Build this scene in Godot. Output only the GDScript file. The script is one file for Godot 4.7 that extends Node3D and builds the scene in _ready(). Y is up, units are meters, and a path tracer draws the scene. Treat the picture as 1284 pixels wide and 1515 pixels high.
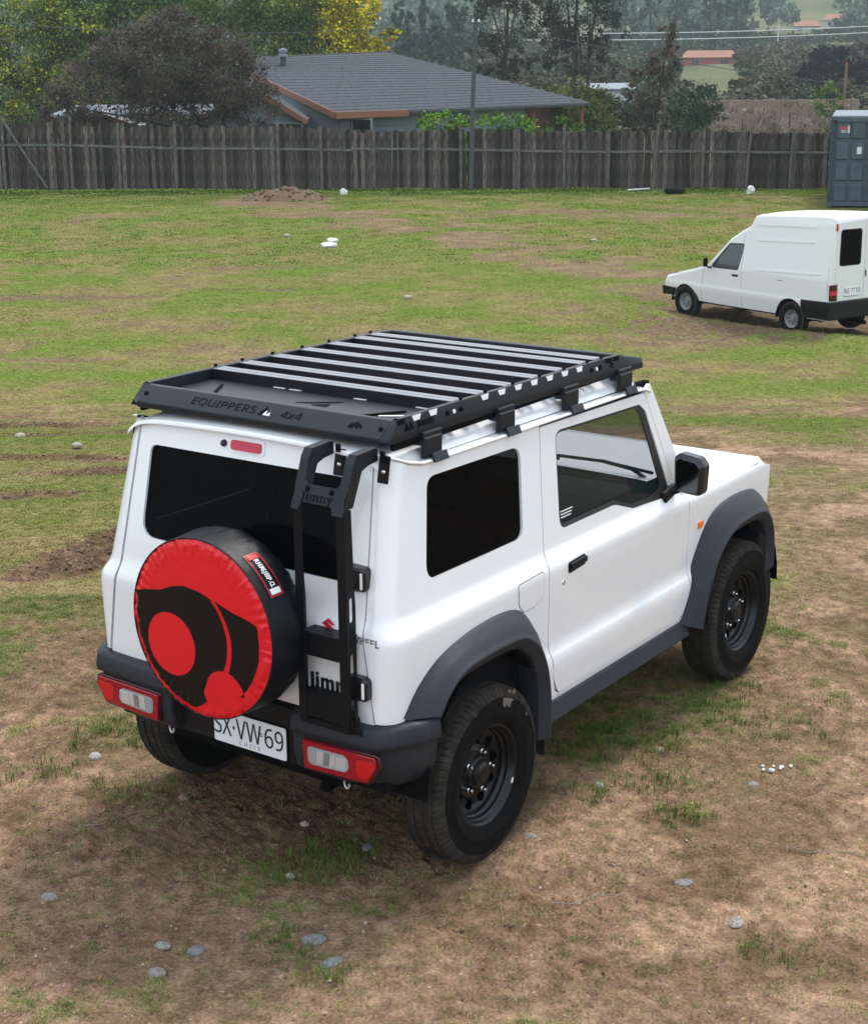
extends Node3D
# A white off-roader with a roof rack on a grassy lot; fence, house, trees and hills behind. Units are metres, the camera looks along -z.

const CAR_AT := Vector3(-0.427, 0, -5.874)
const CAR_TURN := -0.6202
const VAN_AT := Vector3(6.28, -1.2, -25.094)
const VAN_TURN := 0.5972

var rng := RandomNumberGenerator.new()
var taken := {}
var M := {}
var N1 := FastNoiseLite.new()
var N2 := FastNoiseLite.new()
var N3 := FastNoiseLite.new()
var N4 := FastNoiseLite.new()


# ---------- mesh builder: corners run counter-clockwise seen from outside ----------
class MB:
	var v := PackedVector3Array()
	var n := PackedVector3Array()
	var c := PackedColorArray()
	var uv := PackedVector2Array()
	var idx := PackedInt32Array()
	var col := Color.WHITE
	func vert(p: Vector3, nn: Vector3, t := Vector2.ZERO) -> int:
		v.append(p); n.append(nn); c.append(col); uv.append(t)
		return v.size() - 1
	func face(a: int, b: int, d: int) -> void:
		idx.append(a); idx.append(d); idx.append(b)
	func tri(a: Vector3, b: Vector3, d: Vector3) -> void:
		var nn := (b - a).cross(d - a).normalized()
		face(vert(a, nn), vert(b, nn), vert(d, nn))
	func quad(a: Vector3, b: Vector3, d: Vector3, e: Vector3) -> void:
		var nn := (d - a).cross(e - b).normalized()
		var i := vert(a, nn, Vector2(0, 0)); vert(b, nn, Vector2(1, 0)); vert(d, nn, Vector2(1, 1)); vert(e, nn, Vector2(0, 1))
		face(i, i + 1, i + 2); face(i, i + 2, i + 3)
	func grid(rows: Array, flip := false, closed := false) -> void:
		# rows of equal length, smooth normals; closed: each row is a ring
		var h := rows.size()
		var w: int = rows[0].size()
		var base := v.size()
		for i in h:
			for j in w:
				var r: PackedVector3Array = rows[i]
				var ja := j - 1
				var jb := j + 1
				if closed:
					ja = (j - 1 + w) % w
					jb = (j + 1) % w
				else:
					ja = maxi(ja, 0)
					jb = mini(jb, w - 1)
				var du: Vector3 = r[jb] - r[ja]
				var dv: Vector3 = rows[mini(i + 1, h - 1)][j] - rows[maxi(i - 1, 0)][j]
				var nn := du.cross(dv).normalized()
				if flip:
					nn = -nn
				vert(r[j], nn, Vector2(float(j) / maxi(w - 1, 1), float(i) / maxi(h - 1, 1)))
		for i in h - 1:
			for j in (w if closed else w - 1):
				var k := (j + 1) % w
				var a := base + i * w + j
				var b := base + i * w + k
				var d := base + (i + 1) * w + k
				var e := base + (i + 1) * w + j
				if flip:
					face(a, d, b); face(a, e, d)
				else:
					face(a, b, d); face(a, d, e)
	func box(size: Vector3, xf: Transform3D, ch := 0.0) -> void:
		var s := size / 2.0
		ch = minf(ch, minf(s.x, minf(s.y, s.z)) * 0.9)
		if ch <= 0.0:
			for ax in 3:
				for sg in [-1.0, 1.0]:
					var o := Vector3.ZERO; o[ax] = sg * s[ax]
					var u := Vector3.ZERO; u[(ax + 1) % 3] = s[(ax + 1) % 3]
					var w := Vector3.ZERO; w[(ax + 2) % 3] = s[(ax + 2) % 3] * sg
					quad(xf * (o - u - w), xf * (o + u - w), xf * (o + u + w), xf * (o - u + w))
			return
		for ax in 3:
			var a1 := (ax + 1) % 3
			var a2 := (ax + 2) % 3
			for sg in [-1.0, 1.0]:
				var o := Vector3.ZERO; o[ax] = sg * s[ax]
				var u := Vector3.ZERO; u[a1] = s[a1] - ch
				var w := Vector3.ZERO; w[a2] = (s[a2] - ch) * sg
				quad(xf * (o - u - w), xf * (o + u - w), xf * (o + u + w), xf * (o - u + w))
			for s1 in [-1.0, 1.0]:
				for s2 in [-1.0, 1.0]:
					var p := Vector3.ZERO; p[a1] = s1 * s[a1]; p[a2] = s2 * (s[a2] - ch)
					var q := Vector3.ZERO; q[a1] = s1 * (s[a1] - ch); q[a2] = s2 * s[a2]
					var l := Vector3.ZERO; l[ax] = s[ax] - ch
					if s1 * s2 > 0:
						quad(xf * (p - l), xf * (p + l) , xf * (q + l), xf * (q - l))
					else:
						quad(xf * (q - l), xf * (q + l), xf * (p + l), xf * (p - l))
		for sx in [-1.0, 1.0]:
			for sy in [-1.0, 1.0]:
				for sz in [-1.0, 1.0]:
					var a := Vector3(sx * s.x, sy * (s.y - ch), sz * (s.z - ch))
					var b := Vector3(sx * (s.x - ch), sy * s.y, sz * (s.z - ch))
					var d := Vector3(sx * (s.x - ch), sy * (s.y - ch), sz * s.z)
					if sx * sy * sz > 0:
						tri(xf * a, xf * b, xf * d)
					else:
						tri(xf * a, xf * d, xf * b)
	func lathe(prof: PackedVector2Array, segs: int, xf: Transform3D, wob: Variant = null, flat := false) -> void:
		# prof holds (radius, height along local y); the outside lies to the right of its direction of travel when it climbs
		var k := prof.size()
		if wob != null:
			# true normals of the bent surface
			var rows := []
			for i in k:
				var row := PackedVector3Array()
				for j in segs:
					var t := TAU * j / segs
					var p: Vector2 = wob.call(prof[i], t)
					row.append(xf * Vector3(p.x * cos(t), p.y, p.x * sin(t)))
				rows.append(row)
			if not flat:
				grid(rows, true, true)
				return
			for i in k - 1:
				for j in segs:
					var j2 := (j + 1) % segs
					quad(rows[i][j], rows[i + 1][j], rows[i + 1][j2], rows[i][j2])
			return
		var sn: Array[Vector2] = []
		for i in k - 1:
			var d := (prof[i + 1] - prof[i]).normalized()
			sn.append(Vector2(d.y, -d.x))
		for i in k - 1:
			var na := sn[i]
			var nb := sn[i]
			if i > 0 and sn[i - 1].dot(sn[i]) > 0.75: na = (sn[i - 1] + sn[i]).normalized()
			if i < k - 2 and sn[i + 1].dot(sn[i]) > 0.75: nb = (sn[i + 1] + sn[i]).normalized()
			var base := v.size()
			for j in segs + 1:
				var t := TAU * j / segs
				var ct := cos(t)
				var s2 := sin(t)
				var p := prof[i]
				var q := prof[i + 1]
				vert(xf * Vector3(p.x * ct, p.y, p.x * s2), (xf.basis * Vector3(na.x * ct, na.y, na.x * s2)).normalized(), Vector2(float(j) / segs, 0))
				vert(xf * Vector3(q.x * ct, q.y, q.x * s2), (xf.basis * Vector3(nb.x * ct, nb.y, nb.x * s2)).normalized(), Vector2(float(j) / segs, 1))
			for j in segs:
				var a := base + j * 2
				face(a, a + 3, a + 2)
				face(a, a + 1, a + 3)
	func tube(pts: PackedVector3Array, r: float, segs := 6, r2 := -1.0) -> void:
		var rows := []
		var up := Vector3.UP
		var k := pts.size()
		if r2 < 0.0: r2 = r
		for i in k:
			var d := (pts[mini(i + 1, k - 1)] - pts[maxi(i - 1, 0)]).normalized()
			if absf(d.dot(up)) > 0.95: up = Vector3(1, 0, 0.2)
			var a := d.cross(up).normalized()
			var b := a.cross(d).normalized()
			up = b
			var rr := lerpf(r, r2, float(i) / maxi(k - 1, 1))
			var row := PackedVector3Array()
			for j in segs:
				var t := TAU * j / segs
				row.append(pts[i] + (a * cos(t) + b * sin(t)) * rr)
			rows.append(row)
		grid(rows, true, true)
		for e in [0, k - 1]:
			var row2: PackedVector3Array = rows[e]
			for j in range(1, segs - 1):
				if e == 0: tri(row2[0], row2[j + 1], row2[j])
				else: tri(row2[0], row2[j], row2[j + 1])
	func prism(poly: PackedVector2Array, z0: float, z1: float, xf: Transform3D, ch := 0.0) -> void:
		# poly in the xy plane, drawn along z from z0 to z1 (z1 > z0), chamfered at both ends
		var p := poly
		if Geometry2D.is_polygon_clockwise(p): p = poly.duplicate(); p.reverse()
		var k := p.size()
		var ins := p
		if ch > 0.0:
			ins = PackedVector2Array()
			for i in k:
				var d0 := (p[i] - p[(i - 1 + k) % k]).normalized()
				var d1 := (p[(i + 1) % k] - p[i]).normalized()
				var n0 := Vector2(-d0.y, d0.x)
				var n1 := Vector2(-d1.y, d1.x)
				var m := (n0 + n1)
				m = m / maxf(m.length_squared() / 2.0, 0.4)
				ins.append(p[i] + m * ch)
		var tris := Geometry2D.triangulate_polygon(ins)
		for i in range(0, tris.size(), 3):
			var a := ins[tris[i]]
			var b := ins[tris[i + 1]]
			var d := ins[tris[i + 2]]
			if (b - a).cross(d - a) < 0: var t := b; b = d; d = t
			tri(xf * Vector3(a.x, a.y, z1), xf * Vector3(b.x, b.y, z1), xf * Vector3(d.x, d.y, z1))
			tri(xf * Vector3(a.x, a.y, z0), xf * Vector3(d.x, d.y, z0), xf * Vector3(b.x, b.y, z0))
		for i in k:
			var j := (i + 1) % k
			quad(xf * Vector3(p[i].x, p[i].y, z0 + ch), xf * Vector3(p[j].x, p[j].y, z0 + ch), xf * Vector3(p[j].x, p[j].y, z1 - ch), xf * Vector3(p[i].x, p[i].y, z1 - ch))
			if ch > 0.0:
				quad(xf * Vector3(p[i].x, p[i].y, z1 - ch), xf * Vector3(p[j].x, p[j].y, z1 - ch), xf * Vector3(ins[j].x, ins[j].y, z1), xf * Vector3(ins[i].x, ins[i].y, z1))
				quad(xf * Vector3(ins[i].x, ins[i].y, z0), xf * Vector3(ins[j].x, ins[j].y, z0), xf * Vector3(p[j].x, p[j].y, z0 + ch), xf * Vector3(p[i].x, p[i].y, z0 + ch))
	func panel(outline: PackedVector2Array, holes: Array, f: Callable, cell: Vector2, sgn: float, rim := 0.0) -> void:
		# a curved sheet: the outline, less its holes, laid through f(Vector2) -> Vector3; rims turn inwards by rim
		var lo := outline[0]
		var hi := outline[0]
		for p in outline:
			lo = lo.min(p); hi = hi.max(p)
		var nx := int(ceil((hi.x - lo.x) / cell.x))
		var ny := int(ceil((hi.y - lo.y) / cell.y))
		var cache := {}
		for i in nx:
			for j in ny:
				var a := lo + Vector2(i * cell.x, j * cell.y)
				var sq := PackedVector2Array([a, a + Vector2(cell.x, 0), a + cell, a + Vector2(0, cell.y)])
				var pcs := Geometry2D.intersect_polygons(sq, outline)
				for h in holes:
					var nxt: Array[PackedVector2Array] = []
					for q in pcs:
						nxt.append_array(Geometry2D.clip_polygons(q, h))
					pcs = nxt
				for q in pcs:
					var tr := Geometry2D.triangulate_polygon(q)
					var ids := []
					for p in q:
						var key := Vector2i((p * 20000.0).round())
						if not cache.has(key):
							cache[key] = vert(f.call(p), nrm(p, f) * sgn, p)
						ids.append(cache[key])
					for t in range(0, tr.size(), 3):
						var s1: float = (q[tr[t + 1]] - q[tr[t]]).cross(q[tr[t + 2]] - q[tr[t]]) * sgn
						if s1 > 0: face(ids[tr[t]], ids[tr[t + 1]], ids[tr[t + 2]])
						else: face(ids[tr[t]], ids[tr[t + 2]], ids[tr[t + 1]])
		if rim > 0.0:
			var rings := [outline] + holes
			for r in rings.size():
				var ring: PackedVector2Array = rings[r]
				var cw := Geometry2D.is_polygon_clockwise(ring)
				for i in ring.size():
					var p0 := ring[i]
					var p1 := ring[(i + 1) % ring.size()]
					var steps := maxi(1, int(ceil((p1 - p0).length() / cell.length())))
					for s in steps:
						var a := p0.lerp(p1, float(s) / steps)
						var b := p0.lerp(p1, float(s + 1) / steps)
						if r > 0 and not Geometry2D.is_point_in_polygon((a + b) / 2.0, outline): continue
						if r == 0:
							var inside := false
							for h in holes: inside = inside or Geometry2D.is_point_in_polygon((a + b) / 2.0, h)
							if inside: continue
						var A: Vector3 = f.call(a)
						var B: Vector3 = f.call(b)
						var na := nrm(a, f) * sgn
						var nb := nrm(b, f) * sgn
						if (cw != (r > 0)) == (sgn > 0): quad(A, B, B - nb * rim, A - na * rim)
						else: quad(B, A, A - na * rim, B - nb * rim)
	func nrm(p: Vector2, f: Callable) -> Vector3:
		var e := 0.002
		var du: Vector3 = f.call(p + Vector2(e, 0)) - f.call(p - Vector2(e, 0))
		var dv: Vector3 = f.call(p + Vector2(0, e)) - f.call(p - Vector2(0, e))
		return du.cross(dv).normalized()
	func ball(at: Vector3, r: Vector3, rings := 8, segs := 12, noise: FastNoiseLite = null, amp := 0.0) -> void:
		var rows := []
		for i in rings + 1:
			var th := PI * i / rings
			var row := PackedVector3Array()
			for j in segs:
				var ph := TAU * j / segs
				var d := Vector3(sin(th) * cos(ph), cos(th), sin(th) * sin(ph))
				var k := 1.0
				if noise: k += amp * noise.get_noise_3dv(d * 30.0 + at * 7.0)
				row.append(at + d * r * k)
			rows.append(row)
		grid(rows, false, true)
	func mesh() -> ArrayMesh:
		var m := ArrayMesh.new()
		var a := []
		a.resize(Mesh.ARRAY_MAX)
		a[Mesh.ARRAY_VERTEX] = v; a[Mesh.ARRAY_NORMAL] = n; a[Mesh.ARRAY_COLOR] = c; a[Mesh.ARRAY_TEX_UV] = uv; a[Mesh.ARRAY_INDEX] = idx
		m.add_surface_from_arrays(Mesh.PRIMITIVE_TRIANGLES, a)
		return m


# ---------- scene helpers ----------
func numbered(called: String) -> String:
	if not taken.has(called):
		taken[called] = 0
		return called
	taken[called] += 1
	return "%s_%03d" % [called, taken[called]]


func part(called: String, mb: MB, m: Material, parent: Node) -> MeshInstance3D:
	return part_mesh(called, mb.mesh(), m, parent)


func part_mesh(called: String, mesh: Mesh, m: Material, parent: Node) -> MeshInstance3D:
	var o := MeshInstance3D.new()
	var nm := called
	var k := 0
	while parent.has_node(nm):
		k += 1
		nm = "%s_%03d" % [called, k]
	o.name = nm
	o.mesh = mesh
	o.material_override = m
	parent.add_child(o, true)
	return o


func tag(o: Node, label: String, category: String, group := "") -> void:
	o.set_meta("label", label)
	o.set_meta("category", category)
	if group: o.set_meta("group", group)


func thing(called: String, label: String, category: String, at := Vector3.ZERO, turn := 0.0, group := "") -> Node3D:
	var o := Node3D.new()
	o.name = numbered(called)
	add_child(o, true)
	o.position = at
	o.rotation.y = turn
	tag(o, label, category, group)
	return o


func single(called: String, mb: MB, m: Material, label: String, category: String, at := Vector3.ZERO, turn := 0.0, group := "") -> MeshInstance3D:
	var o := MeshInstance3D.new()
	o.name = numbered(called)
	o.mesh = mb.mesh()
	o.material_override = m
	add_child(o, true)
	o.position = at
	o.rotation.y = turn
	tag(o, label, category, group)
	return o


func struct(called: String, mesh: Mesh, m: Material) -> MeshInstance3D:
	var o := MeshInstance3D.new()
	o.name = numbered(called)
	o.mesh = mesh
	o.material_override = m
	add_child(o, true)
	o.set_meta("kind", "structure")
	return o


func T(p: Vector3, e := Vector3.ZERO) -> Transform3D:
	return Transform3D(Basis.from_euler(e), p)


func round_poly(p: PackedVector2Array, r: Variant, seg := 5) -> PackedVector2Array:
	var out := PackedVector2Array()
	var k := p.size()
	for i in k:
		var a := p[(i - 1 + k) % k]
		var b := p[i]
		var d := p[(i + 1) % k]
		var rr: float = r if r is float else r[i]
		var u := (a - b).normalized()
		var w := (d - b).normalized()
		var ang := acos(clampf(u.dot(w), -1, 1))
		if rr <= 0.0 or ang > 3.138:
			out.append(b)
			continue
		var t := minf(rr / tan(ang / 2.0), minf((a - b).length(), (d - b).length()) * 0.48)
		var p0 := b + u * t
		var p1 := b + w * t
		for s in seg + 1:
			var q := float(s) / seg
			out.append(p0.lerp(b, q).lerp(b.lerp(p1, q), q))
	return out


func P2(a: Array) -> PackedVector2Array:
	var o := PackedVector2Array()
	for i in range(0, a.size(), 2): o.append(Vector2(a[i], a[i + 1]))
	return o


func P3(a: Array) -> PackedVector3Array:
	var o := PackedVector3Array()
	for i in range(0, a.size(), 3): o.append(Vector3(a[i], a[i + 1], a[i + 2]))
	return o


func lin(r: float, g: float, b: float, a := 1.0) -> Color:
	var q := Color(r, g, b).linear_to_srgb()
	q.a = a
	return q


func mat(r: float, g: float, b: float, rough := 0.6, metal := 0.0) -> StandardMaterial3D:
	var m := StandardMaterial3D.new()
	m.albedo_color = lin(r, g, b)
	m.roughness = rough
	m.metallic = metal
	m.cull_mode = BaseMaterial3D.CULL_DISABLED
	return m


func glass(r: float, g: float, b: float, a: float) -> StandardMaterial3D:
	var m := StandardMaterial3D.new()
	m.albedo_color = lin(r, g, b, a)
	m.roughness = 0.03
	m.transparency = BaseMaterial3D.TRANSPARENCY_ALPHA
	m.cull_mode = BaseMaterial3D.CULL_DISABLED
	return m


func noise_tex(sd: int, freq: float, size := 256, normal := false, lo := 0.0, hi := 1.0, strength := 4.0) -> NoiseTexture2D:
	var t := NoiseTexture2D.new()
	var f := FastNoiseLite.new()
	f.seed = sd
	f.frequency = freq
	f.fractal_octaves = 4
	t.noise = f
	t.width = size
	t.height = size
	t.seamless = true
	t.as_normal_map = normal
	t.bump_strength = strength
	if not normal:
		var g := Gradient.new()
		g.set_color(0, Color(lo, lo, lo))
		g.set_color(1, Color(hi, hi, hi))
		t.color_ramp = g
	return t


func triplanar(m: StandardMaterial3D, sc: Vector3, world := false) -> void:
	m.uv1_triplanar = true
	m.uv1_world_triplanar = world
	m.uv1_scale = sc


func text(called: String, words: String, h: float, depth: float, m: Material, parent: Node, xf: Transform3D, font := "Droid Sans", bold := true, squeeze := 1.0) -> MeshInstance3D:
	var t := TextMesh.new()
	var f := SystemFont.new()
	f.font_names = PackedStringArray([font])
	f.font_weight = 700 if bold else 400
	t.font = f
	t.text = words
	t.font_size = 64
	t.pixel_size = h / 46.0
	t.depth = depth
	t.curve_step = 3.0
	var o := part_mesh(called, t, m, parent)
	o.transform = xf * Transform3D(Basis.from_scale(Vector3(squeeze, 1, 1)), Vector3.ZERO)
	return o


func ss(a: float, b: float, x: float) -> float:
	return smoothstep(a, b, x)


func _ready() -> void:
	# --- camera, sky, sun, exposure ---
	var cam := Camera3D.new()
	cam.name = "camera"
	cam.position = Vector3(0, 2.9276, 0)
	cam.rotation = Vector3(-0.27687, 0, -0.00775)
	cam.fov = 36.27
	cam.near = 0.1
	cam.far = 3000.0
	add_child(cam)
	cam.current = true
	var we := WorldEnvironment.new()
	we.name = "world_environment"
	var env := Environment.new()
	env.background_mode = Environment.BG_SKY
	var sky := Sky.new()
	var sm := ProceduralSkyMaterial.new()
	sm.sky_top_color = Color(0.83, 0.87, 0.92)
	sm.sky_horizon_color = Color(0.87, 0.90, 0.93)
	sm.sky_curve = 0.12
	sm.ground_bottom_color = Color(0.30, 0.29, 0.22)
	sm.ground_horizon_color = Color(0.62, 0.66, 0.66)
	sm.sun_angle_max = 1.0
	sm.energy_multiplier = 1.0
	sky.sky_material = sm
	env.sky = sky
	env.background_energy_multiplier = 1.38
	env.ambient_light_source = Environment.AMBIENT_SOURCE_SKY
	env.tonemap_mode = Environment.TONE_MAPPER_LINEAR
	env.tonemap_exposure = 1.62
	env.sdfgi_enabled = true
	env.ssao_enabled = true
	env.ssil_enabled = true
	env.fog_enabled = true
	env.fog_density = 0.00042
	env.fog_light_color = Color(0.76, 0.82, 0.81)
	env.fog_light_energy = 1.0
	we.environment = env
	add_child(we)
	var sun := DirectionalLight3D.new()
	sun.name = "overcast_sun"
	sun.light_energy = 0.78
	sun.light_angular_distance = 12.0
	sun.light_color = Color(1.0, 0.98, 0.95)
	sun.shadow_enabled = true
	sun.rotation = Vector3(-1.02, 2.55, 0)
	add_child(sun)
	rng.seed = 20240611
	for q in [[N1, 11, 0.35], [N2, 23, 1.3], [N3, 37, 6.0], [N4, 51, 22.0]]:
		q[0].seed = q[1]
		q[0].frequency = q[2]
		q[0].fractal_octaves = 3
	make_materials()
	build_ground()
	build_fence()
	build_house()
	build_background()
	build_car()
	build_van()
	build_container()
	build_small_things()
	build_grass()


func make_materials() -> void:
	var paint := mat(0.765, 0.772, 0.785, 0.28)
	paint.clearcoat_enabled = true
	paint.clearcoat = 1.0
	paint.clearcoat_roughness = 0.04
	M.paint = paint
	M.van_paint = mat(0.66, 0.665, 0.655, 0.38)
	M.dark_glass = glass(0.0015, 0.0015, 0.002, 0.975)
	M.dark_glass.metallic_specular = 0.13
	M.clear_glass = glass(0.016, 0.034, 0.032, 0.44)
	M.clear_glass.metallic_specular = 0.3
	M.van_glass = glass(0.10, 0.12, 0.12, 0.5)
	M.rubber = mat(0.012, 0.012, 0.013, 0.55)
	M.black = mat(0.004, 0.004, 0.0045, 0.7)
	M.black.metallic_specular = 0.15
	M.trim = mat(0.0045, 0.005, 0.006, 0.5)
	M.trim.metallic_specular = 0.35
	M.gloss_black = mat(0.008, 0.008, 0.010, 0.22)
	M.engrave = mat(0.004, 0.0045, 0.005, 0.8)
	M.engrave.metallic_specular = 0.25
	M.mirror = mat(0.07, 0.075, 0.08, 0.08, 1.0)
	M.chrome = mat(0.75, 0.75, 0.76, 0.16, 1.0)
	M.pale = mat(0.72, 0.73, 0.74, 0.45)
	M.pale_grey = mat(0.16, 0.18, 0.20, 0.5)
	M.joint = mat(0.16, 0.17, 0.18, 0.7)
	M.amber = mat(0.75, 0.20, 0.02, 0.25)
	M.interior = mat(0.008, 0.008, 0.009, 0.9)
	M.interior.metallic_specular = 0.1
	M.dash = mat(0.013, 0.015, 0.017, 0.85)
	M.dash.metallic_specular = 0.12
	M.headlining = mat(0.30, 0.31, 0.31, 0.9)
	M.ink = mat(0.008, 0.010, 0.009, 0.5)
	M.plate = mat(0.74, 0.76, 0.78, 0.35)
	M.dusty = mat(0.11, 0.095, 0.08, 0.95)
	var grain := noise_tex(3, 0.06, 256, true, 0, 1, 3.0)
	var clad := mat(0.018, 0.021, 0.027, 0.55)
	clad.metallic_specular = 0.4
	clad.normal_enabled = true
	clad.normal_texture = grain
	clad.normal_scale = 0.25
	triplanar(clad, Vector3(6, 6, 6))
	M.cladding = clad
	var rack := mat(0.0070, 0.0095, 0.0140, 0.42)
	rack.metallic_specular = 0.38
	rack.normal_enabled = true
	rack.normal_texture = grain
	rack.normal_scale = 0.15
	triplanar(rack, Vector3(9, 9, 9))
	M.rack = rack
	M.satin = mat(0.0045, 0.005, 0.0065, 0.45)
	M.satin.metallic_specular = 0.3
	M.slat = mat(0.135, 0.142, 0.155, 0.36)  # lighter grey that carries the sky's sheen on the slat tops
	M.slat.metallic_specular = 0.9
	var rough_t := noise_tex(8, 0.03, 256, false, 0.35, 1.0)
	var tyre := mat(0.020, 0.020, 0.022, 0.8)
	tyre.albedo_color = lin(0.010, 0.0098, 0.0098)
	tyre.metallic_specular = 0.2
	tyre.albedo_texture = noise_tex(9, 0.02, 256, false, 0.55, 1.0)
	triplanar(tyre, Vector3(3, 3, 3))
	M.tyre = tyre
	var tread := tyre.duplicate()
	tread.albedo_color = lin(0.060, 0.053, 0.046)
	tread.metallic_specular = 0.1
	M.tread = tread
	var rim := mat(0.0035, 0.004, 0.005, 0.34)
	rim.metallic_specular = 0.4
	M.rim = rim
	M.van_rim = mat(0.22, 0.22, 0.215, 0.6, 0.2)
	var redv := mat(0.64, 0.006, 0.014, 0.34)
	redv.metallic_specular = 0.35
	redv.clearcoat_enabled = true
	redv.clearcoat = 0.3
	redv.clearcoat_roughness = 0.2
	M.red_vinyl = redv
	M.black_vinyl = mat(0.006, 0.0035, 0.003, 0.45)
	M.black_vinyl.metallic_specular = 0.3
	var vin := mat(0.005, 0.006, 0.008, 0.50)
	vin.metallic_specular = 0.35
	vin.normal_enabled = true
	vin.normal_texture = grain
	vin.normal_scale = 0.3
	triplanar(vin, Vector3(5, 5, 5))
	M.vinyl = vin
	M.red_gloss = mat(0.52, 0.012, 0.03, 0.3)
	M.lens_red = mat(0.27, 0.005, 0.012, 0.10)
	M.lens_red2 = mat(0.50, 0.008, 0.012, 0.10)
	M.lens_rim = mat(0.05, 0.004, 0.006, 0.2)
	M.lens_pink = mat(0.48, 0.02, 0.05, 0.15)
	M.lens_clear = mat(0.70, 0.72, 0.75, 0.14, 0.6)
	M.lens_dull = mat(0.26, 0.27, 0.29, 0.15, 0.3)
	M.lens_mid = mat(0.30, 0.31, 0.33, 0.14, 0.6)
	M.lens_grey = mat(0.27, 0.28, 0.29, 0.15)
	# weathered wood
	var wood_t := noise_tex(14, 0.02, 512, false, 0.25, 1.0)
	for k in 7:
		var f: float = [0.40, 0.60, 0.82, 1.0, 1.32, 1.75, 0.52][k]
		var w := mat(0.205 * f, 0.172 * f * [0.98, 0.95, 1.0, 1.0, 0.97, 0.98, 0.88][k], 0.156 * f * [1.02, 0.90, 1.0, 1.05, 0.95, 1.0, 0.76][k], 0.92)
		w.albedo_texture = wood_t
		w.metallic_specular = 0.1
		triplanar(w, Vector3(3.5, 0.22, 3.5), true)
		M["wood%d" % k] = w
	M.post_wood = mat(0.26, 0.24, 0.22, 0.9)
	M.post_wood.albedo_texture = wood_t
	triplanar(M.post_wood, Vector3(3.5, 0.3, 3.5), true)
	M.rail_wood = mat(0.29, 0.28, 0.27, 0.9)
	M.rail_wood.albedo_texture = wood_t
	triplanar(M.rail_wood, Vector3(0.3, 4.0, 3.0), true)
	# roof shingles, siding
	var sh := mat(0.115, 0.126, 0.147, 0.95)
	sh.metallic_specular = 0.1
	sh.albedo_texture = noise_tex(15, 0.05, 512, false, 0.55, 1.0)
	triplanar(sh, Vector3(0.16, 1.4, 0.5), true)
	M.shingle = sh
	M.siding = mat(0.15, 0.175, 0.21, 0.9)
	M.siding_pale = mat(0.17, 0.20, 0.225, 0.9)
	M.fascia = mat(0.20, 0.075, 0.040, 0.7)
	M.white_wall = mat(0.42, 0.44, 0.44, 0.8)
	M.rust_roof = mat(0.23, 0.098, 0.066, 0.9)
	M.red_wall = mat(0.30, 0.06, 0.055, 0.8)
	M.beige = mat(0.20, 0.150, 0.115, 0.95)
	M.beige.metallic_specular = 0.1
	M.steel_blue = mat(0.055, 0.082, 0.115, 0.55)
	M.steel_blue.albedo_texture = noise_tex(16, 0.02, 256, false, 0.75, 1.0)
	triplanar(M.steel_blue, Vector3(0.7, 0.35, 0.7), true)
	M.steel_dark = mat(0.022, 0.030, 0.040, 0.6)
	M.tin = mat(0.20, 0.225, 0.25, 0.85)
	M.tin.metallic_specular = 0.2
	M.pole = mat(0.050, 0.058, 0.062, 0.8)
	var lf := mat(1, 1, 1, 0.75)
	lf.vertex_color_use_as_albedo = true
	lf.backlight_enabled = true
	lf.backlight = Color(0.12, 0.12, 0.06)
	lf.metallic_specular = 0.12
	M.leaf = lf
	var gb := mat(1, 1, 1, 0.8)
	gb.vertex_color_use_as_albedo = true
	gb.backlight_enabled = true
	gb.backlight = Color(0.10, 0.12, 0.03)
	gb.metallic_specular = 0.08
	M.grass = gb
	var bark := mat(0.075, 0.062, 0.052, 0.95)
	bark.albedo_texture = wood_t
	triplanar(bark, Vector3(2, 0.5, 2), true)
	M.bark = bark
	var stone := mat(0.36, 0.33, 0.29, 0.9)
	stone.metallic_specular = 0.2
	stone.albedo_texture = noise_tex(17, 0.03, 256, false, 0.6, 1.0)
	triplanar(stone, Vector3(6, 6, 6))
	M.stone = stone
	M.stone_grey = stone.duplicate()
	M.stone_grey.albedo_color = lin(0.27, 0.27, 0.265)
	M.stone_brown = stone.duplicate()
	M.stone_brown.albedo_color = lin(0.28, 0.20, 0.145)
	M.stone_pale = stone.duplicate()
	M.stone_pale.albedo_color = lin(0.52, 0.48, 0.42)
	M.litter = mat(0.58, 0.59, 0.57, 0.8)
	M.earth = mat(0.125, 0.085, 0.060, 1.0)
	M.earth.metallic_specular = 0.05


# ---------- ground ----------
func seg_d(p: Vector2, a: Vector2, b: Vector2) -> float:
	var t := clampf((p - a).dot(b - a) / (b - a).length_squared(), 0, 1)
	return p.distance_to(a + (b - a) * t)


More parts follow.
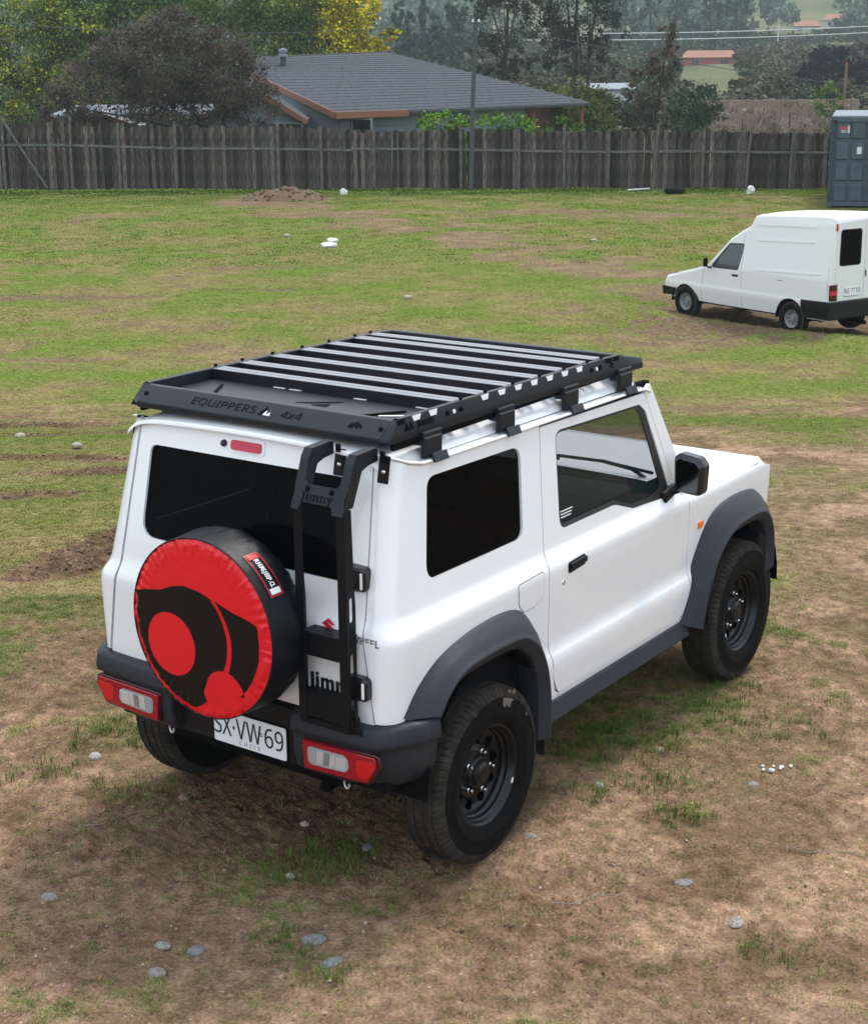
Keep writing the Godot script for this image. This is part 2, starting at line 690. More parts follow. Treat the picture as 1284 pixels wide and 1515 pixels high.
const MUD_AND_SHADE := [[-4.35, -15.7, 1.0, 0.30, 0.1, 1.0], [-3.55, -14.9, 0.9, 0.16, 0.15, 0.8], [-3.3, -13.3, 1.1, 0.20, -0.05, 0.9], [-2.75, -12.5, 0.7, 0.22, 0.2, 0.9], [-2.15, -9.75, 0.28, 0.95, -0.35, 1.0], [-3.2, -11.4, 0.55, 0.22, 0.2, 0.8], [-7.6, -29.2, 2.2, 0.35, 0.05, 0.8], [-3.6, -33.6, 1.4, 0.3, 0.0, 0.5], [-3.0, -30.0, 1.3, 0.25, -0.05, 0.7], [-5.6, -22.5, 1.0, 0.2, 0.1, 0.5], [6.4, -26.3, 3.6, 2.0, 0.5, 1.0], [4.6, -28.4, 1.6, 1.2, 0.4, 0.7], [3.2, -46.5, 2.6, 0.5, 0.0, 0.6], [-3.2, -46.0, 2.0, 0.35, 0.05, 0.7], [-4.7, -49.9, 1.8, 0.9, 0.0, 0.7], [-0.45, -5.75, 0.45, 0.35, 0.3, 0.6], [0.3, -5.1, 0.6, 0.25, 0.2, 0.4], [-1.0, -5.35, 0.45, 0.22, 0.1, 0.45], [0.35, -4.75, 0.35, 0.3, 0.2, 0.45], [-1.55, -7.6, 0.6, 0.4, 0.2, 0.45], [-0.95, -5.75, 0.75, 0.42, 0.15, 0.6], [-0.2, -5.35, 0.5, 0.3, -0.2, 0.38], [-1.15, -4.75, 0.4, 0.22, 0.2, 0.35]]  # mud patches; those at the car's tail paint its shade into the soil
const TRACK := [[-6.4, -52.0], [-3.6, -46.5], [-0.2, -41.0], [2.6, -34.5], [4.6, -29.5], [6.8, -26.0]]
const VERGE := [[-12.0, -44.6], [-8.3, -50.8], [-4.6, -43.8], [-1.4, -37.6], [1.6, -32.3], [3.9, -27.1], [6.5, -23.7], [9.5, -20.5]]


func mud_shade_at(x: float, z: float) -> float:
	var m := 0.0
	for q in MUD_AND_SHADE:
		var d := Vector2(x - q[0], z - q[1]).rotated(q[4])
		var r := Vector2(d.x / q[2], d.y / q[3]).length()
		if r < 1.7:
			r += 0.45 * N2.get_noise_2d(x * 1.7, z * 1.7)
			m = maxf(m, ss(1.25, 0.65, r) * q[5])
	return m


func height(x: float, z: float) -> float:
	var D := -z
	var y := -1.15 * ss(7.5, 24.0, D)
	if D > 92.0:
		y += 0.021 * (minf(D, 260.0) - 92.0)
		if D > 260.0: y += 0.062 * (minf(D, 420.0) - 260.0)
		if D > 420.0: y += 0.135 * (D - 420.0) + 10.0 * N1.get_noise_2d(x * 0.03, z * 0.03) * ss(420, 560, D)
		y += 1.6 * N1.get_noise_2d(x * 0.06, z * 0.06) * ss(100, 260, D)
	elif D > 12.0 and D < 40.0:
		y -= 0.13 * exp(-Vector2((x - 5.9) / 2.3, (z + 26.0) / 1.7).length_squared())
		# soft bank in front of the parked van
		var p := Vector2(x, z)
		var d := seg_d(p, Vector2(3.2, -27.3), Vector2(7.6, -22.0))
		y += 0.13 * exp(-d * d / 0.30)
	return y


func shade(x: float, z: float) -> Dictionary:
	# grassiness, mud with the painted car shade, and fine height of a spot on the lot
	var D := -z
	var n1 := N1.get_noise_2d(x, z)
	var n2 := N2.get_noise_2d(x, z)
	var n3 := N3.get_noise_2d(x, z)
	var mud := mud_shade_at(x, z)
	var base := 0.15
	base = lerpf(base, 0.42, ss(6.2, 9.0, D))
	base = lerpf(base, 0.62, ss(10.0, 17.0, D))
	base = lerpf(base, 0.80, ss(22.0, 30.0, D))
	if D < 9.0:
		# sparse green to the right of the car and behind it on the left
		base += 0.17 * exp(-Vector2((x - 0.85) / 0.45, (z + 6.6) / 0.6).length_squared())
		base += 0.14 * exp(-Vector2((x - 1.4) / 0.6, (z + 6.3) / 0.8).length_squared())
		base += 0.20 * exp(-Vector2((x + 1.6) / 0.5, (z + 6.6) / 0.6).length_squared())
		base += 0.10 * exp(-Vector2((x + 0.1) / 0.5, (z + 5.4) / 0.5).length_squared())
		base -= 0.14 * exp(-Vector2((x - 0.3) / 0.8, (z + 4.6) / 0.5).length_squared())
	base += 0.22 * exp(-Vector2((x + 3.0) / 1.1, (z + 10.9) / 2.2).length_squared())
	base += 0.20 * ss(-1.2, -2.2, x) * ss(6.0, 7.5, D) * ss(17.0, 12.0, D)
	base -= 0.16 * ss(1.0, 2.5, x) * ss(7.5, 9.5, D) * ss(19.0, 14.0, D)
	if D > 20.0:
		var tr := 99.0
		for i in TRACK.size() - 1:
			tr = minf(tr, seg_d(Vector2(x, z), Vector2(TRACK[i][0], TRACK[i][1]), Vector2(TRACK[i + 1][0], TRACK[i + 1][1])))
		base -= 0.40 * ss(2.3, 0.6, tr + 1.6 * n1)
		base -= 0.40 * exp(-Vector2((x + 10.2) / 2.6, (z + 46.5) / 1.6).length_squared())
		base -= 0.35 * exp(-Vector2((x - 5.5) / 5.0, (z + 45.5) / 1.8).length_squared())
		var vg := 99.0
		for i in VERGE.size() - 1:
			vg = minf(vg, seg_d(Vector2(x, z), Vector2(VERGE[i][0], VERGE[i][1]), Vector2(VERGE[i + 1][0], VERGE[i + 1][1])))
		base += 0.35 * ss(1.8, 0.2, vg)
		base += 0.4 * ss(51.0, 54.0, D)
	var g := ss(0.32, 0.66, base + 0.42 * n1 + 0.38 * n2 + 0.22 * n3 - mud * 0.9)
	return {"g": g, "mud": mud, "n1": n1, "n2": n2, "n3": n3}


func ground_color(x: float, z: float, s: Dictionary) -> Color:
	var D := -z
	var n4 := N4.get_noise_2d(x, z)
	var soil := Color(0.300, 0.210, 0.148).lerp(Color(0.150, 0.097, 0.071), clampf(0.48 - s.n2 * 2.1 - s.n3 * 0.6, 0, 1))
	soil = soil.lerp(Color(0.262, 0.178, 0.140), clampf(s.n1 * 1.4 + 0.25, 0, 0.65))
	soil = soil.lerp(Color(0.165, 0.145, 0.072), clampf(0.36 + s.n1 * 0.6 - s.n2 * 0.9, 0, 0.55) * (0.55 + 0.45 * ss(5.0, 9.0, D)))
	soil = soil.lerp(Color(0.085, 0.055, 0.038), s.mud * clampf(0.75 + s.n3 * 0.9, 0, 1))  # mud, and the shade painted beside the car, darken the soil
	soil = soil.lerp(Color(0.15, 0.105, 0.070), clampf(n4 * 1.1 - 0.30, 0, 0.45))
	soil = soil.lerp(Color(0.165, 0.125, 0.085), 0.6 * ss(16, 26, D))
	var gr := Color(0.160, 0.168, 0.050).lerp(Color(0.120, 0.158, 0.036), clampf(0.45 + s.n1 * 1.6, 0, 1))
	gr = gr.lerp(Color(0.200, 0.178, 0.080), clampf(s.n2 * 0.9 + 0.22 - s.n1 * 0.9 + n4 * 0.25, 0, 0.8))
	var lush := ss(-0.1, 0.5, s.n1) * ss(9, 24, D)
	if D > 20.0:
		var vg := 99.0
		for i in VERGE.size() - 1:
			vg = minf(vg, seg_d(Vector2(x, z), Vector2(VERGE[i][0], VERGE[i][1]), Vector2(VERGE[i + 1][0], VERGE[i + 1][1])))
		lush = maxf(lush, ss(2.2, 0.0, vg))
		lush = maxf(lush, ss(51.5, 54.0, D))
		lush = maxf(lush, 1.1 * exp(-Vector2((x + 12.0) / 4.0, (z + 50.5) / 3.4).length_squared()))
	gr = gr.lerp(Color(0.105, 0.180, 0.024), lush * 0.6)
	var c := soil.lerp(gr, s.g * (0.85 if D > 10.0 else 0.62))
	if D > 62.0:
		var far := Color(0.130, 0.150, 0.088).lerp(Color(0.175, 0.165, 0.110), clampf(0.5 + 1.4 * N1.get_noise_2d(x * 0.15, z * 0.15), 0, 1))
		far = far.lerp(Color(0.075, 0.10, 0.060), clampf(1.6 * N1.get_noise_2d(x * 0.08 + 50.0, z * 0.08), 0, 1))
		c = c.lerp(far, ss(62, 80, D))
	return c


func detail_texture() -> Array:
	var n := 1024
	var f := FastNoiseLite.new()
	f.seed = 77
	f.frequency = 0.02
	f.fractal_octaves = 5
	f.fractal_gain = 0.62
	var a := f.get_seamless_image(n, n)
	f.seed = 78
	f.frequency = 0.11
	f.fractal_octaves = 3
	var b := f.get_seamless_image(n, n)
	var da := a.get_data()
	var db := b.get_data()
	var img := Image.create(n, n, false, Image.FORMAT_RGB8)
	var out := PackedByteArray()
	out.resize(n * n * 3)
	var hb := PackedByteArray()
	hb.resize(n * n)
	for i in n * n:
		var p := da[i] * 0.55 + db[i] * 0.45
		var k := 170.0 + (p - 128.0) * 0.62
		out[i * 3] = clampi(int(k + 6), 0, 255)
		out[i * 3 + 1] = clampi(int(k), 0, 255)
		out[i * 3 + 2] = clampi(int(k - 8), 0, 255)
		hb[i] = clampi(int(p), 0, 255)
	# bits of straw, dead grass, small stones and crumbs lying about
	var r := RandomNumberGenerator.new()
	r.seed = 4
	for k in 5200:
		var x := r.randf() * n
		var y := r.randf() * n
		var an := r.randf() * TAU
		var bend := r.randf_range(-0.05, 0.05)
		var len := r.randi_range(6, 26)
		var kind := r.randf()
		var cr := Vector3(1.12, 1.09, 1.02)
		if kind < 0.45: cr = Vector3(0.74, 0.90, 0.52)
		elif kind < 0.58: cr = Vector3(0.72, 0.68, 0.64)
		for s in len:
			var ix := posmod(int(x), n)
			var iy := posmod(int(y), n)
			var o := (iy * n + ix) * 3
			out[o] = clampi(int(out[o] * cr.x), 0, 255)
			out[o + 1] = clampi(int(out[o + 1] * cr.y), 0, 255)
			out[o + 2] = clampi(int(out[o + 2] * cr.z), 0, 255)
			hb[iy * n + ix] = clampi(hb[iy * n + ix] + 18, 0, 255)
			x += cos(an); y += sin(an); an += bend
	for k in 900:
		var cx := r.randi_range(0, n - 1)
		var cy := r.randi_range(0, n - 1)
		var rad := r.randf_range(1.2, 4.2)
		var lum := r.randf_range(0.72, 1.35)
		for dy in range(-5, 6):
			for dx in range(-5, 6):
				var d := sqrt(dx * dx + dy * dy * 1.4) / rad
				if d < 1.0:
					var o := posmod(cy + dy, n) * n + posmod(cx + dx, n)
					for ch in 3: out[o * 3 + ch] = clampi(int(out[o * 3 + ch] * lum), 0, 255)
					hb[o] = clampi(hb[o] + int(34.0 * (1.0 - d)), 0, 255)
	img.set_data(n, n, false, Image.FORMAT_RGB8, out)
	var him := Image.create_from_data(n, n, false, Image.FORMAT_L8, hb)
	him.convert(Image.FORMAT_RGBA8)
	him.bump_map_to_normal_map(6.0)
	return [ImageTexture.create_from_image(img), ImageTexture.create_from_image(him)]


func build_ground() -> void:
	var m := StandardMaterial3D.new()
	m.vertex_color_use_as_albedo = true
	m.albedo_color = Color(1, 1, 1)
	m.roughness = 1.0
	m.metallic_specular = 0.06
	m.cull_mode = BaseMaterial3D.CULL_DISABLED
	var dt := detail_texture()
	m.albedo_texture = dt[0]
	m.normal_enabled = true
	m.normal_texture = dt[1]
	m.normal_scale = 0.8
	M.ground = m
	var rows := PackedFloat32Array([-400, -150, -60, -25, -10, -4, -1, 1.5, 2.8, 3.6])
	var D := 4.15
	while D < 60.0:
		rows.append(D)
		D *= 1.0034
	while D < 1400.0:
		rows.append(D)
		D *= 1.03
	var cols := PackedFloat32Array([-90, -30, -10, -4, -2, -1.2, -0.8, -0.6, -0.5, -0.43])
	var t := -0.38
	while t < 0.3801:
		cols.append(t)
		t += 0.0025
	for i in range(9, -1, -1): cols.append(-cols[i])
	var w := cols.size()
	var h := rows.size()
	var v := PackedVector3Array()
	var nn := PackedVector3Array()
	var cc := PackedColorArray()
	var uv := PackedVector2Array()
	v.resize(w * h); nn.resize(w * h); cc.resize(w * h); uv.resize(w * h)
	for i in h:
		var d := rows[i]
		var sc := maxf(absf(d), 4.0)
		for j in w:
			var x := cols[j] * sc
			var y := height(x, -d)
			var c := Color(0.2, 0.15, 0.1)
			if d > -30.0 and absf(cols[j]) < 5.0:
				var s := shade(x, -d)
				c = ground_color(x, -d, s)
				if d < 58.0:
					var fade := ss(58, 40, d)
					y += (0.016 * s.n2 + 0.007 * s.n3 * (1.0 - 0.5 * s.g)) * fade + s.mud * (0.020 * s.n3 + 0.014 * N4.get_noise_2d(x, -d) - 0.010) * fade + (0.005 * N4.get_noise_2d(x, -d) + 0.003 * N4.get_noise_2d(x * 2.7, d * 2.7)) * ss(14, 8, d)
					y += 0.02 * s.n1 * fade
			else:
				c = Color(0.13, 0.14, 0.05)
			var k := i * w + j
			v[k] = Vector3(x, y, -d)
			var km := lerpf(2.0, 2.1, ss(6.0, 11.0, d)) if d < 62.0 else 1.9
			km *= lerpf(0.86, 0.94, ss(8.0, 20.0, d))
			cc[k] = Color(c.r * km * lerpf(1.03, 0.98, ss(6, 12, d)), c.g * km, c.b * km * 1.06)
			uv[k] = Vector2(x, -d) / 2.3
	var idx := PackedInt32Array()
	idx.resize((w - 1) * (h - 1) * 6)
	var o := 0
	for i in h:
		for j in w:
			var k := i * w + j
			var dx := v[i * w + mini(j + 1, w - 1)] - v[i * w + maxi(j - 1, 0)]
			var dz := v[mini(i + 1, h - 1) * w + j] - v[maxi(i - 1, 0) * w + j]
			nn[k] = dx.cross(dz).normalized()
			if i < h - 1 and j < w - 1:
				idx[o] = k; idx[o + 1] = k + w; idx[o + 2] = k + 1
				idx[o + 3] = k + 1; idx[o + 4] = k + w; idx[o + 5] = k + w + 1
				o += 6
	var tn := PackedFloat32Array()
	tn.resize(w * h * 4)
	for k in w * h:
		tn[k * 4] = 1.0
		tn[k * 4 + 3] = 1.0
	var am := ArrayMesh.new()
	var arr := []
	arr.resize(Mesh.ARRAY_MAX)
	arr[Mesh.ARRAY_VERTEX] = v; arr[Mesh.ARRAY_NORMAL] = nn; arr[Mesh.ARRAY_COLOR] = cc; arr[Mesh.ARRAY_TEX_UV] = uv; arr[Mesh.ARRAY_INDEX] = idx; arr[Mesh.ARRAY_TANGENT] = tn
	am.add_surface_from_arrays(Mesh.PRIMITIVE_TRIANGLES, arr)
	struct("ground", am, m)


func tuft_mesh(blades: int, spread: float, h: float, wd: float, sd: int) -> ArrayMesh:
	var r := RandomNumberGenerator.new()
	r.seed = sd
	var mb := MB.new()
	for i in blades:
		var a := r.randf() * TAU
		var p := Vector3(cos(a), 0, sin(a)) * spread * sqrt(r.randf())
		var d := Vector3(cos(a + r.randf_range(-0.9, 0.9)), 0, sin(a + r.randf_range(-0.9, 0.9)))
		var lean := r.randf_range(0.2, 1.1)
		var hh := h * r.randf_range(0.55, 1.15)
		var s := Vector3(-d.z, 0, d.x) * wd * r.randf_range(0.6, 1.1)
		var p1 := p + Vector3(0, hh * 0.6, 0) + d * hh * lean * 0.35
		var p2 := p + Vector3(0, hh * (1.0 - lean * 0.25), 0) + d * hh * lean
		var k := r.randf_range(0.75, 1.25)
		mb.col = Color(k, k * r.randf_range(0.94, 1.04), k * r.randf_range(0.8, 1.1))
		mb.quad(p - s, p + s, p1 + s * 0.8, p1 - s * 0.8)
		mb.tri(p1 - s * 0.8, p1 + s * 0.8, p2)
	return mb.mesh()


func scatter(called: String, mesh: Mesh, m: Material, xfs: Array, cols: PackedColorArray, label: String, category: String) -> void:
	var mm := MultiMesh.new()
	mm.transform_format = MultiMesh.TRANSFORM_3D
	mm.use_colors = true
	mm.mesh = mesh
	mm.instance_count = xfs.size()
	for i in xfs.size():
		mm.set_instance_transform(i, xfs[i])
		mm.set_instance_color(i, cols[i])
	var o := MultiMeshInstance3D.new()
	o.name = numbered(called)
	o.multimesh = mm
	o.material_override = m
	add_child(o, true)
	tag(o, label, category)
	o.set_meta("kind", "stuff")


func build_grass() -> void:
	var greens := [Color(0.135, 0.205, 0.045), Color(0.17, 0.20, 0.065), Color(0.21, 0.21, 0.085), Color(0.115, 0.175, 0.04), Color(0.32, 0.27, 0.14)]
	var car_inv := Transform3D(Basis.from_euler(Vector3(0, CAR_TURN, 0)), CAR_AT).affine_inverse()
	var bands := [
		["low_grass", 4.2, 8.6, 60000, 9, 0.024, 0.019, 0.0012, "thin short grass scattered over the bare earth in the foreground", 0.0],
		["field_grass", 8.6, 17.0, 34000, 10, 0.055, 0.018, 0.0026, "short patchy grass on the slope beyond the car", 0.0],
		["meadow_grass", 17.0, 34.0, 20000, 12, 0.13, 0.017, 0.0065, "short meadow grass across the middle of the lot", 0.0],
		["verge_grass", 34.0, 56.0, 26000, 12, 0.20, 0.030, 0.012, "longer bright grass along the foot of the fence", 0.0]]
	for b in bands:
		var xfs := []
		var cols := PackedColorArray()
		var tries := 0
		var want: int = b[3]
		while xfs.size() < want and tries < want * 4:
			tries += 1
			var u := rng.randf()
			var D: float = sqrt(lerpf(b[1] * b[1], b[2] * b[2], u))
			var x := rng.randf_range(-0.36, 0.36) * D
			var z := -D
			var s := shade(x, z)
			var pr: float = s.g * (0.9 if D > 9.0 else 0.75) + 0.05
			if D < 9.0: pr *= 0.35 + 0.65 * ss(-0.15, 0.35, s.n3 + 0.6 * s.n2)
			if rng.randf() > pr: continue
			var L := car_inv * Vector3(x, 0, z)
			var sc := rng.randf_range(0.6, 1.25)
			if absf(L.x) > 0.58 and absf(L.x) < 0.80 and (absf(L.z) < 0.12 or absf(L.z + 2.25) < 0.12): continue
			if D > 17.0 and D < 50.0 and rng.randf() < 0.45: continue
			if D > 50.0: sc *= lerpf(1.0, 4.5, ss(52, 55.5, D) * (0.5 + 0.5 * s.n1))
			var y = height(x, z) + 0.016 * s.n2 + 0.02 * s.n1 - 0.004
			var bs := Basis.from_euler(Vector3(0, rng.randf() * TAU, 0)).scaled(Vector3(sc, sc * rng.randf_range(0.7, 1.2), sc))
			xfs.append(Transform3D(bs, Vector3(x, y, z)))
			var c: Color = greens[rng.randi() % 5] if rng.randf() < 0.55 else greens[rng.randi() % 3]
			if s.n1 > 0.12 and D > 14.0: c = c.lerp(Color(0.10, 0.19, 0.02), 0.5)
			if D > 8.6:
				var gc := ground_color(x, z, s)
				c = Color(gc.r * 1.18, gc.g * 1.22, gc.b * 1.0).lerp(c, 0.25)
			cols.append(c)
		scatter(b[0], tuft_mesh(b[4], b[5], b[6], b[7], 5 + b[4]), M.grass, xfs, cols, b[8], "grass")
	# thicker green tufts near the car
	var xf2 := []
	var c2 := PackedColorArray()
	var spots := [[0.76, -6.44, 0.16, 70], [0.90, -6.60, 0.12, 40], [0.70, -6.85, 0.15, 40], [1.0, -5.76, 0.07, 22], [-1.48, -6.60, 0.12, 36], [-0.48, -5.38, 0.12, 34], [-0.55, -4.88, 0.05, 14], [1.07, -7.28, 0.14, 30], [0.92, -6.05, 0.09, 20], [-0.36, -5.50, 0.08, 18], [-0.50, -4.72, 0.06, 10], [1.28, -6.95, 0.12, 26], [1.42, -7.05, 0.10, 18], [-0.70, -5.20, 0.08, 14], [1.15, -4.75, 0.06, 10], [-1.30, -6.05, 0.10, 22], [-1.72, -6.2, 0.1, 18], [0.62, -5.95, 0.06, 12], [-0.36, -4.60, 0.05, 10], [-0.20, -5.05, 0.06, 8], [1.5, -6.6, 0.14, 26]]
	for s in spots:
		for k in int(s[3] * 1.7):
			var a := rng.randf() * TAU
			var rr: float = s[2] * 1.35 * sqrt(rng.randf())
			var x: float = s[0] + cos(a) * rr * 1.5
			var z: float = s[1] + sin(a) * rr
			var sc := rng.randf_range(0.6, 1.3)
			xf2.append(Transform3D(Basis.from_euler(Vector3(0, rng.randf() * TAU, 0)).scaled(Vector3.ONE * sc), Vector3(x, height(x, z) + 0.016 * N2.get_noise_2d(x, z), z)))
			c2.append([Color(0.075, 0.135, 0.022), Color(0.10, 0.15, 0.032), Color(0.065, 0.11, 0.022)][rng.randi() % 3])
	scatter("grass_tufts", tuft_mesh(12, 0.028, 0.034, 0.0015, 91), M.grass, xf2, c2, "fresh green tufts standing up around the parked car", "grass")
	# crumbs of soil and gravel
	var pm := MB.new()
	pm.ball(Vector3.ZERO, Vector3(1, 0.5, 0.8), 5, 7, N4, 0.7)
	var xf3 := []
	var c3 := PackedColorArray()
	for k in 24000:
		var D := sqrt(lerpf(18.0, 330.0, pow(rng.randf(), 1.3)))
		var x := rng.randf_range(-0.36, 0.36) * D
		var z := -D
		var mud := mud_shade_at(x, z)
		if rng.randf() > 0.30 + 0.7 * mud: continue
		var r := 0.0025 + 0.006 * pow(rng.randf(), 3.0) + mud * 0.006 * rng.randf() * rng.randf() + (0.012 * mud * rng.randf() if D > 9.0 else 0.0)
		xf3.append(Transform3D(Basis.from_euler(Vector3(rng.randf(), rng.randf() * TAU, rng.randf())).scaled(Vector3.ONE * r), Vector3(x, height(x, z) + 0.016 * N2.get_noise_2d(x, z) + 0.02 * N1.get_noise_2d(x, z) + r * 0.2, z)))
		var t := rng.randf()
		c3.append(Color(0.15, 0.105, 0.075) if t < 0.6 or mud > 0.4 else (Color(0.26, 0.20, 0.15) if t < 0.85 else Color(0.33, 0.31, 0.28)))
	scatter("soil_crumbs", pm.mesh(), M.grass, xf3, c3, "crumbs of brown soil and gravel strewn over the lot", "soil")


# ---------- fence ----------
func fence_z(x: float) -> float:
	return -56.35 + (x + 15.1) * 0.0715


func build_fence() -> void:
	var f := thing("board_fence", "long weathered grey wooden board fence across the back of the lot", "fence", Vector3(0, -1.15, 0))
	var meshes := []
	for k in 6:
		var mb := MB.new()
		var w := 0.137
		var tp: float = [0.0, 0.03, -0.02, 0.015, -0.03, 0.01][k]
		mb.prism(P2([-w / 2, -0.05, w / 2, -0.05, w / 2, 1.0 + tp * 0.4, w * 0.1, 1.0 + absf(tp) * 0.5, -w / 2, 1.0 - tp * 0.4]), -0.011, 0.011, T(Vector3.ZERO), 0.0)
		meshes.append(mb.mesh())
	var x := -19.0
	var i := 0
	while x < 18.8:
		var b := part_mesh("board", meshes[rng.randi() % 6], M["wood%d" % [0, 1, 2, 2, 3, 3, 1, 4, 5, 6, 2, 0][rng.randi() % 12]], f)
		var hh := pl([-15.0, 2.38, -9.1, 2.23, -4.6, 2.10, 0.06, 2.02, 6.0, 1.96, 13.4, 1.87, 19.0, 1.85], x) + rng.randf_range(-0.035, 0.035) + 0.04 * sin(x * 0.9)
		var skew := rng.randf_range(-0.05, 0.05) if rng.randf() < 0.07 else 0.0
		if rng.randf() < 0.08: hh -= rng.randf_range(0.05, 0.18)
		b.position = Vector3(x, 0, fence_z(x) + (0.013 if i % 2 else -0.013) + rng.randf_range(-0.006, 0.006))
		b.rotation = Vector3(0, -0.0714, rng.randf_range(-0.008, 0.008) + skew)
		b.scale = Vector3(rng.randf_range(0.94, 1.03), hh, 1)
		x += 0.131
		i += 1
	# posts in front of the boards
	for q in [[-15.0, 2.52, -0.02], [-12.6, 2.55, -0.02], [-10.9, 2.33, -0.01], [-8.9, 2.36, 0.0], [-5.3, 2.35, 0.0], [-3.8, 2.18, 0.01], [-1.98, 2.12, 0.0], [-0.28, 2.08, 0.0], [1.02, 2.18, 0.01], [3.0, 2.03, 0.0], [4.55, 2.15, 0.01], [6.05, 2.02, 0.0], [7.62, 2.20, -0.05], [9.25, 2.04, -0.01], [10.75, 2.10, -0.05], [12.2, 2.0, -0.03], [13.6, 1.96, -0.02], [15.4, 1.96, 0.0], [17.2, 1.96, 0.0], [-17.0, 2.45, 0.0]]:
		var mb := MB.new()
		var c := Vector3(0, q[1] / 2.0 - 0.05, 0)
		mb.tube(P3([0, -0.05, 0, 0.004, q[1] * 0.5, 0.003, -q[2] * q[1], q[1], 0]), 0.062, 9, 0.05)
		var p := part("post", mb, M.post_wood, f)
		p.position = Vector3(q[0], 0, fence_z(q[0]) + 0.10)
	# rails nailed across, some sagging or broken off
	var spans := [[-19, -13.0, 1.60, 1.57], [-13.1, -8.9, 1.58, 1.44], [-9.0, -6.0, 1.45, 1.42], [-6.0, -2.7, 1.42, 1.36], [-2.75, -0.1, 1.40, 1.38], [-0.2, 3.0, 1.38, 1.32], [3.0, 6.1, 1.31, 1.26], [6.0, 9.2, 1.26, 1.28], [9.2, 12.2, 1.26, 1.22], [12.1, 15.4, 1.22, 1.20], [15.3, 18.6, 1.20, 1.20]]
	for q in spans:
		var mb := MB.new()
		var a := Vector3(q[0], q[2], fence_z(q[0]) + 0.035)
		var b := Vector3(q[1], q[3], fence_z(q[1]) + 0.035)
		var d := b - a
		mb.box(Vector3(d.length(), 0.085, 0.032), Transform3D(Basis.from_euler(Vector3(0, -atan2(d.z, d.x), atan2(d.y, d.x))), Vector3.ZERO), 0.006)
		var r := part("rail", mb, M.rail_wood, f)
		r.position = (a + b) / 2.0
	var brace := MB.new()
	brace.tube(P3([-14.95, 2.45, fence_z(-15.0) + 0.14, -13.5, 0.1, fence_z(-13.5) + 0.16]), 0.05, 8)
	part("brace", brace, M.post_wood, f)
	for y in [1.70, 1.90]:
		var mb := MB.new()
		var pts := PackedVector3Array()
		for k in 40:
			var xx := lerpf(-19, 18.6, k / 39.0)
			pts.append(Vector3(xx, y - (xx + 15.0) * 0.011 + 0.015 * sin(xx * 2.0), fence_z(xx) + 0.155))
		mb.tube(pts, 0.0025, 4)
		part("wire", mb, M.pole, f)
	# utility pole
	var up := thing("utility_pole", "tall slim dark utility pole in front of the fence", "pole", Vector3(1.36, -1.15, -54.6))
	var mb2 := MB.new()
	mb2.tube(P3([0, -0.1, 0, 0.05, 2.8, 0, 0.16, 5.6, 0]), 0.085, 10, 0.068)
	part("shaft", mb2, M.pole, up)
	mb2 = MB.new()
	mb2.box(Vector3(0.30, 0.05, 0.06), T(Vector3(0.16, 5.5, 0.07)), 0.01)
	part("cross_arm", mb2, M.pole, up)
	for k in 2:
		mb2 = MB.new()
		mb2.lathe(P2([0.03, 0.0, 0.034, 0.04, 0.02, 0.06, 0.03, 0.08, 0.0, 0.10]), 10, T(Vector3(0.06 + 0.2 * k, 5.53, 0.07)))
		part("insulator", mb2, M.pale, up)
	for q in [[Vector3(1.52, 4.43, -54.6), Vector3(17.5, 2.0, -60.5), 0.25, "thin black cable sloping from the pole down to the right"], [Vector3(1.52, 4.40, -54.6), Vector3(-19.0, 5.0, -64.0), 0.5, "thin dark cable running from the pole to the left past the trees"]]:
		mb2 = MB.new()
		var pts := PackedVector3Array()
		for k in 25:
			var s := k / 24.0
			pts.append(q[0].lerp(q[1], s) + Vector3(0, -q[2] * 4.0 * s * (1.0 - s), 0))
		mb2.tube(pts, 0.012, 5)
		single("overhead_cable", mb2, M.pole, q[3], "cable")


# ---------- house ----------
func slab(mb: MB, pts: PackedVector3Array, thick: float) -> void:
	var nn := (pts[1] - pts[0]).cross(pts[2] - pts[0]).normalized()
	var k := pts.size()
	for i in range(1, k - 1):
		mb.tri(pts[0], pts[i], pts[i + 1])
		mb.tri(pts[0] - nn * thick, pts[i + 1] - nn * thick, pts[i] - nn * thick)
	for i in k:
		var j := (i + 1) % k
		mb.quad(pts[j], pts[i], pts[i] - nn * thick, pts[j] - nn * thick)


func beam(mb: MB, a: Vector3, b: Vector3, w: float, h: float) -> void:
	var d := (b - a).normalized()
	var s := d.cross(Vector3.UP).normalized()
	mb.box(Vector3((b - a).length(), h, w), Transform3D(Basis(d, s.cross(d).normalized(), s), (a + b) / 2.0), 0.01)


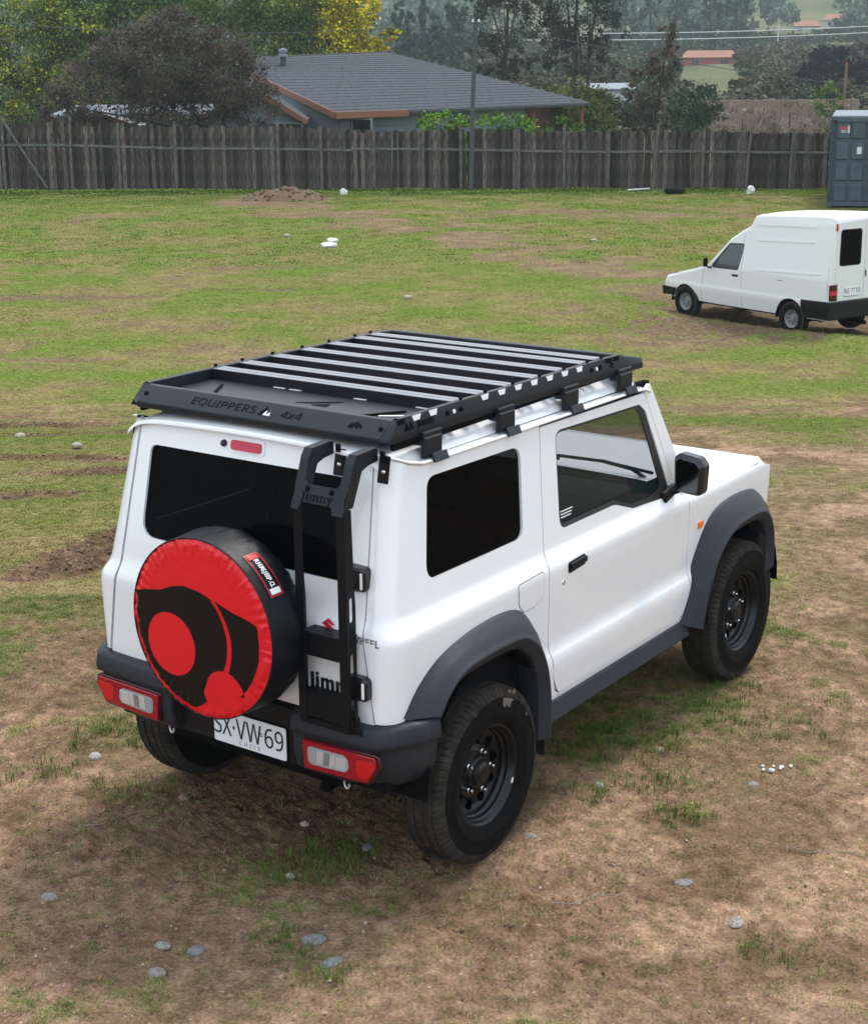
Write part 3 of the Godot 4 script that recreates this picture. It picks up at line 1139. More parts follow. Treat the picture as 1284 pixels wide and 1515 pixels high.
func build_house() -> void:
	var h := thing("house", "low blue-grey house with wide grey shingle hip roof behind the fence", "house")
	var eL := Vector3(-3.65, 1.29, -62.0)
	var eM := Vector3(-0.86, 1.33, -63.55)
	var eR := Vector3(6.68, 1.49, -68.0)
	var rR := Vector3(-2.04, 3.64, -75.0)
	var rL := Vector3(-7.59, 3.42, -71.19)
	var rk := Vector3(-7.41, 2.77, -67.92)
	var back := Vector3(0, -0.3, 0)
	var mb := MB.new()
	slab(mb, PackedVector3Array([eL, eR, rR, rL, rk]), 0.10)
	# courses of shingles, each a thin step across the slope
	var up := (rR - eM).normalized()
	var nn := (eR - eL).cross(rR - eL).normalized()
	for k in 22:
		var s := (k + 0.7) / 23.0
		var a := eL.lerp(rk, minf(s * 1.75, 1.0)) if s < 0.57 else rk.lerp(rL, (s - 0.57) / 0.43)
		var b := eR.lerp(rR, s)
		a += (b - a).normalized() * 0.1
		mb.quad(a + nn * 0.004, b + nn * 0.004, b + nn * 0.013 - up * 0.01, a + nn * 0.013 - up * 0.01)
		mb.quad(a + nn * 0.013 - up * 0.01, b + nn * 0.013 - up * 0.01, b + nn * 0.004 + up * 0.28, a + nn * 0.004 + up * 0.28)
	var far1 := Vector3(-12.0, 1.2, -78.0)
	slab(mb, PackedVector3Array([rL, rR, Vector3(3.0, 1.4, -84.0), Vector3(-13.0, 1.2, -80.0)]), 0.10)
	slab(mb, PackedVector3Array([rR, eR, Vector3(3.0, 1.4, -84.0)]), 0.10)
	part("roof", mb, M.shingle, h)
	mb = MB.new()
	beam(mb, eL + Vector3(0, -0.10, 0.03), eM + Vector3(0, -0.10, 0.03), 0.05, 0.26)
	beam(mb, eL + Vector3(-0.03, -0.10, 0.03), rk + Vector3(-0.03, -0.12, 0.03), 0.05, 0.26)
	part("fascia", mb, M.fascia, h)
	mb = MB.new()
	beam(mb, eM + Vector3(0.05, -0.08, 0.03), eR + Vector3(0, -0.08, 0.03), 0.05, 0.12)
	part("gutter", mb, M.steel_dark, h)
	mb = MB.new()
	beam(mb, rL, rR, 0.12, 0.06)
	part("ridge_cap", mb, M.steel_dark, h)
	# walls
	mb = MB.new()
	slab(mb, PackedVector3Array([Vector3(-3.5, -1.2, -62.9), Vector3(-1.0, -1.2, -64.3), Vector3(-1.0, 1.25, -64.3), Vector3(-3.5, 1.2, -62.9)]), 0.12)
	slab(mb, PackedVector3Array([Vector3(-8.2, -1.2, -68.4), Vector3(-3.5, -1.2, -62.9), Vector3(-3.5, 1.2, -62.9), Vector3(-7.6, 2.6, -68.2)]), 0.12)
	part("wall", mb, M.siding, h)
	mb = MB.new()
	slab(mb, PackedVector3Array([Vector3(-1.0, -1.2, -64.5), Vector3(3.9, -1.2, -67.3), Vector3(3.9, 1.40, -67.3), Vector3(-1.0, 1.27, -64.5)]), 0.12)
	part("wall", mb, M.siding_pale, h)
	mb = MB.new()
	slab(mb, PackedVector3Array([Vector3(3.9, -1.2, -70.6), Vector3(6.1, -1.2, -71.6), Vector3(6.1, 1.20, -71.6), Vector3(3.9, 1.25, -70.6)]), 0.12)
	part("veranda_wall", mb, M.fascia, h)  # dark brown paints in the shade under the veranda
	# weatherboards: thin lapped strips
	for k in 9:
		mb = MB.new()
		var y := -0.95 + k * 0.24
		beam(mb, Vector3(-3.5, y, -62.86), Vector3(-1.0, y, -64.26), 0.03, 0.02)
		part("weatherboard", mb, M.siding, h)
	# veranda posts under the eave on the right
	for q in [[4.3, -67.3], [6.4, -68.4]]:
		mb = MB.new()
		mb.box(Vector3(0.14, 2.5, 0.14), T(Vector3(q[0], 0.1, q[1])), 0.01)
		part("veranda_post", mb, M.fascia, h)
	# windows
	for q in [[Vector3(-3.05, 0.55, -63.10), 1.75, 0.95]]:
		window(h, q[0], q[1], q[2], 0.51)
	# chimney flue
	mb = MB.new()
	mb.tube(P3([-6.30, 2.0, -70.0, -6.33, 3.45, -70.0]), 0.13, 12)
	var fl := part("chimney_flue", mb, M.steel_dark, h)
	mb = MB.new()
	mb.lathe(P2([0.13, 0.0, 0.22, 0.02, 0.22, 0.10, 0.13, 0.12, 0.13, 0.2, 0.2, 0.22, 0.2, 0.32, 0.0, 0.36]), 14, T(Vector3(-6.33, 3.42, -70.0)))
	part("flue_cap", mb, M.tin, fl)
	# low wing with its own little gable
	var w := thing("house_wing", "small gabled blue wing with brown trim at the left of the house", "annexe")
	mb = MB.new()
	var g0 := Vector3(-4.72, 1.06, -61.0)
	var g1 := Vector3(-6.75, 2.30, -61.0)
	var g2 := Vector3(-8.9, 1.06, -61.0)
	slab(mb, PackedVector3Array([g0, g0 + Vector3(0, 0, -3.2), g1 + Vector3(0, 0, -3.2), g1]), 0.08)
	slab(mb, PackedVector3Array([g1, g1 + Vector3(0, 0, -3.2), g2 + Vector3(0, 0, -3.2), g2]), 0.08)
	part("roof", mb, M.shingle, w)
	mb = MB.new()
	beam(mb, g0 + Vector3(0.05, -0.08, 0.05), g1 + Vector3(0, -0.08, 0.05), 0.05, 0.20)
	beam(mb, g2 + Vector3(-0.05, -0.08, 0.05), g1 + Vector3(0, -0.08, 0.05), 0.05, 0.20)
	part("fascia", mb, M.fascia, w)
	mb = MB.new()
	slab(mb, PackedVector3Array([Vector3(-8.6, -1.2, -61.3), Vector3(-4.95, -1.2, -61.3), Vector3(-4.95, 1.05, -61.3), Vector3(-6.75, 2.15, -61.3), Vector3(-8.6, 1.05, -61.3)]), 0.12)
	part("wall", mb, M.siding_pale, w)
	window(w, Vector3(-5.55, 0.60, -61.28), 1.3, 0.7, 0.0)


func window(par: Node3D, at: Vector3, ww: float, hh: float, turn: float) -> void:
	var xf := T(at, Vector3(0, -turn, 0))
	var mb := MB.new()
	for q in [[0, hh / 2, ww, 0.07], [0, -hh / 2, ww, 0.07], [-ww / 2, 0, 0.07, hh + 0.07], [ww / 2, 0, 0.07, hh + 0.07], [0, 0, 0.05, hh]]:
		mb.box(Vector3(q[2], q[3], 0.08), xf * T(Vector3(q[0], q[1], 0.06)), 0.006)
	var fr := part("window", mb, M.tin, par)
	for k in 2:
		mb = MB.new()
		mb.box(Vector3(ww / 2 - 0.06, hh - 0.06, 0.02), xf * T(Vector3((k - 0.5) * ww / 2, 0, 0.05)))
		part("pane", mb, M.gloss_black, fr)


# ---------- trees and far things ----------
func crown(lobes: Array, count: int, size: float, pal: Array, sd: int, twig := 0.0, droop := 0.0) -> MB:
	var r := RandomNumberGenerator.new()
	r.seed = sd
	var mb := MB.new()
	var tot := 0.0
	for l in lobes: tot += l[1].x * l[1].y + 0.01
	for l in lobes:
		var n := int(count * (l[1].x * l[1].y + 0.01) / tot)
		# clumps inside the lobe
		var clumps := []
		var nc := maxi(6, n / 60)
		for k in nc:
			var d := Vector3(r.randfn(), r.randfn(), r.randfn()).normalized()
			clumps.append([d * (1.0 - 0.55 * r.randf() * r.randf()), r.randf(), r.randf_range(0.07, 0.20), r.randf_range(0.62, 1.38)])
		for k in n:
			var c = clumps[r.randi() % nc]
			var o: Vector3 = c[0] + Vector3(r.randfn(), r.randfn() * 0.8, r.randfn()) * c[2]
			if o.length() > 1.30: o = o.normalized() * r.randf_range(0.9, 1.30)
			var p: Vector3 = l[0] + Vector3(o.x * l[1].x, o.y * l[1].y, o.z * l[1].z)
			var col: Color = pal[int(c[1] * pal.size()) % pal.size()]
			if r.randf() < 0.22: col = pal[r.randi() % pal.size()]
			var kk: float = c[3] * r.randf_range(0.8, 1.2)
			mb.col = Color(col.r * kk, col.g * kk, col.b * kk)
			var a := Vector3(r.randfn(), r.randfn() - droop, r.randfn()).normalized()
			if twig > 0.0 and r.randf() < twig:
				var dir := (o.normalized() + a * 0.8).normalized()
				var s := dir.cross(Vector3(0.3, 1, 0.2)).normalized() * size * 0.07
				mb.tri(p - s, p + s, p + dir * size * r.randf_range(1.2, 3.0))
			else:
				var u := a.cross(Vector3(r.randfn(), r.randfn(), r.randfn())).normalized()
				var sz := size * r.randf_range(0.55, 1.2)
				mb.quad(p - u * sz * 0.42, p + a * sz * 0.45, p + u * sz * 0.42 + a * sz * 0.08, p - a * sz * 0.5)
	return mb


func tree(called: String, label: String, at: Vector3, lobes: Array, count: int, size: float, pal: Array, sd: int, trunks: Array, twig := 0.0, group := "", droop := 0.0, cat := "tree") -> Node3D:
	var t := thing(called, label, cat, at, 0.0, group)
	var mb := MB.new()
	var r := RandomNumberGenerator.new()
	r.seed = sd + 1
	for q in trunks:
		var top: Vector3 = q[1]
		var b: Vector3 = q[0]
		mb.tube(PackedVector3Array([b, b.lerp(top, 0.4) + Vector3(r.randf_range(-0.15, 0.15), 0, 0.05), b.lerp(top, 0.75), top]), q[2], 8, q[2] * 0.4)
	# limbs from the trunks towards the lobes
	for l in lobes:
		var b2: Vector3 = trunks[r.randi() % trunks.size()][1]
		var b3: Vector3 = trunks[r.randi() % trunks.size()][0].lerp(b2, 0.6)
		mb.tube(PackedVector3Array([b3, b3.lerp(l[0], 0.5) + Vector3(0, 0.2, 0), l[0] + Vector3(0, l[1].y * 0.3, 0)]), trunks[0][2] * 0.45, 6, 0.02)
	part("trunk", mb, M.bark, t)
	part("crown", crown(lobes, count, size, pal, sd, twig, droop), M.leaf, t)
	return t


func build_background() -> void:
	var y0 := -1.15
	# bare brown tree over the fence on the left
	var brown := [Color(0.085, 0.062, 0.055), Color(0.062, 0.046, 0.043), Color(0.12, 0.095, 0.075), Color(0.095, 0.085, 0.052), Color(0.05, 0.038, 0.038)]
	tree("bare_tree", "wide brown thorny tree with bare twigs behind the fence", Vector3(-9.6, y0, -58.5), [
		[Vector3(0.2, 4.2, 0), Vector3(1.9, 1.5, 1.6)], [Vector3(-2.2, 3.3, 0.2), Vector3(1.6, 1.3, 1.4)], [Vector3(2.2, 3.6, 0.1), Vector3(1.6, 1.3, 1.4)], [Vector3(-3.7, 2.6, 0), Vector3(0.9, 0.8, 0.9)], [Vector3(3.3, 2.7, 0.2), Vector3(0.9, 0.9, 0.9)], [Vector3(0.2, 3.0, 0.6), Vector3(1.6, 0.9, 1.2)], [Vector3(0.4, 5.4, 0), Vector3(1.1, 0.7, 0.9)], [Vector3(-1.4, 4.7, 0), Vector3(1.1, 0.8, 0.9)], [Vector3(1.9, 4.8, 0), Vector3(1.0, 0.7, 0.9)]],
		44000, 0.125, brown, 101, [[Vector3(-1.8, 0, 0), Vector3(-2.6, 2.6, 0), 0.13], [Vector3(0.2, 0, 0), Vector3(0.3, 3.2, 0), 0.15], [Vector3(1.6, 0, 0.2), Vector3(2.2, 2.8, 0), 0.11], [Vector3(2.4, 0, 0), Vector3(3.0, 2.4, 0), 0.09]], 0.75)
	# leafy trees behind it
	var gy := [Color(0.12, 0.185, 0.036), Color(0.165, 0.21, 0.044), Color(0.075, 0.125, 0.032), Color(0.30, 0.29, 0.04), Color(0.05, 0.085, 0.036)]
	var gd := [Color(0.054, 0.105, 0.028), Color(0.082, 0.135, 0.032), Color(0.036, 0.068, 0.022), Color(0.12, 0.155, 0.036)]
	var yl := [Color(0.50, 0.42, 0.020), Color(0.62, 0.52, 0.025), Color(0.36, 0.34, 0.025), Color(0.20, 0.21, 0.03), Color(0.66, 0.55, 0.04)]
	tree("leafy_tree", "green tree flecked with yellow flowers at the far left edge", Vector3(-19.0, y0, -78), [[Vector3(0, 5.0, 0), Vector3(2.3, 2.6, 2.0)], [Vector3(-1.0, 2.6, 0.3), Vector3(1.6, 1.4, 1.4)], [Vector3(1.6, 6.6, 0), Vector3(1.9, 1.8, 1.7)], [Vector3(1.6, 3.4, 0), Vector3(1.6, 1.6, 1.5)]], 22000, 0.16, gy, 111, [[Vector3(0, 0, 0), Vector3(0.2, 4.5, 0), 0.2]])
	tree("leafy_tree", "dark green rounded tree rising behind the brown thorny tree", Vector3(-14.5, y0, -80), [[Vector3(0, 5.6, 0), Vector3(2.8, 2.6, 2.2)], [Vector3(-1.8, 7.2, 0), Vector3(1.8, 1.6, 1.6)], [Vector3(1.9, 7.2, 0), Vector3(2.0, 1.7, 1.7)], [Vector3(0, 3.0, 0), Vector3(2.4, 1.5, 1.8)]], 24000, 0.16, gd, 112, [[Vector3(0, 0, 0), Vector3(0, 5.0, 0), 0.22]])
	tree("leafy_tree", "mixed green tree between the thorny tree and the yellow one", Vector3(-9.0, y0, -84), [[Vector3(0, 5.2, 0), Vector3(2.6, 2.2, 2.2)], [Vector3(-1.6, 7.2, 0), Vector3(2.0, 1.6, 1.7)], [Vector3(1.6, 7.0, 0), Vector3(2.0, 1.7, 1.7)], [Vector3(2.2, 4.2, 0), Vector3(1.5, 1.4, 1.4)]], 24000, 0.16, [gd[0], gd[1], gd[3], gy[1], gd[2]], 113, [[Vector3(0, 0, 0), Vector3(0, 5.0, 0), 0.22]])
	tree("yellow_tree", "bright yellow flowering tree above the house roof", Vector3(-5.6, y0, -86), [[Vector3(0, 5.6, 0), Vector3(2.0, 1.9, 1.8)], [Vector3(1.2, 7.2, 0), Vector3(1.7, 1.4, 1.5)], [Vector3(-1.2, 7.2, 0), Vector3(1.3, 1.3, 1.3)], [Vector3(2.2, 5.0, 0), Vector3(0.8, 0.7, 0.8)], [Vector3(3.6, 5.75, 0), Vector3(0.65, 0.32, 0.5)], [Vector3(2.9, 5.3, 0), Vector3(0.7, 0.3, 0.5)]], 34000, 0.165, yl, 114, [[Vector3(0, 0, 0), Vector3(0.3, 5.4, 0), 0.2]])
	# dark eucalyptus group
	var eu := [Color(0.030, 0.042, 0.034), Color(0.042, 0.056, 0.042), Color(0.022, 0.030, 0.027), Color(0.060, 0.072, 0.050)]
	tree("eucalyptus_tree", "tall dark eucalyptus just right of the utility pole", Vector3(4.2, y0, -93), [[Vector3(0, 6.6, 0), Vector3(1.7, 1.9, 1.5)], [Vector3(-1.0, 4.6, 0), Vector3(1.0, 1.3, 1.0)], [Vector3(0.9, 8.4, 0), Vector3(1.6, 1.2, 1.4)], [Vector3(1.0, 4.2, 0), Vector3(0.7, 1.0, 0.7)], [Vector3(-1.1, 8.2, 0), Vector3(1.0, 1.0, 1.0)], [Vector3(0.1, 3.4, 0), Vector3(0.8, 0.8, 0.7)]], 9500, 0.15, eu, 121, [[Vector3(0, 0, 0), Vector3(0.2, 7.5, 0), 0.17]], 0.0, "", 0.8)
	tree("eucalyptus_tree", "tallest dark eucalyptus with reddish trunk beyond the round bush", Vector3(8.4, y0, -95), [[Vector3(0, 7.4, 0), Vector3(2.3, 1.9, 1.8)], [Vector3(-1.6, 5.4, 0), Vector3(1.4, 1.3, 1.2)], [Vector3(1.8, 6.0, 0), Vector3(1.2, 1.2, 1.1)], [Vector3(0.2, 4.6, 0), Vector3(1.4, 1.1, 1.1)], [Vector3(1.8, 3.9, 0), Vector3(0.9, 0.7, 0.8)], [Vector3(-0.8, 9.0, 0), Vector3(1.9, 1.0, 1.5)], [Vector3(1.4, 8.8, 0), Vector3(1.6, 1.1, 1.4)]], 13500, 0.155, eu, 122, [[Vector3(-0.2, 0, 0), Vector3(0.1, 8.0, 0), 0.2], [Vector3(0.5, 0, 0), Vector3(0.9, 6.5, 0), 0.14]], 0.0, "", 0.8)
	tree("russet_tree", "thin russet and green tree right of the eucalyptus", Vector3(10.5, y0, -74), [[Vector3(-0.6, 3.3, 0), Vector3(0.9, 1.3, 0.9)], [Vector3(0.2, 4.4, 0), Vector3(0.7, 1.1, 0.7)], [Vector3(-0.9, 2.0, 0), Vector3(0.8, 0.9, 0.8)], [Vector3(0.3, 5.2, 0), Vector3(0.5, 0.7, 0.5)]], 4200, 0.17, [Color(0.085, 0.055, 0.045), Color(0.07, 0.06, 0.04), Color(0.11, 0.075, 0.05), Color(0.05, 0.055, 0.035)], 123, [[Vector3(-0.3, 0, 0), Vector3(0.0, 3.6, 0), 0.09]], 0.45)
	tree("willow_shrub", "drooping green shrub tree beside the russet one", Vector3(11.9, y0, -72), [[Vector3(0, 2.4, 0), Vector3(1.2, 0.9, 1.0)], [Vector3(0.6, 1.6, 0), Vector3(0.8, 0.8, 0.8)], [Vector3(-0.7, 1.4, 0), Vector3(0.9, 0.9, 0.8)]], 4200, 0.16, [Color(0.045, 0.075, 0.040), Color(0.060, 0.090, 0.050), Color(0.034, 0.052, 0.034)], 124, [[Vector3(0, 0, 0), Vector3(0, 1.8, 0), 0.09]], 0.3, "", 0.9)
	# bushes by the house
	tree("round_bush", "large rounded olive bush at the right end of the house", Vector3(6.35, y0, -72.0), [[Vector3(0, 2.1, 0), Vector3(1.7, 1.45, 1.3)], [Vector3(1.0, 1.6, 0.1), Vector3(1.1, 1.4, 1.0)], [Vector3(-1.0, 1.9, 0), Vector3(1.1, 1.2, 1.0)]], 12000, 0.12, [Color(0.085, 0.105, 0.030), Color(0.12, 0.145, 0.040), Color(0.055, 0.075, 0.025)], 131, [[Vector3(0, 0, 0), Vector3(0, 1.5, 0), 0.08]], 0.0, "", 0.0, "bush")
	for q in [[0.35, 1.05, 0, "bright green hedge plant left of the utility pole, over the fence", 132], [2.75, 1.15, 0, "bright green hedge plant right of the utility pole, over the fence", 133]]:
		tree("hedge_plant", q[3], Vector3(q[0], y0, -58.2), [[Vector3(0, 1.88, 0), Vector3(q[1], 0.62, 0.6)], [Vector3(0.3, 1.0, 0), Vector3(q[1], 0.9, 0.6)], [Vector3(-0.45, 2.05, 0), Vector3(0.5, 0.45, 0.4)], [Vector3(0.6, 2.0, 0), Vector3(0.55, 0.42, 0.4)]], 4200, 0.12, [Color(0.09, 0.19, 0.022), Color(0.13, 0.24, 0.03), Color(0.06, 0.13, 0.02), Color(0.17, 0.26, 0.04)], q[4], [[Vector3(0, 0, 0), Vector3(0, 1.2, 0), 0.05]], 0.0, "", 0.0, "hedge")
	tree("hedge_plant", "darker green shrub under the eave at the house's right end", Vector3(4.7, y0, -58.6), [[Vector3(0, 1.6, 0), Vector3(0.8, 0.75, 0.6)], [Vector3(0.5, 1.0, 0), Vector3(0.7, 0.8, 0.5)]], 3200, 0.12, [Color(0.05, 0.10, 0.025), Color(0.035, 0.07, 0.022), Color(0.075, 0.13, 0.03)], 134, [[Vector3(0, 0, 0), Vector3(0, 1.2, 0), 0.05]], 0.0, "", 0.0, "shrub")
	# dry pale shrubs on the right
	var dry := [Color(0.20, 0.165, 0.135), Color(0.14, 0.115, 0.095), Color(0.26, 0.225, 0.19), Color(0.11, 0.09, 0.075)]
	for q in [[11.2, 2.0, "dry brown leafless shrub behind the fence, leftmost of three", 141], [12.9, 2.15, "dry pale shrub in the middle of three behind the fence", 142], [14.7, 2.0, "dry pale shrub beside the blue container, rightmost of three", 143]]:
		tree("dry_shrub", q[2], Vector3(q[0], y0, -58.0), [[Vector3(0, q[1], 0), Vector3(0.95, 0.75, 0.7)], [Vector3(0.5, q[1] * 0.7, 0), Vector3(0.8, 0.8, 0.6)], [Vector3(-0.6, q[1] * 0.75, 0), Vector3(0.7, 0.7, 0.6)]], 5200, 0.085, dry, q[3], [[Vector3(0, 0, 0), Vector3(0.1, 1.2, 0), 0.05]], 0.85, "", 0.0, "shrub")
	tree("young_shrub", "pale green young shrub near the red post on the right", Vector3(18.6, y0, -76), [[Vector3(0, 2.5, 0), Vector3(0.75, 0.75, 0.6)], [Vector3(0.2, 1.7, 0), Vector3(0.7, 0.8, 0.6)]], 2200, 0.15, [Color(0.12, 0.18, 0.05), Color(0.09, 0.14, 0.04)], 144, [[Vector3(0, 0, 0), Vector3(0, 1.8, 0), 0.05]], 0.0, "", 0.0, "shrub")
	# hut with orange trim under the thorny tree
	var hut := thing("hut", "small hut with orange roof trim half hidden below the thorny tree", "hut")
	var mb := MB.new()
	slab(mb, P3([-13.3, 0.95, -60.0, -12.45, 1.48, -60.0, -12.45, 1.48, -62.0, -13.3, 0.95, -62.0]), 0.06)
	slab(mb, P3([-12.45, 1.48, -60.0, -10.7, 0.85, -60.0, -10.7, 0.85, -62.0, -12.45, 1.48, -62.0]), 0.06)
	part("roof", mb, M.tin, hut)
	mb = MB.new()
	beam(mb, Vector3(-13.35, 0.88, -59.95), Vector3(-12.45, 1.42, -59.95), 0.04, 0.13)
	beam(mb, Vector3(-12.45, 1.42, -59.95), Vector3(-10.7, 0.79, -59.95), 0.04, 0.13)
	part("fascia", mb, M.rust_roof, hut)
	mb = MB.new()
	slab(mb, P3([-13.0, -1.2, -60.3, -10.9, -1.2, -60.3, -10.9, 0.85, -60.3, -12.45, 1.38, -60.3, -13.0, 1.05, -60.3]), 0.1)
	part("wall", mb, M.fascia, hut)
	var shed := thing("white_shed", "long pale white shed seen through the thorny tree's trunks", "shed")
	mb = MB.new()
	mb.box(Vector3(9.0, 2.55, 4.0), T(Vector3(-10.2, 0.05, -65.5)), 0.02)
	part("wall", mb, M.siding_pale, shed)
	mb = MB.new()
	mb.box(Vector3(9.4, 0.10, 4.4), T(Vector3(-10.2, 1.36, -65.4), Vector3(0.06, 0, 0)), 0.02)
	part("roof", mb, M.tin, shed)
	# white sheds far behind the eucalyptus
	for q in [[13.2, 0.45, -119.0, 3.0, 1.3, "low white shed left of the russet tree"]]:
		var s := thing("far_shed", q[5], "shed")
		mb = MB.new()
		mb.box(Vector3(q[3], q[4], 4.0), T(Vector3(q[0], q[1] + 0.3, q[2])), 0.02)
		part("wall", mb, M.white_wall, s)
		mb = MB.new()
		mb.box(Vector3(q[3] + 0.4, 0.12, 4.5), T(Vector3(q[0], q[1] + 0.3 + q[4] / 2 + 0.10, q[2]), Vector3(0.08, 0, 0)), 0.02)
		part("roof", mb, M.tin, s)
	# beige wall and posts
	var bw := thing("rendered_wall", "low beige rendered wall beyond the dry shrubs", "wall")
	mb = MB.new()
	mb.box(Vector3(8.0, 2.3, 0.25), T(Vector3(18.5, 0.02, -85.0)), 0.02)
	part("wall_panel", mb, M.beige, bw)
	for k in 9:
		mb = MB.new()
		mb.box(Vector3(0.16, 2.36, 0.29), T(Vector3(14.8 + k * 0.92, 0.03, -84.98)), 0.02)
		part("pier", mb, M.beige, bw)
	mb = MB.new()
	mb.tube(P3([0, 0, 0, 0, 4.2, 0]), 0.06, 8)
	single("red_post", mb, M.fascia, "slim red post by the young green shrub on the right", "post", Vector3(20.2, -1.15, -79))
	# far houses
	far_house("far_house", "long red-walled house with terracotta roof on the far slope", Vector3(44.6, 0, -260), 8.4, 1.7, 1.05, 2.55, M.red_wall, M.rust_roof)
	far_house("far_house", "distant white house with reddish roof, left of two on the hillside", Vector3(92.0, 0, -400), 6.0, 1.9, 1.4, 10.2, M.white_wall, M.rust_roof)
	far_house("far_house", "distant pale house with terracotta roof, right of two on the hillside", Vector3(99.5, 0, -402), 5.4, 1.9, 1.5, 11.6, M.white_wall, M.rust_roof)
	for q in [[63.8, -300.0, 5.2, "white post standing on the far slope, upper of two"], [65.2, -300.0, 2.3, "white post standing on the far slope, lower of two"]]:
		mb = MB.new()
		mb.tube(P3([0, 0, 0, 0, 5.0, 0]), 0.14, 8, 0.10)
		single("far_post", mb, M.white_wall, q[3], "post", Vector3(q[0], q[2], q[1]))
	for k in 2:
		mb = MB.new()
		var pts := PackedVector3Array()
		for i in 17:
			var s := i / 16.0
			pts.append(Vector3(lerpf(10.0, 66.0, s), lerpf(6.4, 8.0, s) - 2.0 * s * (1 - s) - k * 0.7, lerpf(-175.0, -195.0, s)))
		mb.tube(pts, 0.05, 4)
		single("far_cable", mb, M.white_wall, ["pale power line across the far trees, upper of two", "pale power line across the far trees, lower of two"][k], "cable")
	# dark hedge bank at the right
	for q in [[34.6, -140.0, 151, "very dark evergreen clump at the right, nearer the middle"], [38.6, -138.0, 152, "very dark evergreen clump at the right edge"]]:
		tree("dark_clump", q[3], Vector3(q[0], 0.3, q[1]), [[Vector3(0, 1.9, 0), Vector3(2.6, 2.1, 2.0)], [Vector3(1.6, 1.2, 0), Vector3(1.8, 1.6, 1.5)], [Vector3(-1.5, 1.0, 0), Vector3(1.7, 1.6, 1.4)]], 6500, 0.34, [Color(0.014, 0.018, 0.026), Color(0.020, 0.026, 0.032), Color(0.011, 0.013, 0.02)], q[2], [[Vector3(0, 0, 0), Vector3(0, 1.5, 0), 0.2]], 0.0, "", 0.0, "tree")
	# far conifers and poplars in the haze
	var cf := [Color(0.050, 0.074, 0.058), Color(0.066, 0.092, 0.070), Color(0.040, 0.058, 0.048)]  # greens lightened: part of the distance haze is painted in here
	var sd := 300
	var rows := [["hazy tree in the far row left of the eucalyptus", "far trees left of the eucalyptus", -200.0, [[-4.0, 9.5, 1.7], [-2.4, 8.0, 1.8], [-0.8, 10.2, 1.7], [0.8, 9.0, 1.9], [2.4, 11.5, 1.8], [3.8, 10.0, 1.7]]],
		["tall hazy tree in the far stand right of the eucalyptus", "far trees right of the eucalyptus", -285.0, [[30.5, 14.0, 2.4], [34.0, 16.0, 2.5], [37.4, 14.5, 2.4], [40.8, 16.5, 2.6], [44.0, 15.0, 2.5], [47.2, 17.0, 2.6], [50.4, 18.0, 2.7], [53.6, 16.0, 2.6]]],
		["low hazy tree on the slope at the right", "low far trees on the right slope", -205.0, [[22.0, 2.6, 2.4], [25.5, 3.0, 2.4], [28.0, 3.6, 2.6], [44.5, 3.4, 2.8], [48.0, 3.8, 2.8], [51.5, 4.4, 3.0], [55.0, 4.0, 3.0], [58.5, 4.8, 3.0]]]]
	for rw in rows:
		var nth := -1
		for q in rw[3]:
			nth += 1
			sd += 1
			var z: float = rw[2] + (sd * 37 % 11) * 1.6
			var b := height(q[0], z)
			var hh: float = q[1]
			var lb := []
			for k in 5:
				var s := k / 4.0
				lb.append([Vector3(0.25 * sin(sd + k * 2.0), hh * (0.25 + 0.62 * s), 0.0), Vector3(q[2] * (1.0 - 0.62 * s), hh * 0.17, q[2] * (1.0 - 0.6 * s))])
			if hh < 5.0: lb = [[Vector3(0, hh * 0.5, 0), Vector3(q[2], hh * 0.5, q[2])], [Vector3(1.0, hh * 0.35, 0.4), Vector3(q[2] * 0.7, hh * 0.35, q[2] * 0.8)]]
			tree("far_tree", "%s, %s from the left" % [rw[0], ["first", "second", "third", "fourth", "fifth", "sixth", "seventh", "eighth"][nth]], Vector3(q[0], b - 0.3, z), lb, 1500, 0.62, cf if hh > 5.0 else [Color(0.06, 0.07, 0.045), Color(0.085, 0.085, 0.055), Color(0.045, 0.055, 0.04)], sd, [[Vector3(0, 0, 0), Vector3(0, hh * 0.8, 0), 0.22]], 0.0, rw[1])
	# wooded far slopes
	var xfs := []
	var cols := PackedColorArray()
	var cm := crown([[Vector3(0, 1.0, 0), Vector3(1.0, 1.0, 1.0)]], 420, 0.26, [Color(1, 1, 1), Color(0.75, 0.78, 0.8), Color(1.2, 1.2, 1.1)], 77).mesh()
	for k in 2600:
		var D := rng.randf_range(300.0, 900.0)
		var x := rng.randf_range(-0.40, 0.40) * D
		if N1.get_noise_2d(x * 0.05, D * 0.05) < (0.22 if x > 0.03 * D else -0.12) and D < 760.0: continue
		var s := rng.randf_range(2.5, 6.0)
		xfs.append(Transform3D(Basis.from_euler(Vector3(0, rng.randf() * TAU, 0)).scaled(Vector3(s, s * rng.randf_range(0.8, 1.5), s)), Vector3(x, height(x, -D) - 0.5, -D)))
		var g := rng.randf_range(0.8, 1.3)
		cols.append(Color(0.120 * g, 0.155 * g, 0.115 * g))  # paler green, with distance haze mixed into the tree colour
	var xs2 := []
	var cs2 := PackedColorArray()
	for k in 5200:
		var D := rng.randf_range(97.0, 330.0)
		var x := rng.randf_range(-0.40, 0.40) * D
		var nn := N1.get_noise_2d(x * 0.22 + 9.0, D * 0.22) + 0.6 * N1.get_noise_2d(x * 0.06, D * 0.06 + 30.0)
		if nn < (-0.12 if x > 0.03 * D else 0.05): continue
		if absf(x / D - 0.1715) < 0.026 and D > 125.0 and D < 262.0: continue
		var s := rng.randf_range(0.5, 1.5) * (0.7 + D / 300.0)
		xs2.append(Transform3D(Basis.from_euler(Vector3(0, rng.randf() * TAU, 0)).scaled(Vector3(s * 1.3, s * rng.randf_range(0.6, 1.0), s * 1.3)), Vector3(x, height(x, -D) - 0.25, -D)))
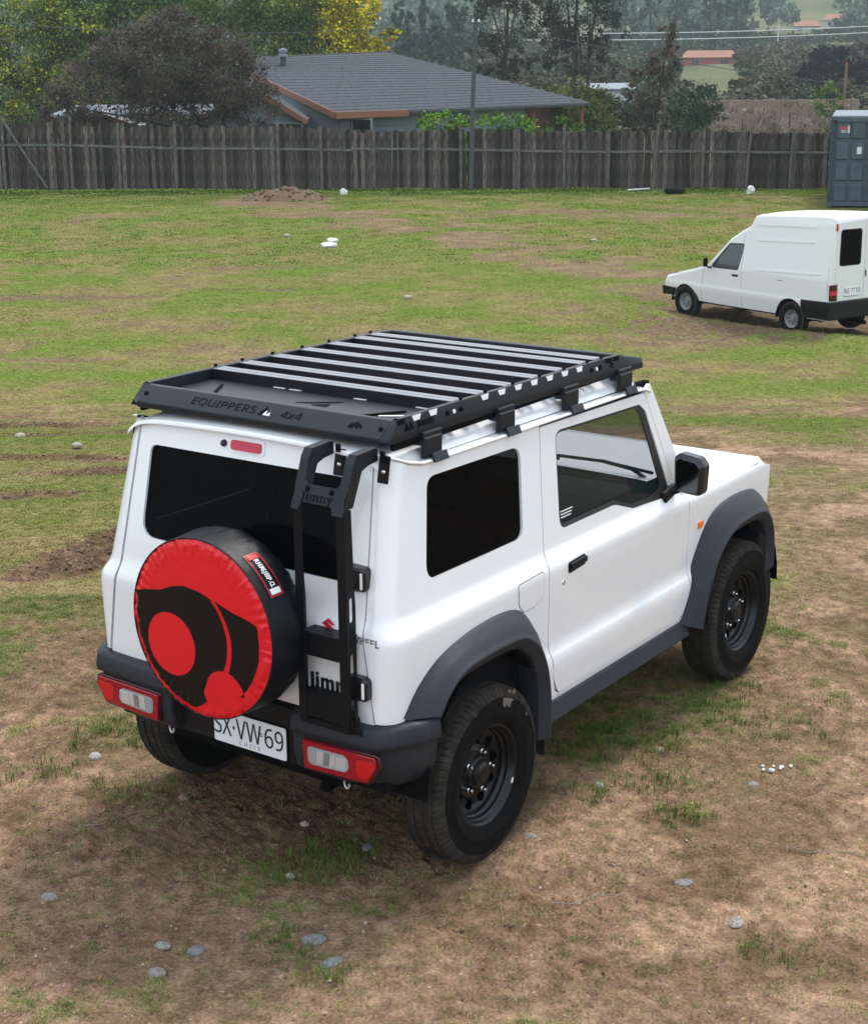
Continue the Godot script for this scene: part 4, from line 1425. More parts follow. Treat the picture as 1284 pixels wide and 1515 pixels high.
		var t := rng.randf()
		var c := Color(0.060, 0.075, 0.040) if t < 0.5 else (Color(0.095, 0.085, 0.055) if t < 0.8 else Color(0.038, 0.05, 0.032))
		cs2.append(c)
	scatter("hillside_scrub", cm, M.leaf, xs2, cs2, "olive and brown scrub covering the slope beyond the sheds", "scrub")
	scatter("hillside_wood", cm, M.leaf, xfs, cols, "wooded hillside fading into pale haze at the top", "forest")


func far_house(called: String, label: String, at: Vector3, w: float, wall_h: float, roof_h: float, base: float, wm: Material, rm: Material) -> void:
	var h := thing(called, label, "house", Vector3(at.x, base, at.z), -0.12)
	var mb := MB.new()
	mb.box(Vector3(w, wall_h + 1.5, 5.0), T(Vector3(0, wall_h / 2.0 - 0.75, -2.5)), 0.03)
	part("wall", mb, wm, h)
	mb = MB.new()
	var e := 0.4
	slab(mb, PackedVector3Array([Vector3(-w / 2 - e, wall_h - 0.05, e), Vector3(w / 2 + e, wall_h - 0.05, e), Vector3(w / 2 - 0.6, wall_h + roof_h, -2.5), Vector3(-w / 2 + 0.6, wall_h + roof_h, -2.5)]), 0.12)
	slab(mb, PackedVector3Array([Vector3(w / 2 + e, wall_h - 0.05, -5.0 - e), Vector3(-w / 2 - e, wall_h - 0.05, -5.0 - e), Vector3(-w / 2 + 0.6, wall_h + roof_h, -2.5), Vector3(w / 2 - 0.6, wall_h + roof_h, -2.5)]), 0.12)
	slab(mb, PackedVector3Array([Vector3(w / 2 + e, wall_h - 0.05, e), Vector3(w / 2 + e, wall_h - 0.05, -5.0 - e), Vector3(w / 2 - 0.6, wall_h + roof_h, -2.5)]), 0.12)
	slab(mb, PackedVector3Array([Vector3(-w / 2 - e, wall_h - 0.05, -5.0 - e), Vector3(-w / 2 - e, wall_h - 0.05, e), Vector3(-w / 2 + 0.6, wall_h + roof_h, -2.5)]), 0.12)
	part("roof", mb, rm, h)
	for k in 2: window(h, Vector3((k - 0.5) * w * 0.55, wall_h * 0.55, 0.0), w * 0.16, wall_h * 0.4, 0.0)


# ---------- the parked van ----------
const VX := [0.20, 0.690, 0.35, 0.725, 0.50, 0.758, 0.56, 0.765, 0.60, 0.758, 0.92, 0.765, 0.98, 0.755, 1.35, 0.705, 1.75, 0.650, 1.92, 0.60]


func build_van() -> void:
	var t := thing("delivery_van", "white high-roofed delivery van with black bumpers parked at the right edge", "van", VAN_AT, VAN_TURN)
	var top := P2([-2.965, 0.47, -2.955, 0.56, -2.90, 0.655, -2.60, 0.745, -2.20, 0.845, -1.92, 0.925, -1.66, 1.17, -1.44, 1.40, -1.36, 1.445, -1.20, 1.545, -1.06, 1.615, -1.02, 1.66, -0.99, 1.735, -0.95, 1.790, -0.86, 1.820, -0.40, 1.850, 0.10, 1.876, 0.55, 1.893, 0.68, 1.880, 0.735, 1.82, 0.752, 1.65, 0.765, 1.20, 0.775, 0.60])
	var k := top.size()
	var ins := PackedVector2Array()
	for i in k:
		var d := (top[mini(i + 1, k - 1)] - top[maxi(i - 1, 0)]).normalized()
		ins.append(top[i] + Vector2(d.y, -d.x) * 0.055)
	var f := func(q: Vector2, sx: float, off: float) -> Vector3:
		return Vector3((soft(VX, q.y) + off) * sx * (1.0 - 0.035 * ss(-1.6, -2.95, q.x) - 0.02 * ss(0.3, 0.75, q.x)), q.y, q.x)
	var mb := MB.new()
	var rows := []
	for i in k:
		var row := PackedVector3Array()
		for s in [-1.0, 1.0]:
			var a: Vector3 = f.call(ins[i], s, 0.0)
			var b: Vector3 = f.call(top[i], s, 0.0)
			var pts := [a]
			for q in 5:
				var w := (q + 1) / 5.0
				var ang := w * PI / 2
				var X0 := absf(a.x)
				pts.append(Vector3(s * (X0 - 0.055 * (1.0 - cos(ang))), lerpf(a.y, b.y, sin(ang)), lerpf(a.z, b.z, sin(ang))))
			if s < 0: row.append_array(PackedVector3Array(pts))
			else:
				for q in 5:
					var u := (q + 1) / 6.0
					var e0: Vector3 = row[5]
					row.append(Vector3(lerpf(e0.x, -e0.x, u), b.y + 0.02 * sin(u * PI) * ss(1.7, 1.85, b.y), b.z))
				pts.reverse()
				row.append_array(PackedVector3Array(pts))
		rows.append(row)
	mb.grid(rows, true)
	part("roof_and_bonnet", mb, M.van_paint, t)
	var side := ins.duplicate()
	side.append_array(P2([0.775, 0.30, -2.90, 0.30]))
	var arc_r := PackedVector2Array()
	var arc_f := PackedVector2Array()
	for i in 17:
		var a := PI * i / 16.0
		arc_r.append(Vector2(-0.02 + 0.315 * cos(a), 0.245 + 0.335 * sin(a)))
		arc_f.append(Vector2(-2.42 + 0.305 * cos(a), 0.225 + 0.33 * sin(a)))
	arc_r.append_array(P2([-0.335, 0.0, 0.295, 0.0]))
	arc_f.append_array(P2([-2.725, 0.0, -2.115, 0.0]))
	var win := round_poly(P2([-1.83, 0.895, -1.44, 1.325, -1.09, 1.345, -1.17, 0.905]), 0.05, 4)
	side = Geometry2D.intersect_polygons(side, P2([-4, 0.235, 4, 0.235, 4, 3, -4, 3]))[0]
	for sx in [-1.0, 1.0]:
		mb = MB.new()
		mb.panel(side, [arc_r, arc_f, win], func(q: Vector2) -> Vector3: return f.call(q, sx, 0.0), Vector2(0.09, 0.035), -sx, 0.02)
		var sd := part("side_panel", mb, M.van_paint, t)
		mb = MB.new()
		mb.panel(win, [], func(q: Vector2) -> Vector3: return f.call(q, sx, -0.012), Vector2(0.1, 0.1), -sx)
		part("cab_window", mb, M.van_glass, sd)
		mb = MB.new()
		mb.panel(win, [round_poly(P2([-1.785, 0.918, -1.432, 1.305, -1.107, 1.323, -1.185, 0.926]), 0.04, 4)], func(q: Vector2) -> Vector3: return f.call(q, sx, -0.006), Vector2(0.1, 0.1), -sx)
		part("window_seal", mb, M.rubber, sd)
		# pressed ribs
		for q in [[-0.85, 1.665, 0.36, 1.715], [-0.86, 1.425, 0.37, 1.48], [-0.82, 0.955, 0.56, 1.01]]:
			mb = MB.new()
			mb.panel(round_poly(P2([q[0], q[1] - 0.014, q[2], q[3] - 0.014, q[2], q[3] + 0.014, q[0], q[1] + 0.014]), 0.012, 3), [], func(p: Vector2) -> Vector3: return f.call(p, sx, 0.009), Vector2(0.2, 0.05), -sx, 0.009)
			part("pressed_rib", mb, M.van_paint, sd)
		# joints round the cab door, door handle
		mb = MB.new()
		for q in [[-1.97, 0.92, -2.03, 0.30], [-1.12, 1.50, -1.10, 0.95], [-1.10, 0.95, -1.08, 0.27], [-2.90, 0.655, -1.95, 0.90], [-2.03, 0.30, -1.08, 0.29]]:
			var a := Vector2(q[0], q[1])
			var b := Vector2(q[2], q[3])
			var nd := (b - a).normalized().orthogonal() * 0.003
			mb.panel(PackedVector2Array([a - nd, b - nd, b + nd, a + nd]), [], func(p: Vector2) -> Vector3: return f.call(p, sx, 0.0015), Vector2(0.4, 0.2), -sx)
		part("door_joint", mb, M.joint, sd)
		mb = MB.new()
		mb.panel(round_poly(P2([-1.30, 0.805, -1.17, 0.805, -1.17, 0.835, -1.30, 0.835]), 0.01, 3), [], func(p: Vector2) -> Vector3: return f.call(p, sx, 0.014), Vector2(0.2, 0.1), -sx, 0.014)
		part("door_handle", mb, M.trim, sd)
		mb = MB.new()
		mb.panel(round_poly(P2([-0.30, 0.835, -0.17, 0.835, -0.17, 0.843, -0.30, 0.843]), 0.003, 2), [], func(p: Vector2) -> Vector3: return f.call(p, sx, 0.003), Vector2(0.2, 0.1), -sx, 0.003)
		part("flank_slot", mb, M.joint, sd)
		# bumpers
		mb = MB.new()
		mb.panel(P2([0.235, 0.315, 0.225, 0.595, 0.79, 0.605, 0.79, 0.315]), [arc_r], func(p: Vector2) -> Vector3: return f.call(p, sx, 0.018), Vector2(0.15, 0.1), -sx, 0.02)
		part("rear_bumper_side", mb, M.trim, t)
		mb = MB.new()
		mb.panel(P2([-2.99, 0.33, -2.99, 0.475, -2.66, 0.46, -2.60, 0.33]), [arc_f], func(p: Vector2) -> Vector3: return f.call(p, sx, 0.016), Vector2(0.15, 0.1), -sx, 0.02)
		part("front_bumper_side", mb, M.trim, t)
		# door mirror
		mb = MB.new()
		mb.box(Vector3(0.09, 0.15, 0.06), T(Vector3(0.86 * sx, 0.985, -1.83)), 0.02)
		mb.tube(P3([0.74 * sx, 0.90, -1.78, 0.80 * sx, 0.90, -1.81, 0.85 * sx, 0.94, -1.83]), 0.016, 6)
		part("door_mirror", mb, M.black, t)
		# tail lamp and reflector
		mb = MB.new()
		mb.prism(round_poly(P2([0.585, 0.615, 0.745, 0.615, 0.755, 0.865, 0.595, 0.865]), 0.015, 3), 0.765, 0.792, Transform3D(Basis(Vector3(sx, 0, 0), Vector3(0, 1, 0), Vector3(0, 0, 1)), Vector3.ZERO), 0.006)
		var tl := part("tail_lamp", mb, M.lens_rim, t)
		mb = MB.new()
		mb.prism(round_poly(P2([0.60, 0.70, 0.745, 0.70, 0.75, 0.775, 0.605, 0.775]), 0.01, 3), 0.791, 0.7945, Transform3D(Basis(Vector3(sx, 0, 0), Vector3(0, 1, 0), Vector3(0, 0, 1)), Vector3.ZERO), 0.001)
		part("lens_band", mb, M.lens_pink, tl)
		mb = MB.new()
		mb.box(Vector3(0.028, 0.115, 0.02), T(Vector3(0.625 * sx, 1.735, 0.748)), 0.006)
		part("reflector", mb, M.lens_red2, t)
		for wz in [0.0, -2.42]:
			mb = MB.new()
			var wr := []
			for i in 13:
				var a := PI * i / 12.0
				var row := PackedVector3Array()
				for x in [0.735, 0.40]: row.append(Vector3(x * sx, 0.24 + 0.335 * sin(a), wz - 0.01 + 0.325 * cos(a)))
				wr.append(row)
			mb.grid(wr)
			for i in 12: mb.tri(Vector3(0.40 * sx, 0.2, wz), wr[i][1], wr[i + 1][1])
			part("wheel_well", mb, M.black, t)
	mb = MB.new()
	mb.box(Vector3(1.52, 0.285, 0.05), T(Vector3(0, 0.46, 0.785)), 0.02)
	part("rear_bumper", mb, M.trim, t)
	mb = MB.new()
	mb.box(Vector3(1.46, 0.15, 0.05), T(Vector3(0, 0.40, -2.975)), 0.02)
	part("front_bumper", mb, M.trim, t)
	# rear doors
	for sx in [-1.0, 1.0]:
		mb = MB.new()
		var xr := Transform3D(Basis(Vector3(sx, 0, 0), Vector3(0, 1, 0), Vector3(0, 0, 1)), Vector3.ZERO)
		var dz := func(q: Vector2) -> Vector3: return Vector3(q.x * sx, q.y, 0.792 - 0.022 * ss(0.6, 1.9, q.y) - 0.010 * pow(q.x / 0.6, 4.0))
		var wn := round_poly(P2([0.085, 1.14, 0.565, 1.14, 0.55, 1.70, 0.08, 1.70]), 0.06, 4)
		mb.panel(round_poly(P2([0.004, 0.61, 0.57, 0.61, 0.57, 0.88, 0.63, 0.90, 0.60, 1.80, 0.004, 1.83]), [0.0, 0.02, 0.02, 0.02, 0.04, 0.0], 4), [wn], dz, Vector2(0.12, 0.12), sx, 0.012)
		var rd := part("rear_door", mb, M.van_paint, t)
		mb = MB.new()
		mb.panel(wn, [], func(q: Vector2) -> Vector3: return dz.call(q) - Vector3(0, 0, 0.006), Vector2(0.2, 0.2), sx)
		part("rear_window", mb, M.dark_glass, rd)
		mb = MB.new()
		mb.panel(wn, [round_poly(P2([0.10, 1.155, 0.55, 1.155, 0.535, 1.685, 0.095, 1.685]), 0.05, 4)], func(q: Vector2) -> Vector3: return dz.call(q) + Vector3(0, 0, 0.003), Vector2(0.2, 0.2), sx, 0.008)
		part("window_seal", mb, M.rubber, rd)
	mb = MB.new()
	mb.box(Vector3(0.02, 0.10, 0.02), T(Vector3(0.03, 1.0, 0.79)), 0.005)
	part("door_handle", mb, M.trim, t)
	mb = MB.new()
	mb.prism(round_poly(P2([-0.18, -0.065, 0.18, -0.065, 0.18, 0.065, -0.18, 0.065]), 0.01, 3), 0.0, 0.004, T(Vector3.ZERO), 0.001)
	var np := part("number_plate", mb, M.plate, t)
	np.position = Vector3(-0.255, 0.745, 0.7935)
	text("plate_lettering", "NE·7710", 0.080, 0.0015, M.ink, np, T(Vector3(0, 0.005, 0.0045)), "Droid Sans", false, 0.86)
	mb = MB.new()
	mb.box(Vector3(0.36, 0.004, 0.010), T(Vector3(0, -0.078, 0.0)))
	part("plate_edge", mb, M.joint, np)
	# glass in front
	mb = MB.new()
	var g0 := []
	for i in 5:
		var q := i / 4.0
		var row := PackedVector3Array()
		for j in 7: row.append(Vector3(lerpf(-0.60, 0.60, j / 6.0) * lerpf(1.02, 0.95, q), lerpf(0.965, 1.375, q) + 0.008, lerpf(-1.885, -1.47, q) - 0.008))
		g0.append(row)
	mb.grid(g0, true)
	part("windscreen", mb, M.van_glass, t)
	mb = MB.new()
	mb.box(Vector3(1.30, 0.08, 3.3), T(Vector3(0, 0.30, -1.1)), 0.02)
	mb.tube(P3([0.18, 0.20, 0.72, 0.2, 0.22, -0.2]), 0.035, 8)
	mb.box(Vector3(1.1, 0.55, 0.10), T(Vector3(0, 0.95, -0.95)))
	mb.box(Vector3(1.25, 0.3, 0.3), T(Vector3(0, 0.75, -1.75)), 0.04)
	mb.tube(P3([-0.6, 0.215, 0, 0.6, 0.215, 0]), 0.035, 8)
	part("underbody", mb, M.black, t)
	var ty := tyre_mesh(0.275, 0.145, 0.078)
	var tm := tyre_mesh(0.275, 0.145, 0.078, 240, 60, true)
	var rm := rim_mesh()
	for sx in [-1.0, 1.0]:
		for z in [0.0, -2.42]:
			var w := Node3D.new()
			w.name = "wheel" if not t.has_node("wheel") else "wheel_%03d" % (t.get_child_count())
			t.add_child(w, true)
			w.position = Vector3(0.655 * sx, 0.255, z)
			w.rotation.y = PI if sx < 0 else 0.0
			part_mesh("tyre", ty, M.tyre, w)
			part_mesh("tread", tm, M.tread, w)
			var r := part_mesh("rim", rm, M.van_rim, w)
			r.scale = Vector3(0.80, 0.72, 0.72)
			mb = MB.new()
			mb.lathe(P2([0.05, 0.02, 0.045, 0.05, 0.0, 0.055]), 16, T(Vector3.ZERO, Vector3(0, 0, -PI / 2)))
			part("hub_cap", mb, M.joint, w)


func build_container() -> void:
	var t := thing("shipping_container", "blue-grey steel shipping container with panelled doors behind the van", "container", Vector3(12.88, -1.11, -46.7), -0.26)
	var mb := MB.new()
	mb.box(Vector3(2.40, 2.52, 6.0), T(Vector3(0, 1.30, -3.03)), 0.01)
	part("body", mb, M.steel_blue, t)
	mb = MB.new()
	mb.box(Vector3(2.44, 0.04, 6.06), T(Vector3(0, 2.585, -3.03)), 0.01)
	part("roof_sheet", mb, M.tin, t)
	for sx in [-1.0, 1.0]:
		mb = MB.new()
		mb.box(Vector3(0.10, 2.5, 0.10), T(Vector3(1.19 * sx, 1.28, 0.0)), 0.012)
		part("corner_post", mb, M.steel_dark, t)
		for y in [0.06, 2.53]:
			mb = MB.new()
			mb.box(Vector3(0.16, 0.12, 0.17), T(Vector3(1.16 * sx, y, 0.0)), 0.012)
			part("corner_casting", mb, M.steel_blue, t)
		for i in 3:
			mb = MB.new()
			mb.box(Vector3(0.05, 0.14, 0.06), T(Vector3(1.235 * sx, 0.5 + i * 0.75, 0.02)), 0.01)
			part("hinge", mb, M.steel_blue, t)
	for y in [0.08, 2.49]:
		mb = MB.new()
		mb.box(Vector3(2.16, 0.13, 0.10), T(Vector3(0, y, 0.004)), 0.012)
		part("end_rail", mb, M.steel_blue, t)
	for c in 5:
		for r in 4:
			mb = MB.new()
			mb.box(Vector3(0.385, 0.50, 0.06), T(Vector3(-0.88 + c * 0.44, 0.40 + r * 0.60, -0.010)), 0.028)
			part("door_panel", mb, M.steel_blue, t)
	for x in [-0.55, -0.12, 0.12, 0.55]:
		mb = MB.new()
		mb.tube(P3([x, 0.15, 0.045, x, 2.4, 0.045]), 0.016, 8)
		if absf(x) < 0.5: part("lock_bar", mb, M.steel_blue, t)
	mb = MB.new()
	mb.box(Vector3(0.20, 0.065, 0.002), T(Vector3(-0.87, 2.26, 0.0222)))
	part("warning_label", mb, M.lens_pink, t)
	mb = MB.new()
	mb.box(Vector3(0.05, 0.20, 0.002), T(Vector3(-0.73, 2.22, 0.0225)))
	for k in 3: mb.box(Vector3(0.16, 0.012, 0.002), T(Vector3(-0.87, 2.195 - k * 0.03, 0.0222)))
	mb.box(Vector3(0.13, 0.20, 0.002), T(Vector3(-0.40, 1.62, 0.0222)))
	part("paper_label", mb, M.litter, t)


# ---------- small things on the ground ----------
func build_small_things() -> void:
	var nz := FastNoiseLite.new()
	nz.seed = 9
	nz.frequency = 0.03
	var stones := [
		[-0.43, -4.84, 0.044, 0.020, 0.032, "stone_grey", "smooth grey oval stone in the foreground, largest of those below the bumper"],
		[-0.83, -4.76, 0.032, 0.020, 0.026, "stone_grey", "bluish grey stone left of the largest oval stone"],
		[-0.36, -4.70, 0.045, 0.018, 0.026, "stone_grey", "flat half-buried grey stone just below the largest oval stone"],
		[-0.94, -4.62, 0.032, 0.022, 0.028, "stone", "pale rounded stone near the bottom edge at the left"],
		[-1.23, -5.12, 0.018, 0.010, 0.014, "stone_brown", "tiny brown stone next to the beige oval stone at the left"],
		[-1.42, -5.14, 0.036, 0.022, 0.026, "stone", "beige oval stone in the bare earth at the left edge"],
		[-0.95, -4.80, 0.030, 0.016, 0.022, "stone", "light grey stone beside the bluish grey one"],
		[-0.55, -5.28, 0.020, 0.013, 0.016, "stone_pale", "small pale pebble midway between bumper and foreground stones"],
		[-0.27, -5.52, 0.030, 0.016, 0.022, "stone_grey", "grey stone in the shade beside the rear wheel"],
		[-0.53, -5.72, 0.020, 0.014, 0.016, "stone_pale", "small pale stone in the shade below the number plate"],
		[-1.51, -6.38, 0.036, 0.024, 0.028, "stone_pale", "pale stone left of the rear bumper, by the green tuft"],
		[-1.05, -5.96, 0.030, 0.018, 0.024, "stone_brown", "brown stone in the shade below the left tail lamp"],
		[0.69, -6.04, 0.028, 0.014, 0.020, "stone_pale", "cream flat stone right of the near rear wheel"],
		[0.37, -5.60, 0.028, 0.014, 0.022, "stone", "beige stone close in front of the near rear tyre"],
		[0.99, -6.40, 0.030, 0.024, 0.028, "stone_brown", "dark brown clod of earth right of the green patch"],
		[1.06, -4.94, 0.040, 0.012, 0.028, "stone", "flat beige stone half sunk in the sand at lower right"],
		[0.92, -5.24, 0.036, 0.010, 0.026, "stone_grey", "flat grey stone half sunk in the sand at right"],
		[1.34, -6.05, 0.026, 0.013, 0.020, "stone", "grey-beige stone near the right edge below the white crumbs"]]
	for s in stones:
		var mb := MB.new()
		mb.ball(Vector3.ZERO, Vector3(s[2], s[3] * 0.8, s[4]), 16, 22, nz, 0.06)
		single("stone", mb, M[s[5]], s[6], "stone", Vector3(s[0], height(s[0], s[1]) + 0.016 * N2.get_noise_2d(s[0], s[1]) + 0.02 * N1.get_noise_2d(s[0], s[1]) + s[3] * 0.02, s[1]), s[0] * 7.0)
	# crumbs of white plaster
	for k in 7:
		var mb := MB.new()
		var r := 0.006 + 0.006 * rng.randf()
		mb.ball(Vector3.ZERO, Vector3(r * 1.4, r * 0.8, r), 6, 9, nz, 0.3)
		var x := 1.40 + 0.075 * (k % 4) * 0.55 + 0.02 * rng.randf()
		var z := -6.22 + 0.03 * (k / 4) + 0.02 * rng.randf()
		single("plaster_crumb", mb, M.litter, "crumb of white plaster in the little heap right of the car", "rubble", Vector3(x, height(x, z) + 0.006, z), rng.randf() * 6.0, "white plaster crumbs right of the car")
	# stones in the field, left and beyond
	var far := [[-4.45, -15.2, 0.06, "pale stone on the mud streaks at the far left, upper"], [-3.95, -14.6, 0.055, "pale stone right of the upper one on the mud streaks"], [-4.0, -13.6, 0.06, "whitish stone on the mud at the left, below the streaks"], [-3.25, -13.9, 0.05, "small pale stone on the mud at the left, nearest the car"], [-0.45, -28.7, 0.08, "pale orange stone lying in the grass beyond the roof rack"], [-3.66, -39.94, 0.09, "white lump in the grass left of the litter"], [3.92, -38.26, 0.08, "pale stone on the dirt track left of the van"]]
	for s in far:
		var mb := MB.new()
		mb.ball(Vector3.ZERO, Vector3(s[2], s[2] * 0.6, s[2] * 0.8), 8, 12, nz, 0.2)
		single("field_stone", mb, M.stone_pale, s[3], "stone", Vector3(s[0], height(s[0], s[1]) + 0.02, s[1]))
	# crumpled white litter
	for q in [[-2.45, -37.5, 0.22, 0.07, "crumpled white litter in the middle of the meadow, larger piece"], [-2.42, -38.5, 0.16, 0.07, "crumpled white litter in the meadow, smaller piece behind"], [10.5, -52.4, 0.20, 0.17, "white plastic bag lying before the fence near the container"], [-2.93, -53.2, 0.12, 0.14, "small white scrap at the fence near the earth mound"]]:
		var mb := MB.new()
		mb.ball(Vector3.ZERO, Vector3(q[2], q[3], q[2] * 0.6), 14, 20, nz, 0.42)
		single("litter", mb, M.litter, q[4], "litter", Vector3(q[0], height(q[0], q[1]) + q[3] * 0.5, q[1]), q[0])
	var pk := MB.new()
	pk.box(Vector3(0.75, 0.03, 0.10), T(Vector3(0, 0.05, 0), Vector3(0, 0, 0.05)), 0.005)
	single("plank", pk, M.pale, "white plank lying in the grass at the foot of the fence", "plank", Vector3(7.0, -1.12, -53.8), 0.1)
	var old := MB.new()
	old.lathe(P2([0.17, 0.0, 0.19, -0.07, 0.30, -0.085, 0.335, -0.05, 0.345, 0.0, 0.335, 0.05, 0.30, 0.085, 0.19, 0.07, 0.17, 0.0]), 40, T(Vector3.ZERO))
	single("old_tyre", old, M.tyre, "old black tyre lying flat in the grass before the fence", "tyre", Vector3(8.05, -1.05, -52.7))
	# mound of earth with clods
	var md := MB.new()
	var rows := []
	for i in 15:
		var r := i / 14.0
		var row := PackedVector3Array()
		for j in 48:
			var a := TAU * j / 48.0
			var x := cos(a) * r * 1.55
			var z := sin(a) * r * 0.9
			row.append(Vector3(x, 0.34 * pow(maxf(0.0, 1.0 - r * r), 1.0) * (1.0 + 0.5 * N2.get_noise_2d(x * 1.4, z * 1.4)) + 0.10 * N3.get_noise_2d(x * 0.6, z * 0.6) * (1.0 - r) - 0.02, z))
		rows.append(row)
	md.grid(rows, true, true)
	var heap := thing("earth_mound", "heap of brown earth and rubble before the fence at the left", "mound", Vector3(-4.75, -1.15, -51.6))
	part("heap", md, M.earth, heap)
	for k in 90:
		var mb := MB.new()
		var r := rng.randf_range(0.02, 0.055)
		mb.ball(Vector3.ZERO, Vector3(r, r * 0.7, r), 5, 7, nz, 0.3)
		var x := rng.randf_range(-1.4, 1.4)
		var z := rng.randf_range(-0.1, 0.8)
		var rr := Vector2(x / 1.55, z / 0.9).length()
		if rr > 1.0: continue
		var c := part("clod", mb, M.earth if k % 6 else M.stone, heap)
		c.position = Vector3(x, 0.34 * (1.0 - rr * rr), z)
	# twigs on the sand
	for q in [[0.55, -5.10, 0.2, "thin dry stalk lying on the sand right of the rear wheel"], [1.5, -5.45, -0.3, "thin dry twig lying on the sand near the right edge"], [-1.3, -5.75, 0.5, "thin dry stalk on the earth left of the bumper's shade"]]:
		var mb := MB.new()
		var pts := PackedVector3Array()
		for k in 9: pts.append(Vector3((k - 4) * 0.034, 0.004 + 0.003 * sin(k * 1.9), 0.02 * sin(k * 0.8)))
		mb.tube(pts, 0.0022, 5, 0.0012)
		single("dry_stalk", mb, M.stone, q[3], "twig", Vector3(q[0], height(q[0], q[1]) + 0.016 * N2.get_noise_2d(q[0], q[1]) + 0.02 * N1.get_noise_2d(q[0], q[1]), q[1]), q[2])


# ---------- the off-roader: x to its right, z towards its tail, origin on the ground under the rear axle ----------
const XP := [0.38, 0.700, 0.44, 0.722, 0.47, 0.735, 0.60, 0.746, 0.650, 0.745, 0.690, 0.724, 0.76, 0.727, 0.95, 0.737, 1.02, 0.738, 1.048, 0.730, 1.072, 0.708, 1.10, 0.702, 1.60, 0.641, 1.75, 0.622]
const ZP := [0.40, 0.540, 0.73, 0.552, 1.02, 0.550, 1.05, 0.543, 1.08, 0.522, 1.10, 0.517, 1.65, 0.402, 1.75, 0.382]


func pl(t: Array, y: float) -> float:
	for i in range(0, t.size() - 2, 2):
		if y <= t[i + 2]:
			return lerpf(t[i + 1], t[i + 3], clampf((y - t[i]) / (t[i + 2] - t[i]), 0, 1))
	return t[t.size() - 1]


func soft(t: Array, y: float) -> float:
	return (pl(t, y - 0.018) + pl(t, y - 0.009) + pl(t, y) + pl(t, y + 0.009) + pl(t, y + 0.018)) / 5.0


func seam_x(y: float) -> float:      # half width of the tailgate
	return pl([0.60, 0.664, 0.735, 0.655, 1.07, 0.602, 1.66, 0.560], y)


func side_at(q: Vector2, off := 0.0, sx := 1.0) -> Vector3:
	# q.x runs along the side towards the tail and on round both corners, q.y is the height
	var y := q.y
	var X := soft(XP, y)
	var Zr := soft(ZP, y)
	var r := 0.08
	var zc := Zr - r
	var p: Vector3
	var nn := Vector3(1, 0, 0)
	if q.x <= zc:
		p = Vector3(X, y, q.x)
		var rf := 0.085
		var zf := -2.675
		if q.x < zf + rf:
			var a := minf((zf + rf - q.x) / rf, PI / 2)
			p = Vector3(X - rf + rf * cos(a), y, zf + rf - rf * sin(a))
			p.x -= maxf(0, zf + rf - q.x - rf * PI / 2)
			nn = Vector3(cos(a), 0, -sin(a))
		# the nose tapers a little
		p.x -= 0.010 * ss(-1.9, -2.7, q.x)
	else:
		var a2 := minf((q.x - zc) / r, PI / 2)
		p = Vector3(X - r + r * cos(a2) - maxf(0, q.x - zc - r * PI / 2), y, zc + r * sin(a2))
		nn = Vector3(cos(a2), 0, sin(a2))
	p += nn * off
	p.x *= sx
	return p


func tail_at(q: Vector2, off := 0.0) -> Vector3:
	return Vector3(q.x, q.y, soft(ZP, q.y) - 0.010 * q.x * q.x + off)


func seam_s(y: float) -> float:      # q.x of the tailgate seam on the side sheet
	var r := 0.08
	return soft(ZP, y) - r + r * PI / 2 + (soft(XP, y) - r - seam_x(y)) - 0.004


func resample(p: PackedVector2Array, k: int) -> PackedVector2Array:
	var cv := Curve2D.new()
	for i in p.size():
		var d := (p[mini(i + 1, p.size() - 1)] - p[maxi(i - 1, 0)]) / 6.0
		if i > 0: d = d.normalized() * minf(d.length(), (p[i] - p[i - 1]).length() * 0.35)
		cv.add_point(p[i], -d, d)
	cv.bake_interval = 0.01
	var o := PackedVector2Array()
	for i in k: o.append(cv.sample_baked(cv.get_baked_length() * i / (k - 1)))
	return o


func flare(U: PackedVector2Array, L: PackedVector2Array, mid: Vector2, sx: float) -> MB:
	var mb := MB.new()
	var k := 36
	var u := resample(U, k)
	var l := resample(L, k)
	var rows := []
	for i in k:
		var inw := (mid - l[i]).normalized()
		var out := (u[i] - mid).normalized()
		var base := side_at(u[i], 0.0)
		var row := PackedVector3Array()
		var q: Vector2
		row.append(Vector3(base.x - 0.004, u[i].y, u[i].x))
		row.append(Vector3(base.x + 0.010, u[i].y - out.y * 0.004, u[i].x - out.x * 0.004))
		row.append(Vector3(base.x + 0.016, u[i].y - out.y * 0.014, u[i].x - out.x * 0.014))
		for f in [0.35, 0.6, 0.8, 0.93]:
			q = u[i].lerp(l[i], f)
			row.append(Vector3(lerpf(base.x + 0.016, 0.812, pow(f, 0.9)), q.y, q.x))
		row.append(Vector3(0.8165, l[i].y, l[i].x))
		q = l[i] + inw * 0.008
		row.append(Vector3(0.8140, q.y, q.x))
		q = l[i] + inw * 0.044
		row.append(Vector3(0.788, q.y, q.x))
		q = l[i] + inw * 0.050
		row.append(Vector3(0.782, q.y, q.x))
		q = l[i] + inw * 0.052
		row.append(Vector3(0.70, q.y, q.x))
		for j in row.size():
			row[j].x *= sx
		rows.append(row)
	mb.grid(rows, sx > 0)
	# end caps
	for e in [0, k - 1]:
		var r2: PackedVector3Array = rows[e]
		for j in range(1, r2.size() - 1):
			mb.tri(r2[0], r2[j], r2[j + 1])
	return mb


